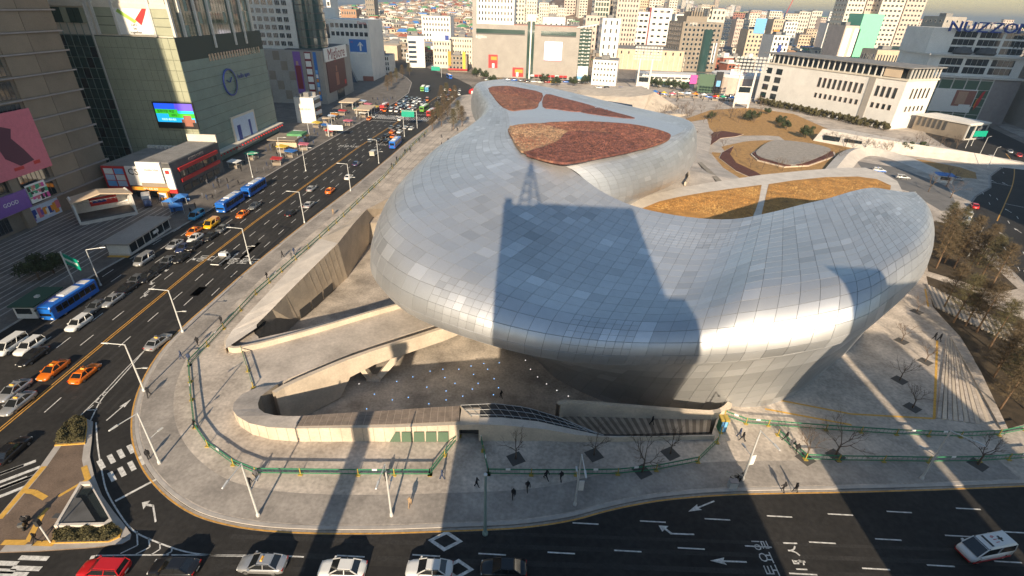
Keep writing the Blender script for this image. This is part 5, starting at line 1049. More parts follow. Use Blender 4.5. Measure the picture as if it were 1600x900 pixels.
# ================================================================== HILLSIDE AND FAR CITY
def terr(x, y):
    h = 0
    if y > 560: h += 62 * (1 - math.exp(-((y-560)/700.0)**1.3)) * math.exp(-((x+160)/420.0)**2)
    h += 95 * math.exp(-((x-150)/95.0)**2 - ((y-1150)/170.0)**2) + 75 * math.exp(-((x-870)/260.0)**2 - ((y-2900)/300.0)**2) + 45 * math.exp(-((x-1500)/520.0)**2 - ((y-3300)/300.0)**2)
    return h
g_ = MB(); nx, ny = 70, 60; gx = [-1400 + i*3400/nx for i in range(nx+1)]; gy = [540 + 3400*(j/ny)**1.7 for j in range(ny+1)]
g_.add([(x, y, terr(x, y) + (-.6 if terr(x,y) < .4 else 0)) for y in gy for x in gx], [(j*(nx+1)+i, j*(nx+1)+i+1, (j+1)*(nx+1)+i+1, (j+1)*(nx+1)+i) for j in range(ny) for i in range(nx)])
mat('hill_ground', (.17,.125,.095), .95, var=.4, scale=.02, fine=.3); hill = g_.build('hillside', M['hill_ground'], smooth=True, kind='structure')
rh_ = random.Random(5); wallm = ['wall_white','wall_cream','wall_pink','wall_tan','wall_grey','c_brick']; roofm = ['roof_grey','roof_grey','roof_grey','roof_grey','roof_red','roof_orange','roof_green','roof_blue','wall_white','wall_white','wall_brown','wall_brown','wall_brown']
cname = dict(wall_white='white', wall_cream='cream', wall_pink='pinkish', wall_tan='tan', wall_grey='grey', c_brick='brick'); rname = dict(roof_grey='flat grey', roof_red='red', roof_orange='orange', roof_green='green', roof_blue='blue', wall_white='white', wall_brown='brown')
hm = {}
def house_parts(wm, rm, shape):
    if (wm, rm, shape) not in hm:
        w = MB().box(-.5,.5,-.5,.5,-.4,1); r = MB()
        if shape == 0: r.box(-.54,.54,-.54,.54,1,1.08); r.box(-.2,.2,-.1,.3,1.08,1.35)
        else: r.add([(-.58,-.58,1),(.58,-.58,1),(.58,.58,1),(-.58,.58,1),(-.3,0,1.4),(.3,0,1.4)], [(0,1,5,4),(1,2,5),(2,3,4,5),(3,0,4)])
        d = MB()
        for i in range(3):
            for k in range(2): d.box(-.36+i*.27,-.2+i*.27,-.53,-.49,.15+k*.42,.4+k*.42)
        hm[(wm,rm,shape)] = (w.mesh('wall', M[wm]), r.mesh('roof', M[rm]), d.mesh('window_row', M['glass_dark']))
    return hm[(wm,rm,shape)]
spots = []
def occupied(x, y, r=0):
    return any(a < x < c and b < y < d for a, b, c, d in [(-75,400,110,520),(-60,500,40,560)])
for i in range(2600):
    y = 545 + 1500 * rh_.random()**1.35; x = rh_.uniform(-430, 60) * (y/900)**.6 - 40
    if abs(x - lerp_poly(CL, min(y, 599))) < 18 and y < 600: continue
    spots.append((y, x))
for i in range(1500):
    y = 560 + 2600 * rh_.random()**1.2; x = y * rh_.uniform(.08, 1.05); spots.append((y, x))
for i in range(60): spots.append((rh_.uniform(560,640), rh_.uniform(60,330)))
spots.sort(); big = MB(); bigs = {}
n_obj = 0
for y, x in spots:
    wm = rh_.choice(wallm[:4]*3 + wallm[4:]); rm = rh_.choice(roofm); shp = rh_.choice([0,0,1]); s = rh_.uniform(8,15); d = rh_.uniform(8,14); h = rh_.uniform(5,12); z = terr(x, y)
    far_right = x > .08*y
    if far_right and y > 900 and rh_.random() < .35: h = rh_.uniform(20, 62); s = rh_.uniform(14,26); shp = 0
    if x < -.02*y: h = min(h, 10)
    a = rh_.uniform(-.5,.5)
    if n_obj < 300:
        n_obj += 1; w_, r_, d_ = house_parts(wm, rm, shp)
        side_ = 'up the hillside beyond the boulevard' if x < 40 else 'in the low district behind the market halls'
        t = thing('hillside_house' if x < 40 else 'town_house', f'small {cname[wm]} house with a {rname[rm]} roof {side_}', 'house', (x, y, z), a, 'small houses ' + side_)
        t.scale = (s, d, h); link('wall', w_, t); link('roof', r_, t); link('window_row', d_, t)
    else:
        if (wm, rm) not in bigs: bigs[(wm, rm)] = MB()
        mb = bigs[(wm, rm)]; mb.mi = 0; c, q = math.cos(a), math.sin(a); n0 = len(mb.v)
        hp_ = MB().box(-s/2, s/2, -d/2, d/2, -3, h); mb.add([(x+u*c-v*q, y+u*q+v*c, z+k) for u, v, k in hp_.v], hp_.f); mb.mi = 1
        hp_ = MB().box(-s/2-.3, s/2+.3, -d/2-.3, d/2+.3, h, h+.9) if shp == 0 else MB().add([(-s/2-.6,-d/2-.6,h),(s/2+.6,-d/2-.6,h),(s/2+.6,d/2+.6,h),(-s/2-.6,d/2+.6,h),(-s*.3,0,h+3),(s*.3,0,h+3)], [(0,1,5,4),(1,2,5),(2,3,4,5),(3,0,4)])
        mb.add([(x+u*c-v*q, y+u*q+v*c, z+k) for u, v, k in hp_.v], hp_.f); mb.mi = 2
        nwx = max(2, int(s/4)); nwz = max(2, int(h/4))
        for i in range(nwx):
            for k in range(nwz):
                hp_ = MB().box(-s/2+s*(i+.25)/nwx, -s/2+s*(i+.75)/nwx, -d/2-.15, -d/2, h*(k+.3)/nwz, h*(k+.75)/nwz); mb.add([(x+u*c-v*q, y+u*q+v*c, z+w2) for u, v, w2 in hp_.v], [hp_.f[2]])
mall = MB(); mats_ = []
for (wm, rm), mb in bigs.items():
    for j, nm in enumerate((wm, rm, 'glass_dark')):
        if nm not in mats_: mats_.append(nm)
    n0 = len(mall.v); mall.v += mb.v; mall.f += [tuple(i+n0 for i in f) for f in mb.f]; mp2 = [mats_.index(k) for k in (wm, rm, 'glass_dark')]; mall.m += [mp2[k] for k in mb.m]
fc = mall.build('far_city', [M[k] for k in mats_], kind='stuff'); tag(fc, 'dense far city of pale low houses and towers fading towards the hills', 'city')
# named far towers on the skyline
for i, (pl, pr, pt, Y, m, lab) in enumerate([(1132,1150,30,900,'glass_blue','dark blue glass tower at the skyline behind the brown office'),(1152,1163,30,880,'wall_pink','pale slim tower beside the dark blue one'),(1163,1172,31,890,'glass_blue','second blue glass tower, slimmer, right of the pale slim one'),(1172,1180,20,1200,'glass_teal','teal glass tower far on the skyline'),(1186,1192,22,1210,'wall_grey','grey tower right of the far teal tower'),(1108,1136,14,800,'wall_cream','cream block with roof frame behind the brown office'),(1210,1226,30,860,'wall_tan','tan block with an orange sign below the crane'),(1228,1248,34,870,'wall_white','white ribbed tower below the crane'),(1250,1268,18,1250,'wall_cream','cream far tower left of the flats cluster'),(1270,1286,17,1300,'wall_cream','cream far tower with a peaked roof'),(1294,1312,36,900,'wall_white','white far block right of the ribbed tower'),(1056,1078,22,760,'wall_white','white block between the white pair and the brown office'),(1170,1196,46,640,'wall_tan','tan shop block with a blue roof sign behind the market'),(1210,1236,55,500,'wall_white','white block with a small blue mark left of the institute roof')]):
    t, W, h = blk('skyline_tower', lab, Y, pl, pr, pt, 24, m, 4, max(3, int(h/5)) if False else 8, .5, .5, group='towers on the right skyline', side=False)
    if 'orange' in lab: P(t, 'sign', 'c_orange', lambda b: b.box(W*.2,W*.8,-.6,-.1,h*.45,h*.7))
    if 'roof sign' in lab: P(t, 'sign', 'c_skyblue', lambda b: b.box(W*.3,W*.95,-.6,-.1,h*.9,h*1.3))
    if 'blue mark' in lab: P(t, 'sign', 'c_navy', lambda b: b.box(W*.4,W*.6,-.3,-.1,h*.6,h*.8))
# ================================================================== VEHICLES
def paint(name, col, metal=.0, rough=.28):
    m = mat(name, col, rough, metal); b = m.node_tree.nodes['Principled BSDF']; b.inputs['Coat Weight'].default_value = .6; b.inputs['Coat Roughness'].default_value = .08; return m
for nm, c, me_ in [('p_white',(.72,.72,.70),0),('p_silver',(.45,.46,.47),.5),('p_grey',(.14,.15,.16),.3),('p_black',(.012,.012,.014),0),('p_orange',(.72,.16,.008),0),('p_red',(.5,.012,.015),0),('p_yellow',(.78,.42,.01),0),('p_blue',(.015,.14,.55),0),('p_sky',(.08,.38,.62),0),('p_green',(.12,.36,.05),0),('p_busred',(.5,.05,.05),0),('p_navy',(.02,.035,.10),0),('p_beige',(.5,.45,.36),0)]: paint(nm, c, me_)
glass('car_glass', (.012,.014,.016)); mat('tyre', (.015,.015,.015), .9); mat('rim', (.4,.4,.41), .35, .8); mat('lamp_clear', (.75,.75,.72), .2); mat('lamp_red', (.35,.01,.01), .3); mat('taxi_lamp', (.85,.45,.08), .4); mat('trim', (.03,.03,.03), .6)
def loft(mb, st):
    rings = []
    for x, w, zb, zt, r in st: rings.append([(x,-w*.86,zb),(x,-w,zb+.14),(x,-w,zt-r),(x,-w*.86,zt-r*.15),(x,-w*.4,zt),(x,w*.4,zt),(x,w*.86,zt-r*.15),(x,w,zt-r),(x,w,zb+.14),(x,w*.86,zb)])
    n = len(rings[0]); vs = [p for r in rings for p in r]; fs = []
    for i in range(len(rings)-1):
        for k in range(n): fs.append((i*n+k, (i+1)*n+k, (i+1)*n+(k+1)%n, i*n+(k+1)%n))
    fs += [tuple(range(n)), tuple((len(rings)-1)*n+k for k in range(n))[::-1]]
    mb.add(vs, fs)
WHEEL = {}
def add_wheels(t, xs, w, r, far=False):
    k = (round(r,2),)
    if k not in WHEEL:
        a = MB(); 
        def cyl(b, rr, y0, y1, n=14): b.add([(rr*math.cos(2*math.pi*i/n), y, r + rr*math.sin(2*math.pi*i/n)) for y in (y0, y1) for i in range(n)], [tuple(range(n)), tuple(range(n, 2*n))[::-1]] + [(i, n+i, n+(i+1)%n, (i+1)%n) for i in range(n)])
        cyl(a, r, -.11, .11); c = MB(); cyl(c, r*.62, -.118, .118, 10); WHEEL[k] = (a.mesh('wheel', M['tyre']), c.mesh('rim', M['rim']))
    for x in xs:
        for s in (-1, 1): o = link('wheel', WHEEL[k][0], t, loc=(x, s*(w-.1), 0)); link('rim', WHEEL[k][1], o)
def car_proto(kind, pm, far=False):
    t = thing('car', 'prototype', 'car'); p = M[pm]
    if kind == 'sedan':
        st = [(-2.42,.66,.40,.78,.1),(-2.34,.82,.28,.93,.1),(-2.0,.89,.22,1.0,.1),(-1.4,.92,.2,1.0,.1),(-.4,.92,.2,.97,.1),(.7,.92,.2,.95,.1),(1.2,.91,.2,.93,.1),(1.8,.89,.21,.86,.11),(2.2,.82,.25,.76,.12),(2.38,.70,.32,.66,.1),(2.44,.55,.38,.58,.06)]
        cab = dict(b0=-1.85, b1=1.2, t0=-1.05, t1=.30, zb=.93, zt=1.44, wb=.85, wt=.64); wh = ([-1.4,1.42], .9, .33)
    elif kind == 'suv':
        st = [(-2.3,.74,.45,.92,.1),(-2.24,.88,.32,1.08,.1),(-1.6,.94,.28,1.1,.1),(0,.95,.26,1.08,.1),(1.0,.94,.26,1.06,.1),(1.7,.92,.28,1.0,.1),(2.15,.84,.32,.9,.12),(2.3,.7,.4,.78,.1)]
        cab = dict(b0=-2.2, b1=1.15, t0=-1.95, t1=.35, zb=1.05, zt=1.68, wb=.88, wt=.70); wh = ([-1.35,1.38], .92, .37)
    elif kind == 'van':
        st = [(-2.5,.82,.42,1.1,.1),(-2.45,.92,.3,1.2,.1),(-1.2,.96,.28,1.22,.1),(1.0,.96,.28,1.18,.1),(1.9,.94,.28,1.08,.1),(2.35,.88,.32,.92,.12),(2.5,.74,.42,.74,.1)]
        cab = dict(b0=-2.46, b1=2.0, t0=-2.38, t1=1.05, zb=1.14, zt=1.98, wb=.91, wt=.80); wh = ([-1.5,1.6], .94, .36)
    b = MB(); loft(b, st); b.build('body', p, t, smooth=True)
    c = cab; B4 = [(c['b0'],-c['wb'],c['zb']),(c['b1'],-c['wb']*.96,c['zb']-.02),(c['b1'],c['wb']*.96,c['zb']-.02),(c['b0'],c['wb'],c['zb'])]; T4 = [(c['t0'],-c['wt'],c['zt']),(c['t1'],-c['wt'],c['zt']),(c['t1'],c['wt'],c['zt']),(c['t0'],c['wt'],c['zt'])]
    MB().hexa(B4, T4).build('cabin_glass', M['car_glass'], t)
    zt = c['zt']; r = MB(); w = c['wt']; a0, a1 = c['t0'], c['t1']
    r.add([(a0-.1,-w-.03,zt-.06),(a1+.08,-w-.03,zt-.06),(a1+.08,w+.03,zt-.06),(a0-.1,w+.03,zt-.06),(a0+.02,-w+.1,zt+.03),(a1-.08,-w+.1,zt+.03),(a1-.08,w-.1,zt+.03),(a0+.02,w-.1,zt+.03)], [(3,2,1,0),(4,5,6,7),(0,1,5,4),(1,2,6,5),(2,3,7,6),(3,0,4,7)]); r.build('roof', p, t)
    if far: return t
    for s in (-1, 1):
        for (bx_, bz), (tx_, tz) in [((c['b1'],c['zb']),(c['t1'],zt)), ((c['b0'],c['zb']),(c['t0'],zt)), (((c['b0']+c['b1'])/2-.1,c['zb']),((c['t0']+c['t1'])/2-.05,zt))]:
            MB().bar((bx_, s*c['wb']*.975, bz), (tx_, s*w*1.0, tz), .09, .07).build('pillar', p, t)
        MB().box(st[-1][0]-.3, st[-1][0]-.10, s*.62-.16, s*.62+.16, .56*(1.2 if kind != 'sedan' else 1), .68*(1.2 if kind != 'sedan' else 1)).build('headlight', M['lamp_clear'], t)
        MB().box(st[0][0]+.0, st[0][0]+.16, s*.66-.16, s*.66+.16, .74*(1.15 if kind != 'sedan' else 1), .88*(1.15 if kind != 'sedan' else 1)).build('taillight', M['lamp_red'], t)
        MB().box(c['b1']-.35, c['b1']-.15, s*(c['wb']+.14)-.1, s*(c['wb']+.14)+.1, c['zb']+.02, c['zb']+.16).build('mirror', p, t)
        MB().box(-1.0, .95, s*.925-.012, s*.925+.012, .60, .63).build('door_trim', M['trim'], t)
    MB().box(st[-1][0]-.06, st[-1][0]+.01, -.26, .26, .40, .52).build('number_plate', M['p_white'], t); MB().box(st[0][0]-.02, st[0][0]+.05, -.26, .26, .52, .64).build('number_plate', M['p_white'], t)
    add_wheels(t, *wh); return t
def taxi_lamp(t): MB().hexa([(-.25,-.3,1.46),(0.0,-.3,1.46),(0.0,.3,1.46),(-.25,.3,1.46)], [(-.18,-.24,1.62),(-.05,-.24,1.62),(-.05,.24,1.62),(-.18,.24,1.62)]).build('roof_lamp', M['taxi_lamp'], t)
def bus_proto(pm, pm2='p_white', L=10.8):
    t = thing('bus', 'prototype', 'bus'); b = MB(); h = L/2
    loft(b, [(-h,1.12,.5,2.9,.18),(-h+.15,1.24,.35,3.12,.16),(-h+.6,1.25,.33,3.16,.16),(h-.8,1.25,.33,3.16,.16),(h-.15,1.24,.36,3.08,.18),(h,1.12,.5,2.85,.2)]); b.build('body', M[pm], t)
    for s in (-1, 1):
        for i in range(7): MB().box(-h+.6+i*(L-1.6)/7, -h+.6+(i+.92)*(L-1.6)/7, s*1.255-.015, s*1.255+.015, 1.35, 2.55).build('side_window', M['car_glass'], t)
        MB().box(h-.02, h+.03, s*.85-.22, s*.85+.22, .62, .86).build('headlight', M['lamp_clear'], t); MB().box(-h-.03, -h+.02, s*.95-.12, s*.95+.12, .9, 1.5).build('taillight', M['lamp_red'], t)
        MB().bar((h-.1,s*1.25,2.6),(h+.25,s*1.45,2.3),.12,.3).build('mirror', M['trim'], t)
    MB().add([(h+.012,-1.05,1.25),(h+.012,1.05,1.25),(h-.02,1.02,2.62),(h-.02,-1.02,2.62)], [(0,1,2,3)]).build('windscreen', M['car_glass'], t); MB().box(-h-.012,-h,-.9,.9,1.6,2.5).build('rear_window', M['car_glass'], t)
    MB().box(h-.06,h+.0,-.8,.8,2.66,2.9).build('route_display', M['trim'], t)
    MB().hexa([(-2.2,-.8,3.14),(1.6,-.8,3.14),(1.6,.8,3.14),(-2.2,.8,3.14)], [(-2.0,-.65,3.38),(1.4,-.65,3.38),(1.4,.65,3.38),(-2.0,.65,3.38)]).build('roof_unit', M[pm2], t)
    MB().box(2.3,3.4,-.5,.5,3.15,3.22).build('roof_hatch', M[pm2], t); MB().box(-4.6,-3.2,-.9,.9,3.15,3.2).build('roof_panel', M[pm2], t)
    add_wheels(t, [-h+2.6, h-2.4], 1.22, .48); return t
def truck_proto(pm, pm2):
    t = thing('truck', 'prototype', 'truck'); b = MB(); loft(b, [(.9,.84,.45,1.9,.1),(1.0,.88,.4,2.0,.1),(2.0,.88,.4,1.96,.12),(2.5,.86,.42,1.2,.15),(2.6,.78,.45,1.0,.12)]); b.build('cab', M[pm], t, smooth=False)
    MB().add([(2.46,-.78,1.22),(2.46,.78,1.22),(2.06,.74,1.86),(2.06,-.74,1.86)], [(0,1,2,3)]).build('windscreen', M['car_glass'], t)
    for s in (-1, 1): MB().box(1.1,1.95,s*.885-.01,s*.885+.01,1.15,1.75).build('side_window', M['car_glass'], t)
    MB().box(-2.4,.85,-.9,.9,.75,.95).build('bed', M[pm], t); MB().box(-2.38,.8,-.88,.88,.96,1.35 if pm2 == 'p_black' else 2.3).build('load', M[pm2], t)
    add_wheels(t, [-1.5,1.75], .86, .34); return t
protos = {}
def proto(kind, pm='p_white'):
    if (kind, pm) not in protos:
        if kind == 'taxi': o = car_proto('sedan', pm); taxi_lamp(o); o['category'] = 'taxi'; o.name = 'taxi'
        elif kind == 'bus': o = bus_proto(pm)
        elif kind == 'truck': o = truck_proto('p_white', pm)
        elif kind.startswith('far_'): o = car_proto(kind[4:], pm, True)
        else: o = car_proto(kind, pm)
        protos[(kind, pm)] = o
    return protos[(kind, pm)]
VG = {'sedan':'car', 'suv':'car', 'van':'van', 'taxi':'taxi', 'bus':'bus', 'truck':'truck'}
def place(kind, pm, px, py, head, label, group='traffic on the boulevard', zc=.7, name=None):
    p = G(px, py, zc); o = dup(proto(kind, pm), (p.x, p.y, .006), R(head), label, VG.get(kind.replace('far_',''), 'car'), group)
    o.name = name or dict(suv='parked_suv' if False else 'suv', van='van', taxi='taxi', bus='bus', truck='truck').get(kind.replace('far_',''), 'car'); return o
S_, N_ = -91, 88
for a in [
 ('van','p_white',17,540,S_,'white van at the left frame edge beside a white suv'), ('suv','p_white',46,541,S_,'white suv between the white van and a black sedan at far left'), ('sedan','p_black',51,556,S_,'black sedan in front of the orange taxi at far left'),
 ('taxi','p_orange',83,577,S_,'orange taxi just left of the yellow centre line near the left edge'), ('taxi','p_orange',133,582,N_,'orange taxi just right of the yellow centre line near the junction'),
 ('taxi','p_silver',21,609,S_,'silver taxi at the left frame edge, behind another silver taxi'), ('taxi','p_silver',27,629,S_,'silver taxi at the left frame edge closest to the yellow line'), ('suv','p_white',123,505,S_,'white suv in front of the blue bus by the guard hut'),
 ('sedan','p_silver',175,468,S_,'silver sedan right beside the blue bus by the guard hut'), ('sedan','p_grey',150,478,S_,'dark grey sedan squeezed beside the blue bus by the guard hut'), ('bus','p_blue',112,474,S_,'blue city bus with white roof unit beside the guard hut'),
 ('sedan','p_black',197,451,S_,'black sedan behind the blue bus near the white turn arrows'), ('sedan','p_grey',213,436,S_,'grey sedan in the shaded queue near the white arrows'), ('sedan','p_black',229,432,S_,'black sedan with lights on in the shaded queue'), ('van','p_silver',225,406,S_,'silver van in the kerb lane below the glass shelter'),
 ('sedan','p_black',246,420,S_,'black sedan right of the silver van'), ('sedan','p_grey',262,407,S_,'dark sedan between silver van and centre line'), ('sedan','p_black',283,402,S_,'black sedan beside the centre line ahead of lane arrows'), ('sedan','p_silver',273,381,S_,'silver sedan in the kerb lane beside the glass shelter'),
 ('sedan','p_navy',287,386,S_,'dark navy sedan between two silver cars below the shelter'), ('sedan','p_black',303,383,S_,'black sedan beside the navy sedan and the white car'), ('sedan','p_white',305,371,S_,'white sedan directly in front of the orange taxi near the yellow van'), ('taxi','p_orange',303,361,S_,'orange taxi left of the yellow van'), ('van','p_yellow',331,350,S_,'yellow van among queueing cars'),
 ('sedan','p_black',328,369,S_,'black sedan right of the white sedan in the queue'), ('sedan','p_grey',347,357,S_,'dark car just right of the yellow van'), ('van','p_sky',307,337,S_,'light blue van at the kerb by the blue tents'), ('taxi','p_orange',379,334,S_,'orange taxi beside the two linked blue buses'),
 ('bus','p_blue',361,320,S_,'blue city bus, nearer of two nose to tail at the west kerb'), ('bus','p_blue',398,297,S_,'blue city bus, farther of two nose to tail at the west kerb'), ('sedan','p_grey',398,321,S_,'dark car behind the orange taxi beside the blue buses'), ('sedan','p_black',316,352,S_,'black sedan between orange taxi and light blue van'),
 ('taxi','p_silver',247,533,N_-4,'silver taxi alone in the slip lane beside the curved kerb'), ('sedan','p_black',455,332,N_,'black sedan alone in the open lanes going away'), ('sedan','p_silver',483,319,N_,'silver sedan ahead of the black one in the open lanes'), ('taxi','p_orange',516,297,N_,'orange taxi alone in the open northbound lanes'),
 ('sedan','p_silver',487,294,N_,'silver sedan beside the lone northbound orange taxi'), ('sedan','p_white',545,276,N_,'white sedan by the bus lane lamp post going away'), ('sedan','p_navy',557,255,N_,'navy sedan in the middle of the northbound lanes'), ('truck','p_beige',584,241,N_,'small white truck with a beige load near the blue bus'), ('truck','p_black',345,407,N_,'small truck with dark load crossing the painted road lettering'),
 ('bus','p_blue',618,226,N_,'blue city bus at the east kerb going away'), ('sedan','p_black',17,703,N_+3,'black sedan at the left frame edge above the zebra bars')]: place(*a)
for a in [('taxi','p_silver',410,880,180,'silver taxi on the cross street with an orange roof sign'), ('sedan','p_white',535,888,180,'white sedan on the cross street, left of the two white ones'), ('sedan','p_white',671,888,180,'white sedan on the cross street by the diamond marking, right of the two'), ('sedan','p_black',787,887,180,'black sedan on the cross street in the tower shadow'), ('sedan','p_black',272,886,180,'black sedan on the cross street between red car and silver taxi'), ('suv','p_red',162,889,180,'red hatchback on the cross street at the stop line')]:
    place(*a, group='cars on the cross street')
bb = place('bus','p_blue',1560,952,176,'blue bus cut off by the bottom right corner of the frame', 'cars on the cross street', 2.0)
# ambulance
am = car_proto('van', 'p_white'); am.name = 'ambulance'; am.location = (*G(1539,856,1.0)[:2], .006); am.rotation_euler = (0,0,R(180+12)); am.scale = (1.12,1.08,1.12); tag(am, 'white ambulance with red lower stripe and roof numerals at lower right', 'ambulance')
for s in (-1,1): MB().box(-2.3,2.3,s*.965-.01,s*.965+.01,.32,.52).build('red_stripe', M['p_red'], am)
MB().box(2.36,2.52,-.8,.8,.34,.48).build('red_bumper', M['p_red'], am); MB().box(.3,.55,-.62,.62,2.0,2.12).build('light_bar', M['trim'], am); MB().hexa([(-2.42,-.82,1.96),(.9,-.82,1.96),(.9,.82,1.96),(-2.42,.82,1.96)],[(-2.3,-.7,2.1),(.6,-.7,2.1),(.6,.7,2.1),(-2.3,.7,2.1)]).build('high_roof', M['p_white'], am)
lettering('119', .62, (-.5,0,2.125), (0,-1,0), (1,0,0), M['p_red'], am, 'roof_numerals', .004); MB().box(-1.2,-1.0,-.3,.3,2.1,2.125).build('roof_mark', M['trim'], am); MB().box(-1.35,-.85,-.08,.08,2.1,2.13).build('roof_mark', M['trim'], am)
# right street and service ramp vehicles
for a in [('sedan','p_red',1523,321,60,'dull red sedan waiting on the right street behind the white vans'), ('van','p_white',1512,335,55,'white van on the right street, rear of two by the trees'), ('truck','p_silver',1507,347,55,'white box truck on the right street beside the trees'), ('suv','p_white',1549,247,250,'white taxi-like suv with yellow roof at the right street corner'), ('sedan','p_red',1592,242,240,'red car at the right frame edge'), ('sedan','p_silver',1578,236,240,'silver car left of the red car at the right edge'), ('sedan','p_silver',1494,279,160,'silver sedan parked beside the blue-roofed gate hut')]: place(*a, group='vehicles on the right street')
mat('ramp_asphalt', (.17,.165,.16), .9, var=.15, scale=.3)
for i, (px, py, lab, pm) in enumerate([(1374,266,'white and blue police pickup on the service ramp','p_blue'),(1411,277,'white estate car on the service ramp in front of the pickup','p_white')]):
    o = place('suv', 'p_white', px, py, -18, lab, 'cars on the service ramp')
    for s in (-1,1): MB().box(-2.1,2.1,s*.955-.012,s*.955+.012,.4,.8).build('side_stripe', M[pm if i == 0 else 'p_grey'], o)
    if i == 0: MB().box(-.9,-.6,-.6,.6,1.7,1.85).build('light_bar', M['p_blue'], o)
# far traffic jam: rows of small cars each side of the zebra
jr = random.Random(3); cn_ = dict(p_white='white', p_silver='silver', p_black='black', p_orange='orange', p_grey='grey', p_blue='blue', p_navy='navy')
def lanename(k): return ['first','second','third','fourth','fifth','sixth'][k]
for row in range(7):
    for ln in range(5):
        if jr.random() < .12: continue
        pm = jr.choice(['p_white','p_white','p_silver','p_black','p_orange','p_grey','p_navy']); p = cx(283 + row*6.6 + jr.uniform(-.8,.8), -15 + ln*3.2 + 0)
        if ln >= 5: continue
        kind = jr.choice(['far_sedan','far_sedan','far_suv','far_van'])
        o = dup(proto(kind, pm), (p.x, p.y, .006), R(-87), f'{cn_[pm]} car beyond the far zebra, row {row+1}, {lanename(ln)} lane from the west', 'car', 'cars queueing beyond the far zebra crossing'); o.name = 'car'
for row in range(4):
    for ln in range(4):
        if jr.random() < .2: continue
        pm = jr.choice(['p_white','p_silver','p_black','p_orange','p_orange','p_grey']); p = cx(216 + row*9 + jr.uniform(-1,1), 1.9 + ln*3.2)
        o = dup(proto('far_sedan', pm), (p.x, p.y, .006), R(84), f'{cn_[pm]} car south of the far zebra, row {4-row}, {lanename(ln)} lane from the centre', 'car', 'cars waiting south of the far zebra crossing'); o.name = 'car'
for row in range(5):
    for ln in range(4):
        if jr.random() < .25: continue
        pm = jr.choice(['p_white','p_silver','p_black','p_orange','p_blue','p_white']); p = cx(330 + row*9, 3 + ln*3.3)
        o = dup(proto('far_sedan', pm), (p.x, p.y, .006), R(100), f'{cn_[pm]} car at the boulevard bend, row {row+1}, {lanename(ln)} lane from the centre', 'car', 'cars at the boulevard bend'); o.name = 'car'
for kind, pm, px, py, hd, lab in [('bus','p_busred',601,169,S_,'red city bus at the west kerb by the far zebra'), ('bus','p_green',663,171,84,'green city bus waiting at the far zebra'), ('bus','p_busred',674,178,84,'red city bus at the east kerb by the far zebra'), ('bus','p_green',661,140,-87,'green bus in the queue beyond the far zebra'), ('bus','p_sky',668,141,-87,'light blue bus beside the green one in the far queue'), ('taxi','p_orange',577,185,S_,'orange taxi at the west kerb before the red bus'), ('sedan','p_silver',585,181,S_,'silver car at the west kerb behind the orange taxi'), ('sedan','p_white',625,186,N_,'white sedan beside the green gantry sign'), ('bus','p_blue',702,121,110,'blue bus beyond the boulevard bend'), ('bus','p_blue',680,108,120,'second blue bus farther beyond the boulevard bend')]: place(kind, pm, px, py, hd, lab)
for o in protos.values(): wipe(o)
bpy.data.scenes.remove(TMP) if False else None
# ================================================================== STREET FURNITURE
mat('pole_white', (.62,.63,.62), .5, .2); mat('pole_teal', (.25,.36,.36), .5, .3); mat('barrier_green', (.035,.19,.10), .6, var=.1, scale=1); mat('barrier_yellow', (.42,.30,.06), .6); mat('bark', (.13,.095,.07), .9, var=.2, scale=2); mat('bark_warm', (.22,.14,.085), .9, var=.2, scale=2); mat('pit_dark', (.085,.08,.075), .95)
def lamp_post(px, py, ang, label, h=8.5, low=True, flag=False, m='pole_white', z=PZ):
    p = G(px, py); t = thing('street_lamp', label, 'street lamp', (p.x, p.y, z), R(ang), 'double-headed street lamps')
    P(t, 'pole', m, lambda b: b.tube([(0,0,0),(0,0,h)], [.13,.08], 8)); P(t, 'base', m, lambda b: b.lathe([(.22,0),(.22,.3),(.14,.5)], 8))
    P(t, 'arm', m, lambda b: b.tube([(0,0,h-.05),(2.5,0,h+.12)], .06, 6)); P(t, 'lamp_head', m, lambda b: b.hexa([(2.3,-.13,h+.06),(3.3,-.1,h+.1),(3.3,.1,h+.1),(2.3,.13,h+.06)],[(2.3,-.1,h+.22),(3.2,-.06,h+.2),(3.2,.06,h+.2),(2.3,.1,h+.22)]))
    if low: P(t, 'low_arm', m, lambda b: b.tube([(0,0,4.2),(-1.3,0,4.4)], .045, 5)); P(t, 'low_lamp', m, lambda b: b.box(-1.9,-1.2,-.1,.1,4.35,4.48))
    if flag: P(t, 'banner', 'c_white', lambda b: b.box(-.04,.04,.15,.75,2.6,4.2))
    return t
for a in [(226,612,180,'lamp post on the curved kerb beside the red-clad walker'),(286,520,180,'lamp post on the kerb opposite the silver slip-lane taxi'),(392,413,180,'lamp post beside the painted road lettering'),(476,349,180,'lamp post beside the black northbound sedan'),(548,299,180,'lamp post beside the white northbound sedan'),(592,256,180,'lamp post by the white truck'),(632,214,180,'lamp post behind the blue bus at the east kerb'),(250,725,-110,'lamp post at the slip-road zebra corner'),
          (404,807,-95,'lamp post at the bottom kerb, leftmost of the bottom row'),(612,807,-92,'lamp post at the bottom kerb left of the chimney shadow'),(1160,750,-75,'lamp post beside the two parked motorcycles'),(1439,749,-50,'lamp post with a white banner at lower right'),(898,790,-88,'lamp post in the tower shadow at the bottom kerb')]: lamp_post(*a, flag=a[0] in (898,1439,1160))
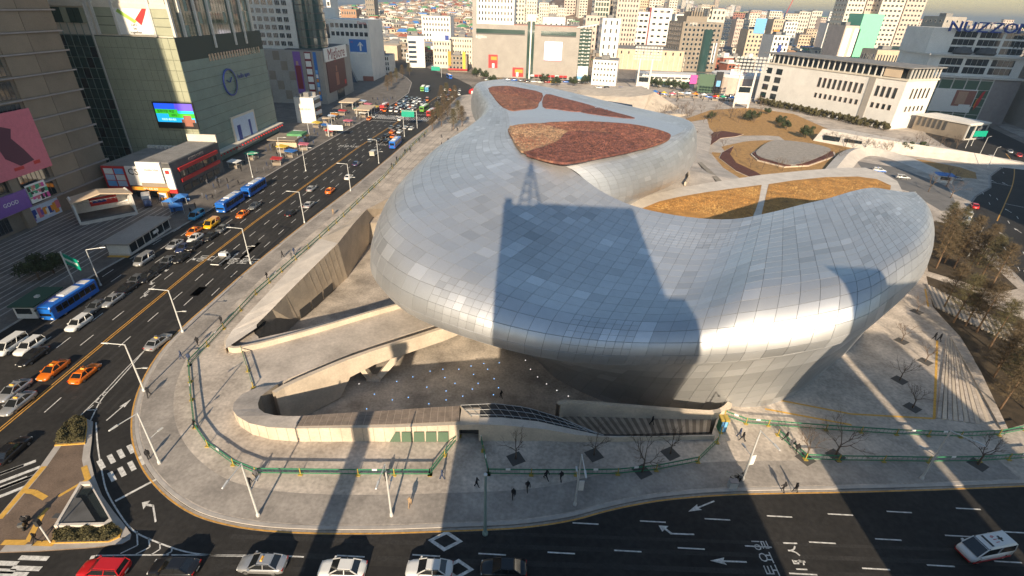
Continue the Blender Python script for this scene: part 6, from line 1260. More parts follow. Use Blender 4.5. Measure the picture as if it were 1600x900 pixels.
for px, py, ang, lab in [(158,447,20,'lamp post beside the green road sign at left'),(100,1,0,'')][:1] + [(478,268,0,'lamp post on the west kerb before the market'),(395,278,0,'lamp post on the west kerb by the linked buses'),(440,250,0,'lamp post on the west kerb by the canopy'),(484,215,0,'lamp post by the white banner sign'),(520,205,0,'lamp post beyond the white banner sign')]: lamp_post(px, py, ang, lab, 8, False, z=PZ)
for px, py, ang, lab in [(1512,402,70,'lamp post among the grove beside the right street'),(1600,425,160,'lamp post at the right frame edge'),(1543,262,30,'lamp post at the right street bend'),(1530,243,30,'lamp post behind the bend lamp'),(1517,228,30,'lamp post beside the glass box pavilion')]: lamp_post(px, py, ang, lab, 8, False)
# pole with teal tint near the middle, bollards
tp = thing('signal_mast', 'tall teal steel mast at the bottom kerb in the middle of the frame', 'pole', (*G(758,834)[:2], 0.0)); P(tp, 'pole', 'pole_teal', lambda b: b.tube([(0,0,0),(0,0,9.6)], [.2,.14], 10)); P(tp, 'base', 'pole_teal', lambda b: b.lathe([(.34,0),(.34,.25),(.2,.5)], 10)); P(tp, 'cap', 'pole_white', lambda b: b.lathe([(.2,9.6),(.2,9.75)], 10))
# green gantry signs
def gantry(px, py, h, w, sh, ang, label, s):
    p = G(px, py); t = thing('road_sign', label, 'road sign', (p.x, p.y, PZ), R(ang)); P(t, 'pole', 'pole_white', lambda b: b.tube([(0,0,0),(0,0,h)], .14, 7)); P(t, 'arm', 'pole_white', lambda b: b.tube([(0,0,h-.3),(w+1.2,0,h-.3)], .09, 6))
    sb = P(t, 'sign_panel', 'c_signgreen', lambda b: b.box(1.1,1.1+w,-.2,-.08,h-sh-.2,h)); 
    if s: wtext(sb, '-y', -.2, 1.1+w/2, h-sh/2-.1, s, sh*.3, 'c_white', .03)
gantry(118,447,7.5,5.4,2.0,-28,'green road sign on a pole beside the blue bus at left','동대문운동장 청계천'); gantry(652,201,8,6,2.8,178,'green road sign over the northbound lanes by the far zebra',''); gantry(690,121,8,7,3,178,'green road sign beyond the boulevard bend',''); gantry(1508,232,8,7,2.4,10,'green road sign by the right street','')
wb = thing('white_name_sign', 'white banner sign on a single post by the west kerb', 'sign', (*G(514,214)[:2], PZ)); P(wb, 'pole', 'pole_white', lambda b: b.tube([(0,0,0),(0,0,5.6)], .2, 7)); P(wb, 'panel', 'c_white', lambda b: b.box(.4,6.6,-.15,.15,2.8,5.0))
# construction barriers
def barrier(pxs, label, group='green construction barriers'):
    ps = GL(pxs, PZ); t = thing('barrier', label, 'barrier', tuple(ps[0]), 0, group); o = ps[0]
    pts = []
    for a, b_ in zip(ps, ps[1:]):
        k = max(1, round((b_-a).length / 5.5)); pts += [a.lerp(b_, i/k) for i in range(k)]
    pts.append(ps[-1]); pts = [p - o for p in pts]
    for a, b_ in zip(pts, pts[1:]):
        d = (b_-a).normalized(); n_ = Vector((-d.y,d.x,0))*.03
        for z0, z1, nm in ((.86,1.04,'top_rail'),(.14,.28,'bottom_rail')): P(t, nm, 'barrier_green', lambda b: b.hexa([a-n_+Vector((0,0,z0)), b_-n_+Vector((0,0,z0)), b_+n_+Vector((0,0,z0)), a+n_+Vector((0,0,z0))],[a-n_+Vector((0,0,z1)), b_-n_+Vector((0,0,z1)), b_+n_+Vector((0,0,z1)), a+n_+Vector((0,0,z1))]))
        P(t, 'mesh_infill', 'barrier_green', lambda b: [b.bar(a.lerp(b_,(i+.5)/9)+Vector((0,0,.28)), a.lerp(b_,(i+.5)/9)+Vector((0,0,.86)), .025) for i in range(9)] and b, kind='stuff')
        if random.random() < .3: c_ = a.lerp(b_,.4); P(t, 'notice', 'c_white', lambda b: b.hexa([c_-n_*1.6+Vector((0,0,.8)),c_+d*.6-n_*1.6+Vector((0,0,.8)),c_+d*.6+n_*1.6+Vector((0,0,.8)),c_+n_*1.6+Vector((0,0,.8))],[c_-n_*1.6+Vector((0,0,1.05)),c_+d*.6-n_*1.6+Vector((0,0,1.05)),c_+d*.6+n_*1.6+Vector((0,0,1.05)),c_+n_*1.6+Vector((0,0,1.05))]))
    for p in pts: P(t, 'post', 'barrier_yellow', lambda b: (b.bar(p, p+Vector((0,0,1.12)), .11)));  P(t, 'foot', 'barrier_yellow', lambda b: b.box(p.x-.28,p.x+.28,p.y-.28,p.y+.28,0,.1))
barrier([(668,205),(640,232),(600,278),(537,338),(500,372),(440,425),(400,460),(350,514),(296,571)], 'green barrier run along the boulevard footway up to the corner')
barrier([(296,571),(300,625),(305,668),(325,697),(365,726),(400,740),(470,741),(560,742),(672,742)], 'green barrier run curving round the U-shaped wall head'); barrier([(672,742),(695,712),(718,682)], 'short green barrier from the corner to the portal, left side'); barrier([(748,672),(755,705),(763,741)], 'short green barrier right of the portal')
barrier([(763,741),(830,742),(900,742),(965,741),(1025,735),(1090,722),(1120,692),(1126,676)], 'green barrier run before the row of small bare trees'); barrier([(1132,650),(1165,662),(1200,665),(1290,672),(1400,679),(1500,683),(1560,680),(1600,672)], 'upper green barrier run across the eastern plaza'); barrier([(1215,680),(1258,718),(1310,720),(1450,722),(1530,721),(1620,715)], 'lower green barrier run across the eastern plaza'); barrier([(378,549),(388,580),(396,606)], 'short green barrier at the mouth of the footbridge')
# ================================================================== TREES
def grow(rng_, mb, p, d, L, r, depth, twigs, spread=.5, nb=(2,3)):
    q = p + d * L; mid = p.lerp(q, .5) + Vector((rng_.uniform(-1,1), rng_.uniform(-1,1), 0)) * L * .05
    mb.tube([p, mid, q], [r, r*.85, r*.68], 5 if depth > 2 else 4 if depth > 1 else 3, cap=False)
    if depth == 0: return
    for _ in range(rng_.randint(*nb)):
        v = Vector((rng_.uniform(-1,1), rng_.uniform(-1,1), rng_.uniform(-.3,.6))).normalized(); nd = (d + v * spread * rng_.uniform(.7,1.2)).normalized()
        grow(rng_, mb, p.lerp(q, rng_.uniform(.55,1)), nd, L * rng_.uniform(.6,.85), r*.62, depth-1, twigs, spread, nb)
def bare_meshes(seed, h, m, depth=5, spread=.55):
    r_ = random.Random(seed); tk = MB(); tk.tube([(0,0,0),(.05,0,h*.16),(0,.04,h*.32)], [.13*h/6,.10*h/6,.085*h/6], 7); br_ = MB()
    for k in range(4):
        a = k*math.pi/2 + r_.uniform(-.5,.5); grow(r_, br_, Vector((0,.02,h*(.22+.035*k))), Vector((math.cos(a)*.62, math.sin(a)*.62, .75)).normalized(), h*.26, .055*h/6, depth, None, spread)
    return tk.mesh('trunk', M[m], True), br_.mesh('branches', M[m])
BT = [bare_meshes(s, 6.5, 'bark', 4) for s in (1,2,3)]
def bare_tree(px, py, label, v, sc=1.0, pit=True, z=PZ, group='small bare trees on the plaza', pos=None):
    p = pos or G(px, py); t = thing('bare_tree', label, 'tree', (p.x, p.y, z), random.uniform(0,6), group); t.scale = (sc,sc,sc); link('trunk', BT[v%3][0], t); link('branches', BT[v%3][1], t)
    if pit:
        o = P(t, 'tree_pit', 'pit_dark', lambda b: b.box(-.95,.95,-.95,.95,.0,.03)); o.rotation_euler = (0,0,.5 - t.rotation_euler[2]); o.scale = (1/sc,1/sc,1)
for i, (x, y, lab, s) in enumerate([(806,718,'bare tree left of the row by the long stair',.85),(928,712,'bare tree second in the row by the long stair',.8),(1003,738,'bare tree standing right against the green barrier',1.05),(1047,710,'bare tree at the right end of the row by the long stair',.8),(1258,718,'bare tree at the bend of the lower eastern barrier',.95),(1305,713,'bare tree right of the barrier bend tree',1.05),(1527,727,'bare tree at the lower right corner of the plaza',1.0),(1425,638,'bare tree in a dark pit nearest the triangular steps',.75),(1405,595,'bare tree in a dark pit beside the lit strip',.75),(1445,566,'bare tree by the two walkers on the east plaza',.7),(1408,534,'bare tree near the silver hall corner',.7),(1432,488,'bare tree below the slatted terrace',.7)]): bare_tree(x, y, lab, i, s)
# grove of larch-like trees with brown twiggy crowns
mat('twig_brown', (.115,.085,.048), .9, var=.3, scale=.8); mat('twig_olive', (.10,.088,.042), .9, var=.3, scale=.8); mat('pine_green', (.045,.062,.025), .9, var=.35, scale=1.5); mat('shrub_olive', (.09,.08,.035), .95, var=.4, scale=2); mat('grove_soil', (.055,.04,.024), .95, var=.4, scale=.6, fine=.4); mat('straw', (.38,.22,.08), .95, var=.25, scale=.6, bump=.5, fine=.3)
def larch_meshes(seed, h, m, n=7800):
    r_ = random.Random(seed); tk = MB(); tk.tube([(0,0,0),(.1,0,h*.5),(0,.05,h)], [.2,.12,.03], 7); cr_ = MB()
    for k in range(46):
        z = h * (.25 + .73*k/46); a = k*2.4; L = (1-(z/h))*h*.30 + .9; tip = Vector((math.cos(a)*L, math.sin(a)*L, z + L*.28)); cr_.tube([Vector((0,0,z)), tip], [.045,.012], 3, cap=False)
        for j in range(n//46):
            f = r_.uniform(.2,1.0); c = Vector((0,0,z)).lerp(tip, f) + Vector((r_.gauss(0,.28), r_.gauss(0,.28), r_.gauss(0,.22))); d = Vector((r_.uniform(-1,1), r_.uniform(-1,1), r_.uniform(-.4,1))).normalized() * r_.uniform(.2,.5); s_ = d.cross(Vector((r_.uniform(-1,1), r_.uniform(-1,1), r_.uniform(-1,1))))  .normalized() * .03
            cr_.add([c-s_, c+d, c+s_], [(0,1,2)])
    return tk.mesh('trunk', M['bark_warm'], True), cr_.mesh('crown', M[m])
LT = [larch_meshes(s, 12, m) for s, m in ((4,'twig_brown'),(5,'twig_olive'),(6,'twig_brown'))]
def larch(pos, label, v, sc, group): 
    t = thing('larch_tree', label, 'tree', (pos.x, pos.y, PZ), random.uniform(0,6), group); t.scale = (sc,sc,sc); link('trunk', LT[v%3][0], t); link('crown', LT[v%3][1], t)
grove = GL([(1447,432),(1500,450),(1530,460),(1545,478),(1600,500),(1640,530),(1660,640),(1600,664),(1572,672),(1558,660),(1540,605),(1520,560),(1500,527),(1470,495),(1457,480)])
gb = MB().poly(grove, PZ+.02).build('grove_bed', M['grove_soil'], kind='structure')
gb2 = MB().poly(GL([(1450,425),(1443,380),(1452,345),(1490,352),(1540,405),(1590,452),(1560,458),(1520,446)]), PZ+.03).build('verge_bed', M['grove_soil'], kind='structure')
wh_ = ['first','second','third','fourth','fifth','sixth','seventh','eighth','ninth','tenth','eleventh','twelfth']
for i, (x, y, s) in enumerate([(1474,482,.85),(1489,505,.9),(1508,510,.85),(1525,520,.9),(1545,545,.85),(1558,575,.8),(1552,590,.75),(1572,612,.8),(1562,640,.75),(1590,560,.85),(1596,600,.8),(1600,640,.8)]): larch(G(x, y), f'{wh_[i]} brown larch from the top in the dark bed by the steps', i, s, 'brown larches in the dark bed')
for i, (x, y, s) in enumerate([(1462,420,.95),(1475,412,.9),(1490,420,.95),(1510,428,.9),(1530,440,.95),(1548,450,.9),(1466,392,.95),(1484,385,.9),(1504,400,.9),(1526,415,.9),(1470,368,.8)]): larch(G(x, y), f'{wh_[i]} brown larch in the upper grove behind the silver hall tip', i, s, 'brown larches in the upper grove')
for i, (x, y) in enumerate([(676,205),(684,190),(690,198),(700,190),(709,203),(694,176),(704,170),(716,188),(722,198),(690,160),(698,155),(711,160)]): larch(G(x, y), f'{wh_[i]} brown street tree in the row east of the far zebra', i, .8, 'brown street trees east of the far zebra')
for i, (x, y) in enumerate([(620,128),(612,135),(629,122),(640,118),(606,142)]): larch(G(x, y), f'{wh_[i]} brown street tree on the west side beyond the far zebra', i+1, .8, 'brown street trees on the far west side')
# leafy evergreens: blob of many small leaves
def leafy_meshes(seed, rx, rz_, m, n, leaf=.16, trunk=1.2, clumps=14):
    r_ = random.Random(seed); tk = MB(); tk.tube([(0,0,0),(.1,.05,trunk),(0,0,trunk+rz_)], [.16,.12,.05], 6); c_ = MB(); cl = []
    for k in range(clumps):
        a = r_.uniform(0,6.28); q = r_.uniform(.1,.85); cl.append((Vector((math.cos(a)*rx*q, math.sin(a)*rx*q, trunk+rz_*r_.uniform(.3,1.6))), rx*r_.uniform(.3,.5)))
    for k in range(n):
        p, rr = cl[k % clumps]; v = Vector((r_.gauss(0,1), r_.gauss(0,1), r_.gauss(0,.7))).normalized()*rr*r_.uniform(.6,1.05); a = v.cross(Vector((r_.uniform(-1,1),r_.uniform(-1,1),1))).normalized()*leaf*r_.uniform(.6,1.3); d = a.cross(v).normalized()*leaf*.6 + v.normalized()*leaf*.3
        c_.add([p+v-a, p+v+d, p+v+a, p+v-d], [(0,1,2,3)])
    return tk.mesh('trunk', M['bark'], True), c_.mesh('crown', M[m])
PN = leafy_meshes(8, 2.6, 1.6, 'pine_green', 2600); PN2 = leafy_meshes(9, 3.2, 2.2, 'pine_green', 3200, .2, 2.5)
def pine(x, y, label, sc=1.0, ms=PN, z=0, group='dark pines'):
    p = G(x, y); t = thing('pine_tree', label, 'tree', (p.x, p.y, z), random.uniform(0,6), group); t.scale = (sc,)*3; link('trunk', ms[0], t); link('crown', ms[1], t)
for x, y, l, s in [(1170,189,'round clipped pine left of a pair in the park',1.3),(1178,190,'round clipped pine right of a pair in the park',1.3),(1218,196,'spreading pine behind the grey timber pad',1.2),(1228,203,'second spreading pine behind the grey timber pad',1.1),(1258,216,'dark pine against the concrete hall end',1.4),(1112,187,'small dark pine by the white block in the park',1.0),(1198,179,'small pine beside the concrete path',.9),(1415,240,'umbrella pine before the long concrete hall',1.2),(1436,238,'second umbrella pine before the long concrete hall',1.1),(62,438,'dark tree on the western plaza beside the road sign',1.2),(85,428,'second dark tree on the western plaza',1.1)]: pine(x, y, l, s, PN2 if s > 1.5 else PN, group='pines')
for i, (x, y) in enumerate([(1005,133),(1018,135),(1028,138),(1045,138),(1055,140),(1068,143),(870,135),(850,130),(895,135),(915,132),(770,133),(745,120),(757,125)]): pine(x, y, f'{(wh_+["thirteenth"])[i]} street pine in front of the market and grey mall', 1.6, PN, group='street pines by the malls')
# bamboo-like hedge at the institute wall
HM = leafy_meshes(12, 2.0, 1.6, 'shrub_olive', 1500, .22, .4, 10)
for i in range(20):
    f = i/19; p = Vector((199,281,0)).lerp(Vector((164,356,0)), f); t = thing('hedge_shrub', f'olive shrub in the hedge along the institute wall, {"near" if f < .33 else "middle" if f < .66 else "far"} stretch', 'shrub', (p.x-3, p.y-1.4, 0), i, 'hedge shrubs along the institute wall'); t.scale = (1.3,1.3,1.5); link('stem', HM[0], t); link('foliage', HM[1], t)
# ================================================================== TRAFFIC ISLAND OBJECTS
def hedge(poly, h, label, n):
    c = sum(poly, Vector())/len(poly); t = thing('hedge', label, 'hedge', (c.x, c.y, .15)); r_ = random.Random(n); mb = MB()
    xs = [p.x for p in poly]; ys = [p.y for p in poly]
    def inside(x, y):
        k = False
        for a, b_ in zip(poly, poly[1:]+poly[:1]):
            if (a.y > y) != (b_.y > y) and x < (b_.x-a.x)*(y-a.y)/(b_.y-a.y)+a.x: k = not k
        return k
    cnt = 0
    while cnt < n:
        x, y = r_.uniform(min(xs),max(xs)), r_.uniform(min(ys),max(ys))
        if not inside(x, y): continue
        cnt += 1; p = Vector((x-c.x, y-c.y, h*(1-r_.random()**2.2)*(.8+.25*math.sin(x*3)*math.sin(y*2.6)))); a = Vector((r_.uniform(-1,1),r_.uniform(-1,1),r_.uniform(-.5,1))).normalized()*.12; d = a.cross(Vector((r_.uniform(-1,1),r_.uniform(-1,1),r_.uniform(-1,1)))).normalized()*.07
        mb.add([p-a, p+d, p+a, p-d], [(0,1,2,3)])
    mb.build('foliage', M['shrub_olive'], t); P(t, 'planter_kerb', 'tactile', lambda b: b.prism([p.lerp(c, -.06)-c for p in poly], 0, .12)); P(t, 'soil', 'pit_dark', lambda b: b.prism([p.lerp(c,.03)-c for p in poly], .1, .16))
hedge(GL([(88,697),(96,680),(112,660),(122,656),(135,657),(136,670),(133,694)]), 1.0, 'clipped hedge on the traffic island near the slip road', 4200); hedge(GL([(86,850),(90,833),(140,829),(176,822),(190,830),(186,841),(170,848)]), .9, 'long low hedge at the bottom of the traffic island', 5200)
sk = thing('subway_skylight', 'triangular glass-roofed skylight box on the traffic island', 'skylight', (*G(135,795)[:2], .15)); sp3 = [G(130,762) , G(145,761), G(180,822), G(172,829), G(90,831)]; sc0 = sk.location
tri = [Vector((p.x-sc0.x, p.y-sc0.y, 0)) for p in sp3][::-1]
P(sk, 'wall', 'pale_stone', lambda b: (b.prism(tri, 0, .9, [[p.lerp(sum(tri,Vector())/5,.12) for p in tri]]))); P(sk, 'glass_roof', 'glass_dark', lambda b: b.poly([(p.x*.93,p.y*.93,.55) for p in tri])); P(sk, 'roof_slab', 'roof_dark', lambda b: b.prism([(G(x,y)-Vector((sc0.x,sc0.y,0))) for x, y in [(115,787),(131,786),(154,822),(95,830)]], .56, .8)); P(sk, 'hatch', 'frame_dark', lambda b: b.box(-2.0,-1.2,-2.0,-1.4,.8,.86))
sg_ = thing('signal_pole', 'white signal pole on the traffic island beside the cyclist', 'pole', (*G(80,849)[:2], .15)); P(sg_, 'pole', 'pole_white', lambda b: b.tube([(0,0,0),(0,0,3.6)], .08, 7)); P(sg_, 'signal_box', 'trim', lambda b: b.box(-.2,.2,-.2,.2,2.9,3.7))
# ================================================================== WEST PLAZA: STAGE, SHELTER, HUT, STALLS
for i in range(16):
    MB().box(-119+i*1.75,-118.7+i*1.75,66,131,PZ+.002,PZ+.008).build('paving_strip', M['kerb_stone'], lp)
sa, sb_ = G(128,352), G(214,335); sd = (sb_-sa); ang = math.atan2(sd.y, sd.x); sw_ = sd.length
sg2 = thing('outdoor_stage', 'white-framed outdoor stage with red backdrop beside the beige mall', 'stage', (sa.x, sa.y, PZ), ang)
P(sg2, 'platform', 'roof_dark', lambda b: b.box(0,sw_,0,7,0,.9)); P(sg2, 'back_wall', 'wall_white', lambda b: b.box(0,sw_,6.6,7,0.9,5.4)); P(sg2, 'side_wall', 'wall_white', lambda b: b.box(-.3,.1,1,7,0,5.6)); P(sg2, 'side_wall', 'wall_white', lambda b: b.box(sw_-.1,sw_+.3,1,7,0,5.6)); P(sg2, 'red_backdrop', 'c_red', lambda b: b.box(3.6,9.6,6.45,6.58,2.2,4.3)); P(sg2, 'blue_print', 'c_navy', lambda b: b.box(4.2,7.2,6.38,6.44,2.9,3.8))
for u in (-.1, sw_+.1): P(sg2, 'post', 'frame_white', lambda b: b.bar((u,0,0),(u,0,5.8),.45))
P(sg2, 'roof', 'wall_tan', lambda b: b.add([(-.6,-.4,5.8),(sw_*.5,-.4,7.2),(sw_+.6,-.4,5.8),(sw_+.6,7.4,5.2),(sw_*.5,7.4,6.4),(-.6,7.4,5.2),(-.6,-.4,5.5),(sw_*.5,-.4,6.9),(sw_+.6,-.4,5.5)], [(0,1,4,5),(1,2,3,4),(6,7,1,0),(7,8,2,1)])); P(sg2, 'light_truss', 'steel', lambda b: [b.bar((.4+i,.6,5.3),(.9+i,.6,4.9),.07) for i in range(12)] and b.bar((0,.6,5.3),(sw_,.6,5.3),.1)); P(sg2, 'lower_wall', 'pale_stone', lambda b: b.box(0,sw_,-.6,0,0,.7))
sl_ = thing('subway_shelter', 'long glass-sided subway entrance shelter with a grey flat roof', 'shelter', (-89, 109, PZ), R(2))
P(sl_, 'base', 'pale_stone', lambda b: b.box(-2.4,2.4,-8,8,0,.5)); P(sl_, 'glass_side', 'glass_dark', lambda b: b.box(2.25,2.35,-7.6,7.8,.5,2.7)); P(sl_, 'glass_side', 'glass_dark', lambda b: b.box(-2.35,-2.25,-7.6,7.8,.5,2.7)); P(sl_, 'front_wall', 'wall_white', lambda b: b.box(-2.3,2.3,-7.9,-7.6,.5,2.7)); P(sl_, 'roof', 'wall_grey', lambda b: b.box(-3.1,2.9,-8.5,8.4,2.75,3.1)); P(sl_, 'sign', 'c_white', lambda b: b.box(2.36,2.42,1.2,3.2,1.3,2.0)); P(sl_, 'front_step', 'tactile', lambda b: b.box(-2.3,2.3,-8.9,-8.0,0,.06))
for i in range(7): P(sl_, 'post', 'frame_white', lambda b: b.box(2.2,2.42,-7.6+i*2.55,-7.45+i*2.55,.5,2.75))
mat('hut_green', (.03,.09,.06), .7)
gh = thing('guard_hut', 'small grey guard hut with a dark green roof beside the blue bus', 'hut', (*G(66,484)[:2], PZ), R(3)); P(gh, 'wall', 'wall_white', lambda b: b.box(-1.8,1.8,-3.2,3.2,0,2.5)); P(gh, 'roof', 'hut_green', lambda b: b.box(-2.2,2.2,-3.6,3.6,2.5,2.75)); P(gh, 'window', 'glass_dark', lambda b: b.box(1.8,1.86,-2.4,.2,1.1,2.1)); P(gh, 'window', 'glass_dark', lambda b: b.box(-1.4,1.2,-3.26,-3.2,1.0,2.1)); P(gh, 'door', 'frame_white', lambda b: b.box(1.8,1.87,.8,1.9,0,2.1)); P(gh, 'roof_vent', 'frame_white', lambda b: b.box(.2,.8,-.6,.1,2.75,3.1))
for i, (x, y) in enumerate([(270,325),(286,318),(278,333)]): 
    p = G(x, y); t = thing('blue_tent', ['blue tarpaulin tent left of the sky-blue van','blue tarpaulin tent behind the other two','blue tarpaulin tent closest to the stage'][i], 'tent', (p.x, p.y, PZ), .3*i, 'blue tents'); P(t, 'canopy', 'roof_blue', lambda b: b.add([(-1.6,-1.6,2.1),(1.6,-1.6,2.1),(1.6,1.6,2.1),(-1.6,1.6,2.1),(0,0,2.9)], [(0,1,4),(1,2,4),(2,3,4),(3,0,4)])); P(t, 'side', 'roof_blue', lambda b: b.box(-1.55,1.55,1.5,1.56,0,2.1)); [P(t, 'leg', 'pole_white', lambda b: b.bar((sx_*1.5,sy_*1.5,0),(sx_*1.5,sy_*1.5,2.1),.06)) for sx_ in (-1,1) for sy_ in (-1,1)]
pt_ = thing('parked_truck', 'white box truck parked between the stage and the shops', 'truck', (*G(232,320)[:2], PZ), R(-55)); b = MB(); loft(b, [(1.2,.9,.45,2.0,.1),(2.6,.9,.42,1.9,.15),(3.1,.86,.45,1.1,.12)]); b.build('cab', M['p_navy'], pt_); P(pt_, 'box', 'p_white', lambda b: b.box(-3,1.1,-1,1,.8,2.8)); P(pt_, 'stripe', 'p_yellow', lambda b: b.box(-2.6,-.4,1.0,1.02,2.0,2.6)); add_wheels(pt_, [-2,2.1], .9, .38)
# market stalls and kiosks along the west kerb
sr_ = random.Random(21); cols_ = ['c_white','c_red','c_green','c_blue','c_yellow','c_pink','wall_tan','c_paleblue','c_orange']; cw_ = dict(c_white='white',c_red='red',c_green='green',c_blue='blue',c_yellow='yellow',c_pink='pink',wall_tan='tan',c_paleblue='pale blue',c_orange='orange')
for i in range(26):
    y = 172 + i*5.2 + sr_.uniform(-1,1); x = lerp_poly(LK, y) - sr_.choice([3.0,9.0,15.0]); cc = cols_[i % 9]; t = thing('market_stall', f'{cw_[cc]} market stall on the west pavement, number {i+1} going up the boulevard' if False else f'{cw_[cc]} awning stall on the west pavement, ' + ['near the shops','by the clock mall','by the white clinic'][min(2, i//9)], 'stall', (x, y, PZ), sr_.uniform(-.2,.2), 'market stalls on the west pavement')
    P(t, 'counter', 'wall_brown', lambda b: b.box(-1.3,1.3,-1.5,1.5,0,1.0)); P(t, 'awning', cc, lambda b: b.hexa([(-1.7,-1.8,2.2),(1.8,-1.8,2.0),(1.8,1.8,2.0),(-1.7,1.8,2.2)],[(-1.7,-1.8,2.5),(1.8,-1.8,2.1),(1.8,1.8,2.1),(-1.7,1.8,2.5)])); [P(t, 'post', 'pole_white', lambda b: b.bar((sx_*1.4,sy_*1.6,0),(sx_*1.4,sy_*1.6,2.2),.07)) for sx_ in (-1,1) for sy_ in (-1,1)]
ks = thing('green_roof_kiosk', 'tan canopy kiosk with a green-edged roof by the white clinic', 'kiosk', (*G(455,228)[:2], PZ)); P(ks, 'wall', 'wall_tan', lambda b: b.box(-4,4,-4,4,0,3.4)); P(ks, 'roof', 'wall_brown', lambda b: b.box(-6,5,-7,5,3.4,3.8)); P(ks, 'green_roof', 'roof_green', lambda b: b.box(-1,5,0,6,3.8,4.6)); P(ks, 'front_board', 'c_paleblue', lambda b: b.box(4.0,4.3,-2,2,.5,4))
for i, (x, y) in enumerate([(548,168),(572,180)]): 
    p = G(x, y); t = thing('bus_shelter', ['tan-roofed bus shelter by the grey mall','long bus shelter by the red bus'][i], 'bus shelter', (p.x, p.y, PZ)); P(t, 'roof', 'wall_tan', lambda b: b.box(-4,4,-7,7,3.4,3.8)); [P(t, 'post', 'pole_white', lambda b: b.bar((u,v,0),(u,v,3.4),.25)) for u in (-3,3) for v in (-6,0,6)]
# ================================================================== PARK BEHIND THE HALL
pk = MB().poly(GL([(1070,186),(1110,172),(1170,168),(1240,178),(1290,200),(1340,215),(1390,228),(1350,245),(1300,260),(1250,275),(1195,284),(1165,290),(1130,262),(1112,240),(1120,212),(1090,195)], PZ+.02), PZ+.02).build('park_ground', M['straw'], kind='structure')
MB().poly(GL([(880,160),(960,186),(1010,188),(1060,190),(1120,192),(1180,205),(1240,214),(1262,215),(1240,200),(1170,185),(1100,170),(1050,165),(1010,195),(940,175)], 0), PZ+.03).build('park_track', M['plaza_pave'], kind='structure') if False else None
path = smooth_line(GL([(1078,192),(1092,205),(1100,225),(1108,238)]), 4); MB().strip([p+Vector((0,0,PZ+.03)) for p in offset(path, 7)], [p+Vector((0,0,PZ+.03)) for p in offset(path, -7)]).build('park_path', M['plaza_pave'], kind='structure')
path = smooth_line(GL([(1104,228),(1130,222),(1160,217),(1200,216),(1222,217)]), 4); MB().strip([p+Vector((0,0,PZ+.05)) for p in offset(path, 5)], [p+Vector((0,0,PZ+.05)) for p in offset(path, -5)]).build('park_path', M['plaza_pave'], kind='structure')
mat('bed_red', (.10,.035,.025), .95, var=.35, scale=1.2, bump=.6)
def planted(px, label, m='bed_red', z=.5): 
    ps = GL(px); c = sum(ps, Vector())/len(ps); t = thing('planting_bed', label, 'planting bed', (c.x, c.y, 0)); P(t, 'planting', m, lambda b: b.prism([p-c for p in ps], 0, z)); P(t, 'edging', 'concrete', lambda b: b.prism([p.lerp(c,-.05)-c for p in ps], 0, z*.6))
planted([(1101,230),(1104,218),(1115,208),(1130,206),(1160,211),(1150,214),(1125,217),(1110,228)], 'dark red planted bed at the fork of the park paths'); planted([(1124,248),(1128,240),(1146,230),(1140,242),(1150,256),(1180,270),(1192,277),(1175,279),(1150,268)], 'dark red planted strip along the pale plaza edge'); planted([(1060,186),(1068,188),(1072,198),(1071,208),(1064,200)], 'small red bed beside the silver lobe'); planted([(1175,243),(1185,236),(1300,240),(1302,246),(1262,260),(1225,262),(1185,252)], 'red shrub ring around the grey timber pad', 'bed_red', 1.0)
pad = thing('timber_pad', 'large grey timber-striped pad with rounded corners in the park', 'platform', (*G(1240,240)[:2], 0)); pc = pad.location; pp = smooth_line(GL([(1181,237),(1195,225),(1215,219),(1260,223),(1292,230),(1297,236),(1275,247),(1240,257),(1205,250),(1184,243),(1181,237)], 1.2), 3)[:-1]
P(pad, 'slab', 'roof_grey', lambda b: b.prism([p-pc for p in pp], 0, 1.2))
mat('board_grey', (.25,.235,.22), .85, var=.2, scale=.8)
ys = [p.y-pc.y for p in pp]
for i in range(22):
    y0 = min(ys) + (max(ys)-min(ys))*(i+.1)/22; y1_ = min(ys) + (max(ys)-min(ys))*(i+.85)/22
    def span(y):
        xs = []
        for a, b_ in zip(pp, pp[1:]+pp[:1]):
            ay, by = a.y-pc.y, b_.y-pc.y
            if (ay > y) != (by > y): xs.append(a.x-pc.x + (b_.x-a.x)*(y-ay)/(by-ay))
        return (min(xs), max(xs)) if len(xs) > 1 else None
    s0, s1 = span(y0), span(y1_)
    if s0 and s1: P(pad, 'board', 'board_grey', lambda b: b.hexa([(s0[0],y0,1.2),(s0[1],y0,1.2),(s1[1],y1_,1.2),(s1[0],y1_,1.2)],[(s0[0],y0,1.3),(s0[1],y0,1.3),(s1[1],y1_,1.3),(s1[0],y1_,1.3)]))
for i, (x, y, s) in enumerate([(1150,246,.8),(1172,262,.8),(1190,268,.8),(1222,268,.9),(1252,264,.8),(1290,254,.9),(1310,250,.9),(1085,215,.7),(1110,222,.9),(1120,216,.9),(1130,232,.8),(1215,262,.8),(1330,230,1.),(1350,235,1.),(1366,238,1.),(1385,243,1.),(1080,180,1),(1095,178,1),(1060,176,1),(1040,180,1),(1120,182,1),(1140,184,1),(1290,222,1),(1305,226,1),(1320,230,1)]): bare_tree(x, y, f'{"slender" if i%2 else "low"} bare sapling in the park, ' + ['by the striped pad','beside the pale paths','before the concrete hall'][0 if i < 7 or i == 11 else 1 if i < 11 or 16 <= i < 22 else 2], i, s, False, 0, 'bare saplings in the park')
for i in range(3): bare_tree(0, 0, ['bare tree beside the gate hut','bare tree behind the gate hut','bare tree at the head of the service ramp'][i], i, 1.2, False, group='bare trees by the gate hut', pos=G([1450,1478,1485][i],[300,292,310][i]))
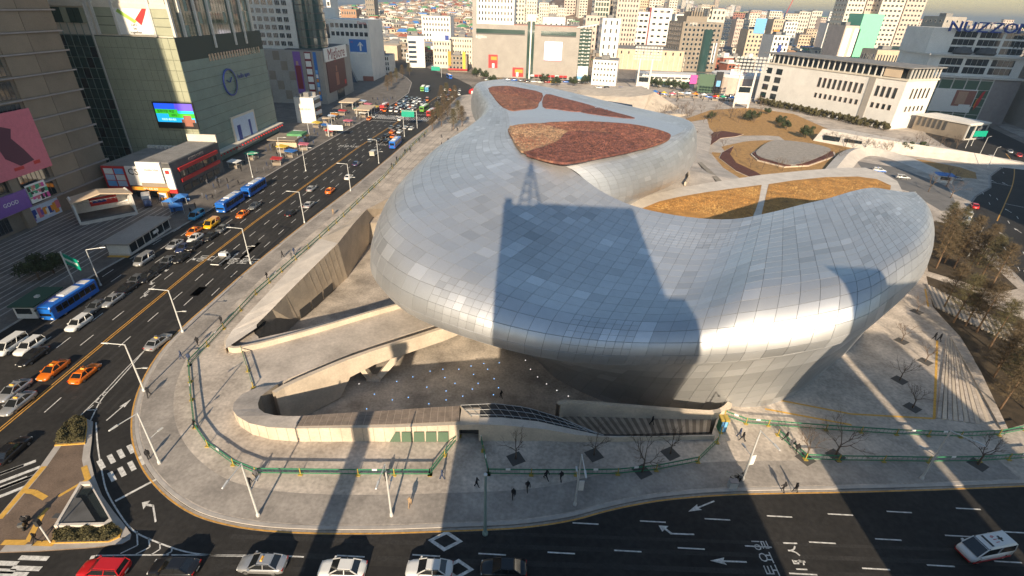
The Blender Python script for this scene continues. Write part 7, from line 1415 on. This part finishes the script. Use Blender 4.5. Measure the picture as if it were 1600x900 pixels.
# earth banks + service ramp with its pale wall
MB().poly(GL([(1338,252),(1400,262),(1450,280),(1480,292),(1500,330),(1470,330),(1420,300),(1360,282)]), PZ+.02).build('service_ramp', M['ramp_asphalt'], kind='structure')
rw = thing('ramp_wall', 'pale curved concrete wall around the service ramp', 'wall', tuple(G(1380,255))); rwp = smooth_line(GL([(1322,278),(1334,262),(1345,250),(1362,244),(1390,249),(1425,262),(1455,275)]), 4)
o0 = rw.location; A = [p-o0+Vector((0,0,.05)) for p in rwp]; Bq = [p-o0 for p in offset(rwp, -4.5)]; mb = MB(); hts = [2.2*math.sin(math.pi*min(1,(i+3)/len(A))) + .6 for i in range(len(A))]
mb.strip(A, [p+Vector((0,0,h)) for p, h in zip(Bq, hts)]); mb.build('sloped_face', M['pale_stone'], rw); Cq = [p-o0 for p in offset(rwp, -8)]; MB().strip([p+Vector((0,0,h)) for p, h in zip(Bq, hts)], [p+Vector((0,0,h*.6)) for p, h in zip(Cq, hts)]).build('top_slope', M['pale_stone'], rw)
MB().poly(GL([(1390,246),(1440,250),(1500,262),(1524,270),(1526,280),(1480,276),(1440,266)]), PZ+.025).build('straw_verge', M['straw'], kind='structure')
gt = thing('gate_hut', 'small white gate hut with a bright blue roof', 'hut', (*G(1472,284)[:2], PZ), R(-20)); P(gt, 'wall', 'wall_white', lambda b: b.box(-2.4,2.4,-1.8,1.8,0,2.5)); P(gt, 'roof', 'roof_blue', lambda b: b.hexa([(-2.9,-2.3,2.5),(2.9,-2.3,2.5),(2.9,2.3,2.5),(-2.9,2.3,2.5)],[(-2.6,-2,2.9),(2.6,-2,2.9),(2.6,2,2.9),(-2.6,2,2.9)])); P(gt, 'window', 'glass_dark', lambda b: b.box(-1.6,1.6,-1.86,-1.8,1,2.1))
# ================================================================== EASTERN STEPS AND SLATTED TERRACE
ts = thing('triangular_steps', 'fan of long triangular concrete steps beside the dark planting bed', 'stairs', tuple(G(1500,620))); o0 = ts.location
apex = G(1478,530); l0 = G(1462,655); r0 = G(1560,668)
for i in range(11):
    a = l0.lerp(r0, i/11)-o0; b_ = l0.lerp(r0, (i+.75)/11)-o0; ap = apex-o0 + Vector((.25*i,0,0)); ap2 = ap + Vector((.18,0,0)); dz = Vector((0,0,.10+.025*(11-i)))
    P(ts, 'step', 'concrete' if i%2 else 'paving', lambda b: b.hexa([a,b_,ap2,ap],[a+dz,b_+dz,ap2+dz,ap+dz]))
stw = thing('steps_side_wall', 'pale sloping wall between the triangular steps and the planting bed', 'wall', tuple(G(1520,590))); o0 = stw.location; A = [G(1484,528)-o0, G(1515,585)-o0, G(1562,672)-o0]; Bq = [G(1497,527)-o0, G(1530,582)-o0, G(1574,675)-o0]; Z1 = Vector((0,0,.4))
mb = MB(); mb.strip(A, [p+Z1 for p in A]); mb.strip([p+Z1 for p in A], [p+Z1 for p in Bq]); mb.strip([p+Z1 for p in Bq], Bq); mb.build('wall', M['paving'], stw)
for a_, b_ in [((1464,533),(1459,655)),((1459,655),(1330,648)),((1330,648),(1195,622)),((1195,640),(1330,665)),((1445,452),(1450,480))]:
    m_ = MB(); dash(m_, G(*a_), G(*b_), .35, PZ+.012); m_.build('tactile_strip', M['tactile'], plaza)
tl = thing('slatted_terrace', 'terrace of thin concrete slats between the grove beds', 'terrace', tuple(G(1500,480))); o0 = tl.location
for i in range(34):
    f = i/34; a = G(1446,446).lerp(G(1600,520), f)-o0; b_ = G(1462,482).lerp(G(1618,556), f)-o0; P(tl, 'slat', 'concrete' if i%2 else 'roof_grey', lambda b: b.bar(a+Vector((0,0,.3)), b_+Vector((0,0,.3)), .35, .3))
# ================================================================== PEOPLE
def person_mesh(pose):
    V = [(0,0,.95),(0,0,1.2),(0,.01,1.42),(0,.01,1.52),(0,.02,1.62),(0,.02,1.72)]; E = [(0,1),(1,2),(2,3),(3,4),(4,5)]; Rr = [(.15,.11),(.15,.10),(.155,.09),(.055,.055),(.085,.095),(.06,.07)]
    st = {'walk':.26,'stride':.38,'stand':.04}[pose]
    def limb(root, pts, rs):
        k = root
        for p, r in zip(pts, rs): V.append(p); Rr.append(r); E.append((k, len(V)-1)); k = len(V)-1
    for s in (-1, 1):
        q = st*s
        limb(0, [(.09*s,.0,.90),(.10*s,q*.45+.03,.50),(.10*s,q - (.08 if q < 0 else 0),.09),(.10*s,q+.13,.04)], [(.085,.09),(.058,.06),(.042,.045),(.04,.035)])
        limb(2, [(.19*s,.0,1.40),(.24*s,-q*.5,1.12),(.22*s,-q*.6+.10,.90),(.22*s,-q*.6+.13,.82)], [(.06,.06),(.048,.05),(.038,.04),(.03,.035)])
    me = bpy.data.meshes.new('person'); me.from_pydata(V, E, []); o = bpy.data.objects.new('person', me); sm_ = o.modifiers.new('skin', 'SKIN'); me.skin_vertices.new() if not me.skin_vertices else None
    for i, r in enumerate(Rr): me.skin_vertices[0].data[i].radius = (r[0]*1.28, r[1]*1.28)
    me.skin_vertices[0].data[0].use_root = True; ss = o.modifiers.new('sub', 'SUBSURF'); ss.levels = 1; ss.render_levels = 1
    r = eval_mesh(o)
    for p in r.polygons:
        c = p.center; p.use_smooth = True
        p.material_index = 3 if c.z > 1.66 or (c.z > 1.57 and c.y < .0) else 2 if c.z > 1.46 or (abs(c.x) > .16 and c.z < .87) else 1 if c.z > .88 else 0 if c.z > .09 else 4
    return r
PM = {k: person_mesh(k) for k in ('walk','stride','stand')}
mat('cloth_black', (.015,.015,.018), .9); mat('cloth_grey', (.12,.12,.13), .9); mat('cloth_navy', (.02,.03,.08), .9); mat('cloth_red', (.55,.03,.03), .9); mat('cloth_orange', (.75,.22,.03), .9); mat('cloth_tan', (.32,.22,.13), .9); mat('cloth_white', (.7,.68,.65), .9); mat('cloth_green', (.05,.25,.14), .9); mat('cloth_pink', (.6,.2,.3), .9); mat('skin_tone', (.50,.31,.21), .6); mat('hair_black', (.012,.01,.01), .7); mat('shoe', (.03,.025,.02), .7); mat('denim', (.04,.06,.12), .9)
PV = {}
def person(px, py, label, top='black', bottom='black', pose='walk', ang=None, z=PZ, group='people on foot', pos=None, name='person'):
    k = (pose, top, bottom)
    if k not in PV:
        me = PM[pose].copy(); me.materials.clear()
        for m in (bottom if bottom == 'denim' else 'cloth_'+bottom, 'cloth_'+top, 'skin_tone', 'hair_black', 'shoe'): me.materials.append(M[m])
        PV[k] = me
    p = pos or G(px, py); o = link(name, PV[k], loc=(p.x, p.y, z), rz=ang if ang is not None else random.uniform(0,6.28)); return tag(o, label, 'person', group)
for a in [(442,403,'person in dark jacket, left of three walking beside the barrier by the boulevard'),(460,398,'person in tan coat among three by the barrier beside the boulevard','tan','denim'),(456,405,'person in black just behind the tan-coated walker','black','grey'),(418,437,'person in black walking alone beside the sloping wall'),(347,507,'person in black standing by the barrier near the wall head','black','black','stand'),(310,540,'person in black with yellow bag walking by the corner barrier','black','black','stride'),(285,562,'person in tan jacket at the barrier corner','tan','denim'),(297,566,'person in black at the barrier corner','black','denim'),(306,671,'person in black beside the curved barrier','black','black'),(234,620,'person in bright red jacket beside the kerb lamp post','red','black','stride'),(234,718,'person in black at the slip-road zebra corner','black','black','stand'),
          (402,750,'person in black by the lower left barrier, upper of two','black','grey'),(392,762,'person in black by the lower left barrier, lower of two','black','black'),(604,752,'person in black leaning by the bottom barrier','black','black','stand'),(641,793,'person in tan coat casting a long shadow on the bottom footway','tan','tan','walk'),(691,750,'person in navy walking towards the portal','navy','denim'),(745,762,'person in black in the shade below the portal'),(802,779,'person in black in the shaded footway, left of four'),(824,767,'person in black with a white bag in the shaded footway','black','black','stride'),(853,750,'person in navy striding along the shaded barrier','navy','black','stride'),(876,752,'person in black right of the strider by the barrier'),
          (1154,684,'person in red jacket beside the stair end','red','denim'),(1159,690,'person in orange vest beside the stair end','orange','black','stride'),(1222,769,'person in black at the kerb, left of a pair'),(1241,770,'person in black at the kerb, right of a pair'),(1458,532,'person in black on the eastern plaza, taller of two'),(1466,534,'person in grey on the eastern plaza beside the tall one','grey','black'),(1226,690,'person in black, first of a group bending by the eastern barrier','black','black','stride'),(1236,700,'person in black, second of the group by the eastern barrier','black','grey'),(1243,708,'person in black, third of the group by the eastern barrier','navy','black'),(60,850,'person in white crossing the bottom of the traffic island','white','black','stride'),(521,336,'person in orange walking on the pale boulevard footway','orange','tan')]: person(*a)
person(783,618,'person in black alone in the sunken court', z=CZ, pos=G(783,622,CZ)); person(1018,668,'person in black climbing the long stair', z=-.6, pos=G(1018,664,-.6))
for i, (x, y, t_) in enumerate([(633,240,'black'),(641,238,'orange'),(620,252,'black'),(685,253,'black'),(728,180,'black'),(612,262,'grey'),(690,228,'navy'),(655,222,'black'),(663,215,'red')]): person(x, y, f'person in {t_} on the pale upper footway, ' + ['nearest the blue bus','in a bright orange coat by the bus','near the white truck','beside the silver hall flank','far up by the red tent','below the white truck','by the slender saplings','among the footway crowd','in red by the far trees'][i], t_)
# motorcycle riders, kerbside boxes
def motorbike(px, py, ang, label, z=PZ):
    p = G(px, py); t = thing('motorcycle', label, 'motorcycle', (p.x, p.y, z), ang, 'motorcycles')
    for x in (-.65,.65): P(t, 'wheel', 'tyre', lambda b: b.add([(x+.3*math.cos(2*math.pi*i/12), yy, .3+.3*math.sin(2*math.pi*i/12)) for yy in (-.06,.06) for i in range(12)], [tuple(range(12)), tuple(range(12,24))[::-1]] + [(i,12+i,12+(i+1)%12,(i+1)%12) for i in range(12)]))
    P(t, 'frame', 'p_black', lambda b: b.hexa([(-.7,-.14,.35),(.5,-.14,.35),(.5,.14,.35),(-.7,.14,.35)],[(-.8,-.16,.78),(.35,-.12,.7),(.35,.12,.7),(-.8,.16,.78)])); P(t, 'fork', 'rim', lambda b: b.bar((.65,0,.3),(.4,0,1.05),.08)); P(t, 'handlebar', 'rim', lambda b: b.bar((.4,-.35,1.05),(.4,.35,1.05),.05)); P(t, 'seat', 'trim', lambda b: b.box(-.75,.05,-.15,.15,.78,.88)); P(t, 'box', 'p_grey', lambda b: b.box(-1.0,-.62,-.22,.22,.88,1.25)); return t
motorbike(1147,752,.6,'black motorcycle left of the lamp post at the bottom kerb'); motorbike(1158,748,.9,'black motorcycle right against the lamp post'); motorbike(44,822,2.0,'black motorcycle crossing the traffic island',.16); person(44,824,'person in black riding the motorcycle on the traffic island','black','black','stand',.4,.2)
ub = thing('utility_box', 'pale grey utility box beside the parked motorcycles', 'utility box', (*G(1143,762)[:2], PZ)); P(ub, 'cabinet', 'pole_white', lambda b: b.box(-.5,.5,-.35,.35,0,1.1)); P(ub, 'lid', 'ledge_grey', lambda b: b.box(-.55,.55,-.4,.4,1.1,1.18))
pb = thing('ticket_kiosk', 'slim green and yellow portable kiosk at the stair head', 'kiosk', (*G(1126,672)[:2], PZ)); P(pb, 'cabin', 'barrier_green', lambda b: b.box(-.5,.5,-.5,.5,0,2.0)); P(pb, 'roof', 'barrier_yellow', lambda b: b.box(-.6,.6,-.6,.6,2.0,2.3)); P(pb, 'door', 'c_skyblue', lambda b: b.box(-.4,.4,-.54,-.5,.1,1.9))
# crowd on the west pavement
cr_ = random.Random(31); cc_ = ['black','black','grey','navy','red','white','pink','green','tan']
for i in range(130):
    y = cr_.uniform(125, 330); x = lerp_poly(LK, y) - cr_.uniform(1.5, 17); tp_ = cr_.choice(cc_); zone = 'by the shops' if y < 172 else 'below the mall canopy' if y < 228 else 'by the white clinic' if y < 270 else 'near the far zebra'
    person(0, 0, f'person in {tp_} clothes in the west pavement crowd {zone}', tp_, cr_.choice(['black','denim','grey']), cr_.choice(['walk','stand','stride']), None, PZ, 'west pavement crowd', Vector((x, y, 0)))
for i in range(30):
    y = cr_.uniform(262,274); o = cr_.uniform(-17,13); p = cx(y, o); tp_ = cr_.choice(cc_); person(0, 0, f'person in {tp_} clothes crossing on the far zebra', tp_, 'black', 'stride', None, .01, 'people crossing on the far zebra', p)
# ================================================================== MIDGROUND CLUTTER BEHIND THE PARK
mr_ = random.Random(91)
for i in range(34):
    x, y = mr_.uniform(1010,1190), mr_.uniform(158,196)
    if 1165 < x and y < 165: continue
    bare_tree(x, y, 'grey bare scrub tree in the thicket ' + ['left of the round hall','below the round hall','by the white floodlight frame'][0 if x < 1070 else 1 if x < 1130 else 2], i, mr_.uniform(.8,1.3), False, 0, 'bare scrub thicket behind the park')
for i in range(22):
    x, y = mr_.uniform(1300,1500), mr_.uniform(222,242); bare_tree(x, y, 'grey bare sapling along the walk before the concrete hall, ' + ('west half' if x < 1400 else 'east half'), i, mr_.uniform(.7,1.1), False, 0, 'bare saplings along the hall walk')
cl2 = ['p_white','p_silver','p_black','p_red','p_blue','p_white','p_yellow','p_grey']
cnm = dict(p_white='white', p_silver='silver', p_black='black', p_red='red', p_blue='blue', p_yellow='yellow', p_grey='grey')
protos.clear()
for i in range(30):
    u = i/30; p = Vector((60 + u*110 + mr_.uniform(-2,2), 392 - u*22 + mr_.choice([0,7,14]), 0)); pm = cl2[i % 8]; k = mr_.choice(['far_sedan','far_van','far_suv'])
    o = dup(proto(k, pm), (p.x, p.y, .006), R(mr_.choice([80,170,-10])), f'{cnm[pm]} vehicle parked before the market row, ' + ('left third' if u < .33 else 'middle third' if u < .66 else 'right third'), 'car', 'vehicles parked before the market row'); o.name = 'car'
for i in range(16):
    p = Vector((-25 + i*5.2, 428 + mr_.uniform(-6,6), 0)); pm = cl2[(i*3) % 8]; o = dup(proto('far_van', pm), (p.x, p.y, .006), R(mr_.choice([0,180])), f'{cnm[pm]} van on the lane before the long grey mall, ' + ('left half' if i < 8 else 'right half'), 'van', 'vans before the long grey mall'); o.name = 'van'
for o in protos.values(): wipe(o)
for i in range(18):
    p = Vector((80 + i*5.4, 384 - i*1.5 + mr_.uniform(-4,4), 0)); cc = cols_[i % 9]; t = thing('market_tent', f'{cw_[cc]} tent at the night market before the white market row', 'tent', (p.x, p.y, PZ), mr_.uniform(-.3,.3), 'night market tents')
    P(t, 'canopy', cc, lambda b: b.add([(-2,-2,2.3),(2,-2,2.3),(2,2,2.3),(-2,2,2.3),(0,0,3.5)], [(0,1,4),(1,2,4),(2,3,4),(3,0,4)])); P(t, 'counter', 'wall_brown', lambda b: b.box(-1.8,1.8,-1.8,1.8,0,1.0)); [P(t, 'leg', 'pole_white', lambda b: b.bar((sx_*1.9,sy_*1.9,0),(sx_*1.9,sy_*1.9,2.3),.1)) for sx_ in (-1,1) for sy_ in (-1,1)]
for i in range(40):
    x, y = mr_.uniform(1000,1150), mr_.uniform(148,160); tp_ = mr_.choice(cc_); person(x, y, f'person in {tp_} clothes among the night market tents', tp_, 'black', 'stand', None, 0, 'night market crowd')
for i in range(26):
    x, y = mr_.uniform(640,745), mr_.uniform(140,232)
    p = G(x, y)
    if p.x < lerp_poly([(r[0], r[1]) for r in [(140,-46),(262,-38),(345,-27)]], p.y) or p.x > -24: continue
    tp_ = mr_.choice(cc_); person(x, y, f'person in {tp_} clothes strolling on the pale footway by the street trees', tp_, 'black', 'walk', None, PZ, 'strollers on the pale footway')
rt = thing('red_tent', 'small red dome tent beside the far flank of the silver hall', 'tent', (*G(739,146)[:2], PZ)); P(rt, 'dome', 'c_red', lambda b: b.lathe([(3,0),(2.9,1.4),(2.1,2.5),(.6,3.1)], 12)); P(rt, 'door', 'c_white', lambda b: b.box(-.8,.8,-3.05,-2.6,0,1.8))
# ================================================================== AIR: thin even haze over the whole city
hz = MB().box(-9100, 9100, -3100, 14100, -7.6, 140).build('haze', [], kind='stuff'); hm_ = bpy.data.materials.new('haze'); hm_.use_nodes = True; hn = hm_.node_tree
for n_ in list(hn.nodes):
    if n_.type == 'BSDF_PRINCIPLED': hn.nodes.remove(n_)
pv = hn.nodes.new('ShaderNodeVolumePrincipled'); pv.inputs['Color'].default_value = (.74,.84,1.0,1); pv.inputs['Density'].default_value = 1.9e-4; pv.inputs['Anisotropy'].default_value = .55
hn.links.new(pv.outputs[0], [n_ for n_ in hn.nodes if n_.type == 'OUTPUT_MATERIAL'][0].inputs['Volume']); hz.data.materials.append(hm_)

for s_ in list(bpy.data.scenes):
    if s_.name.startswith('workbench'): bpy.data.scenes.remove(s_)
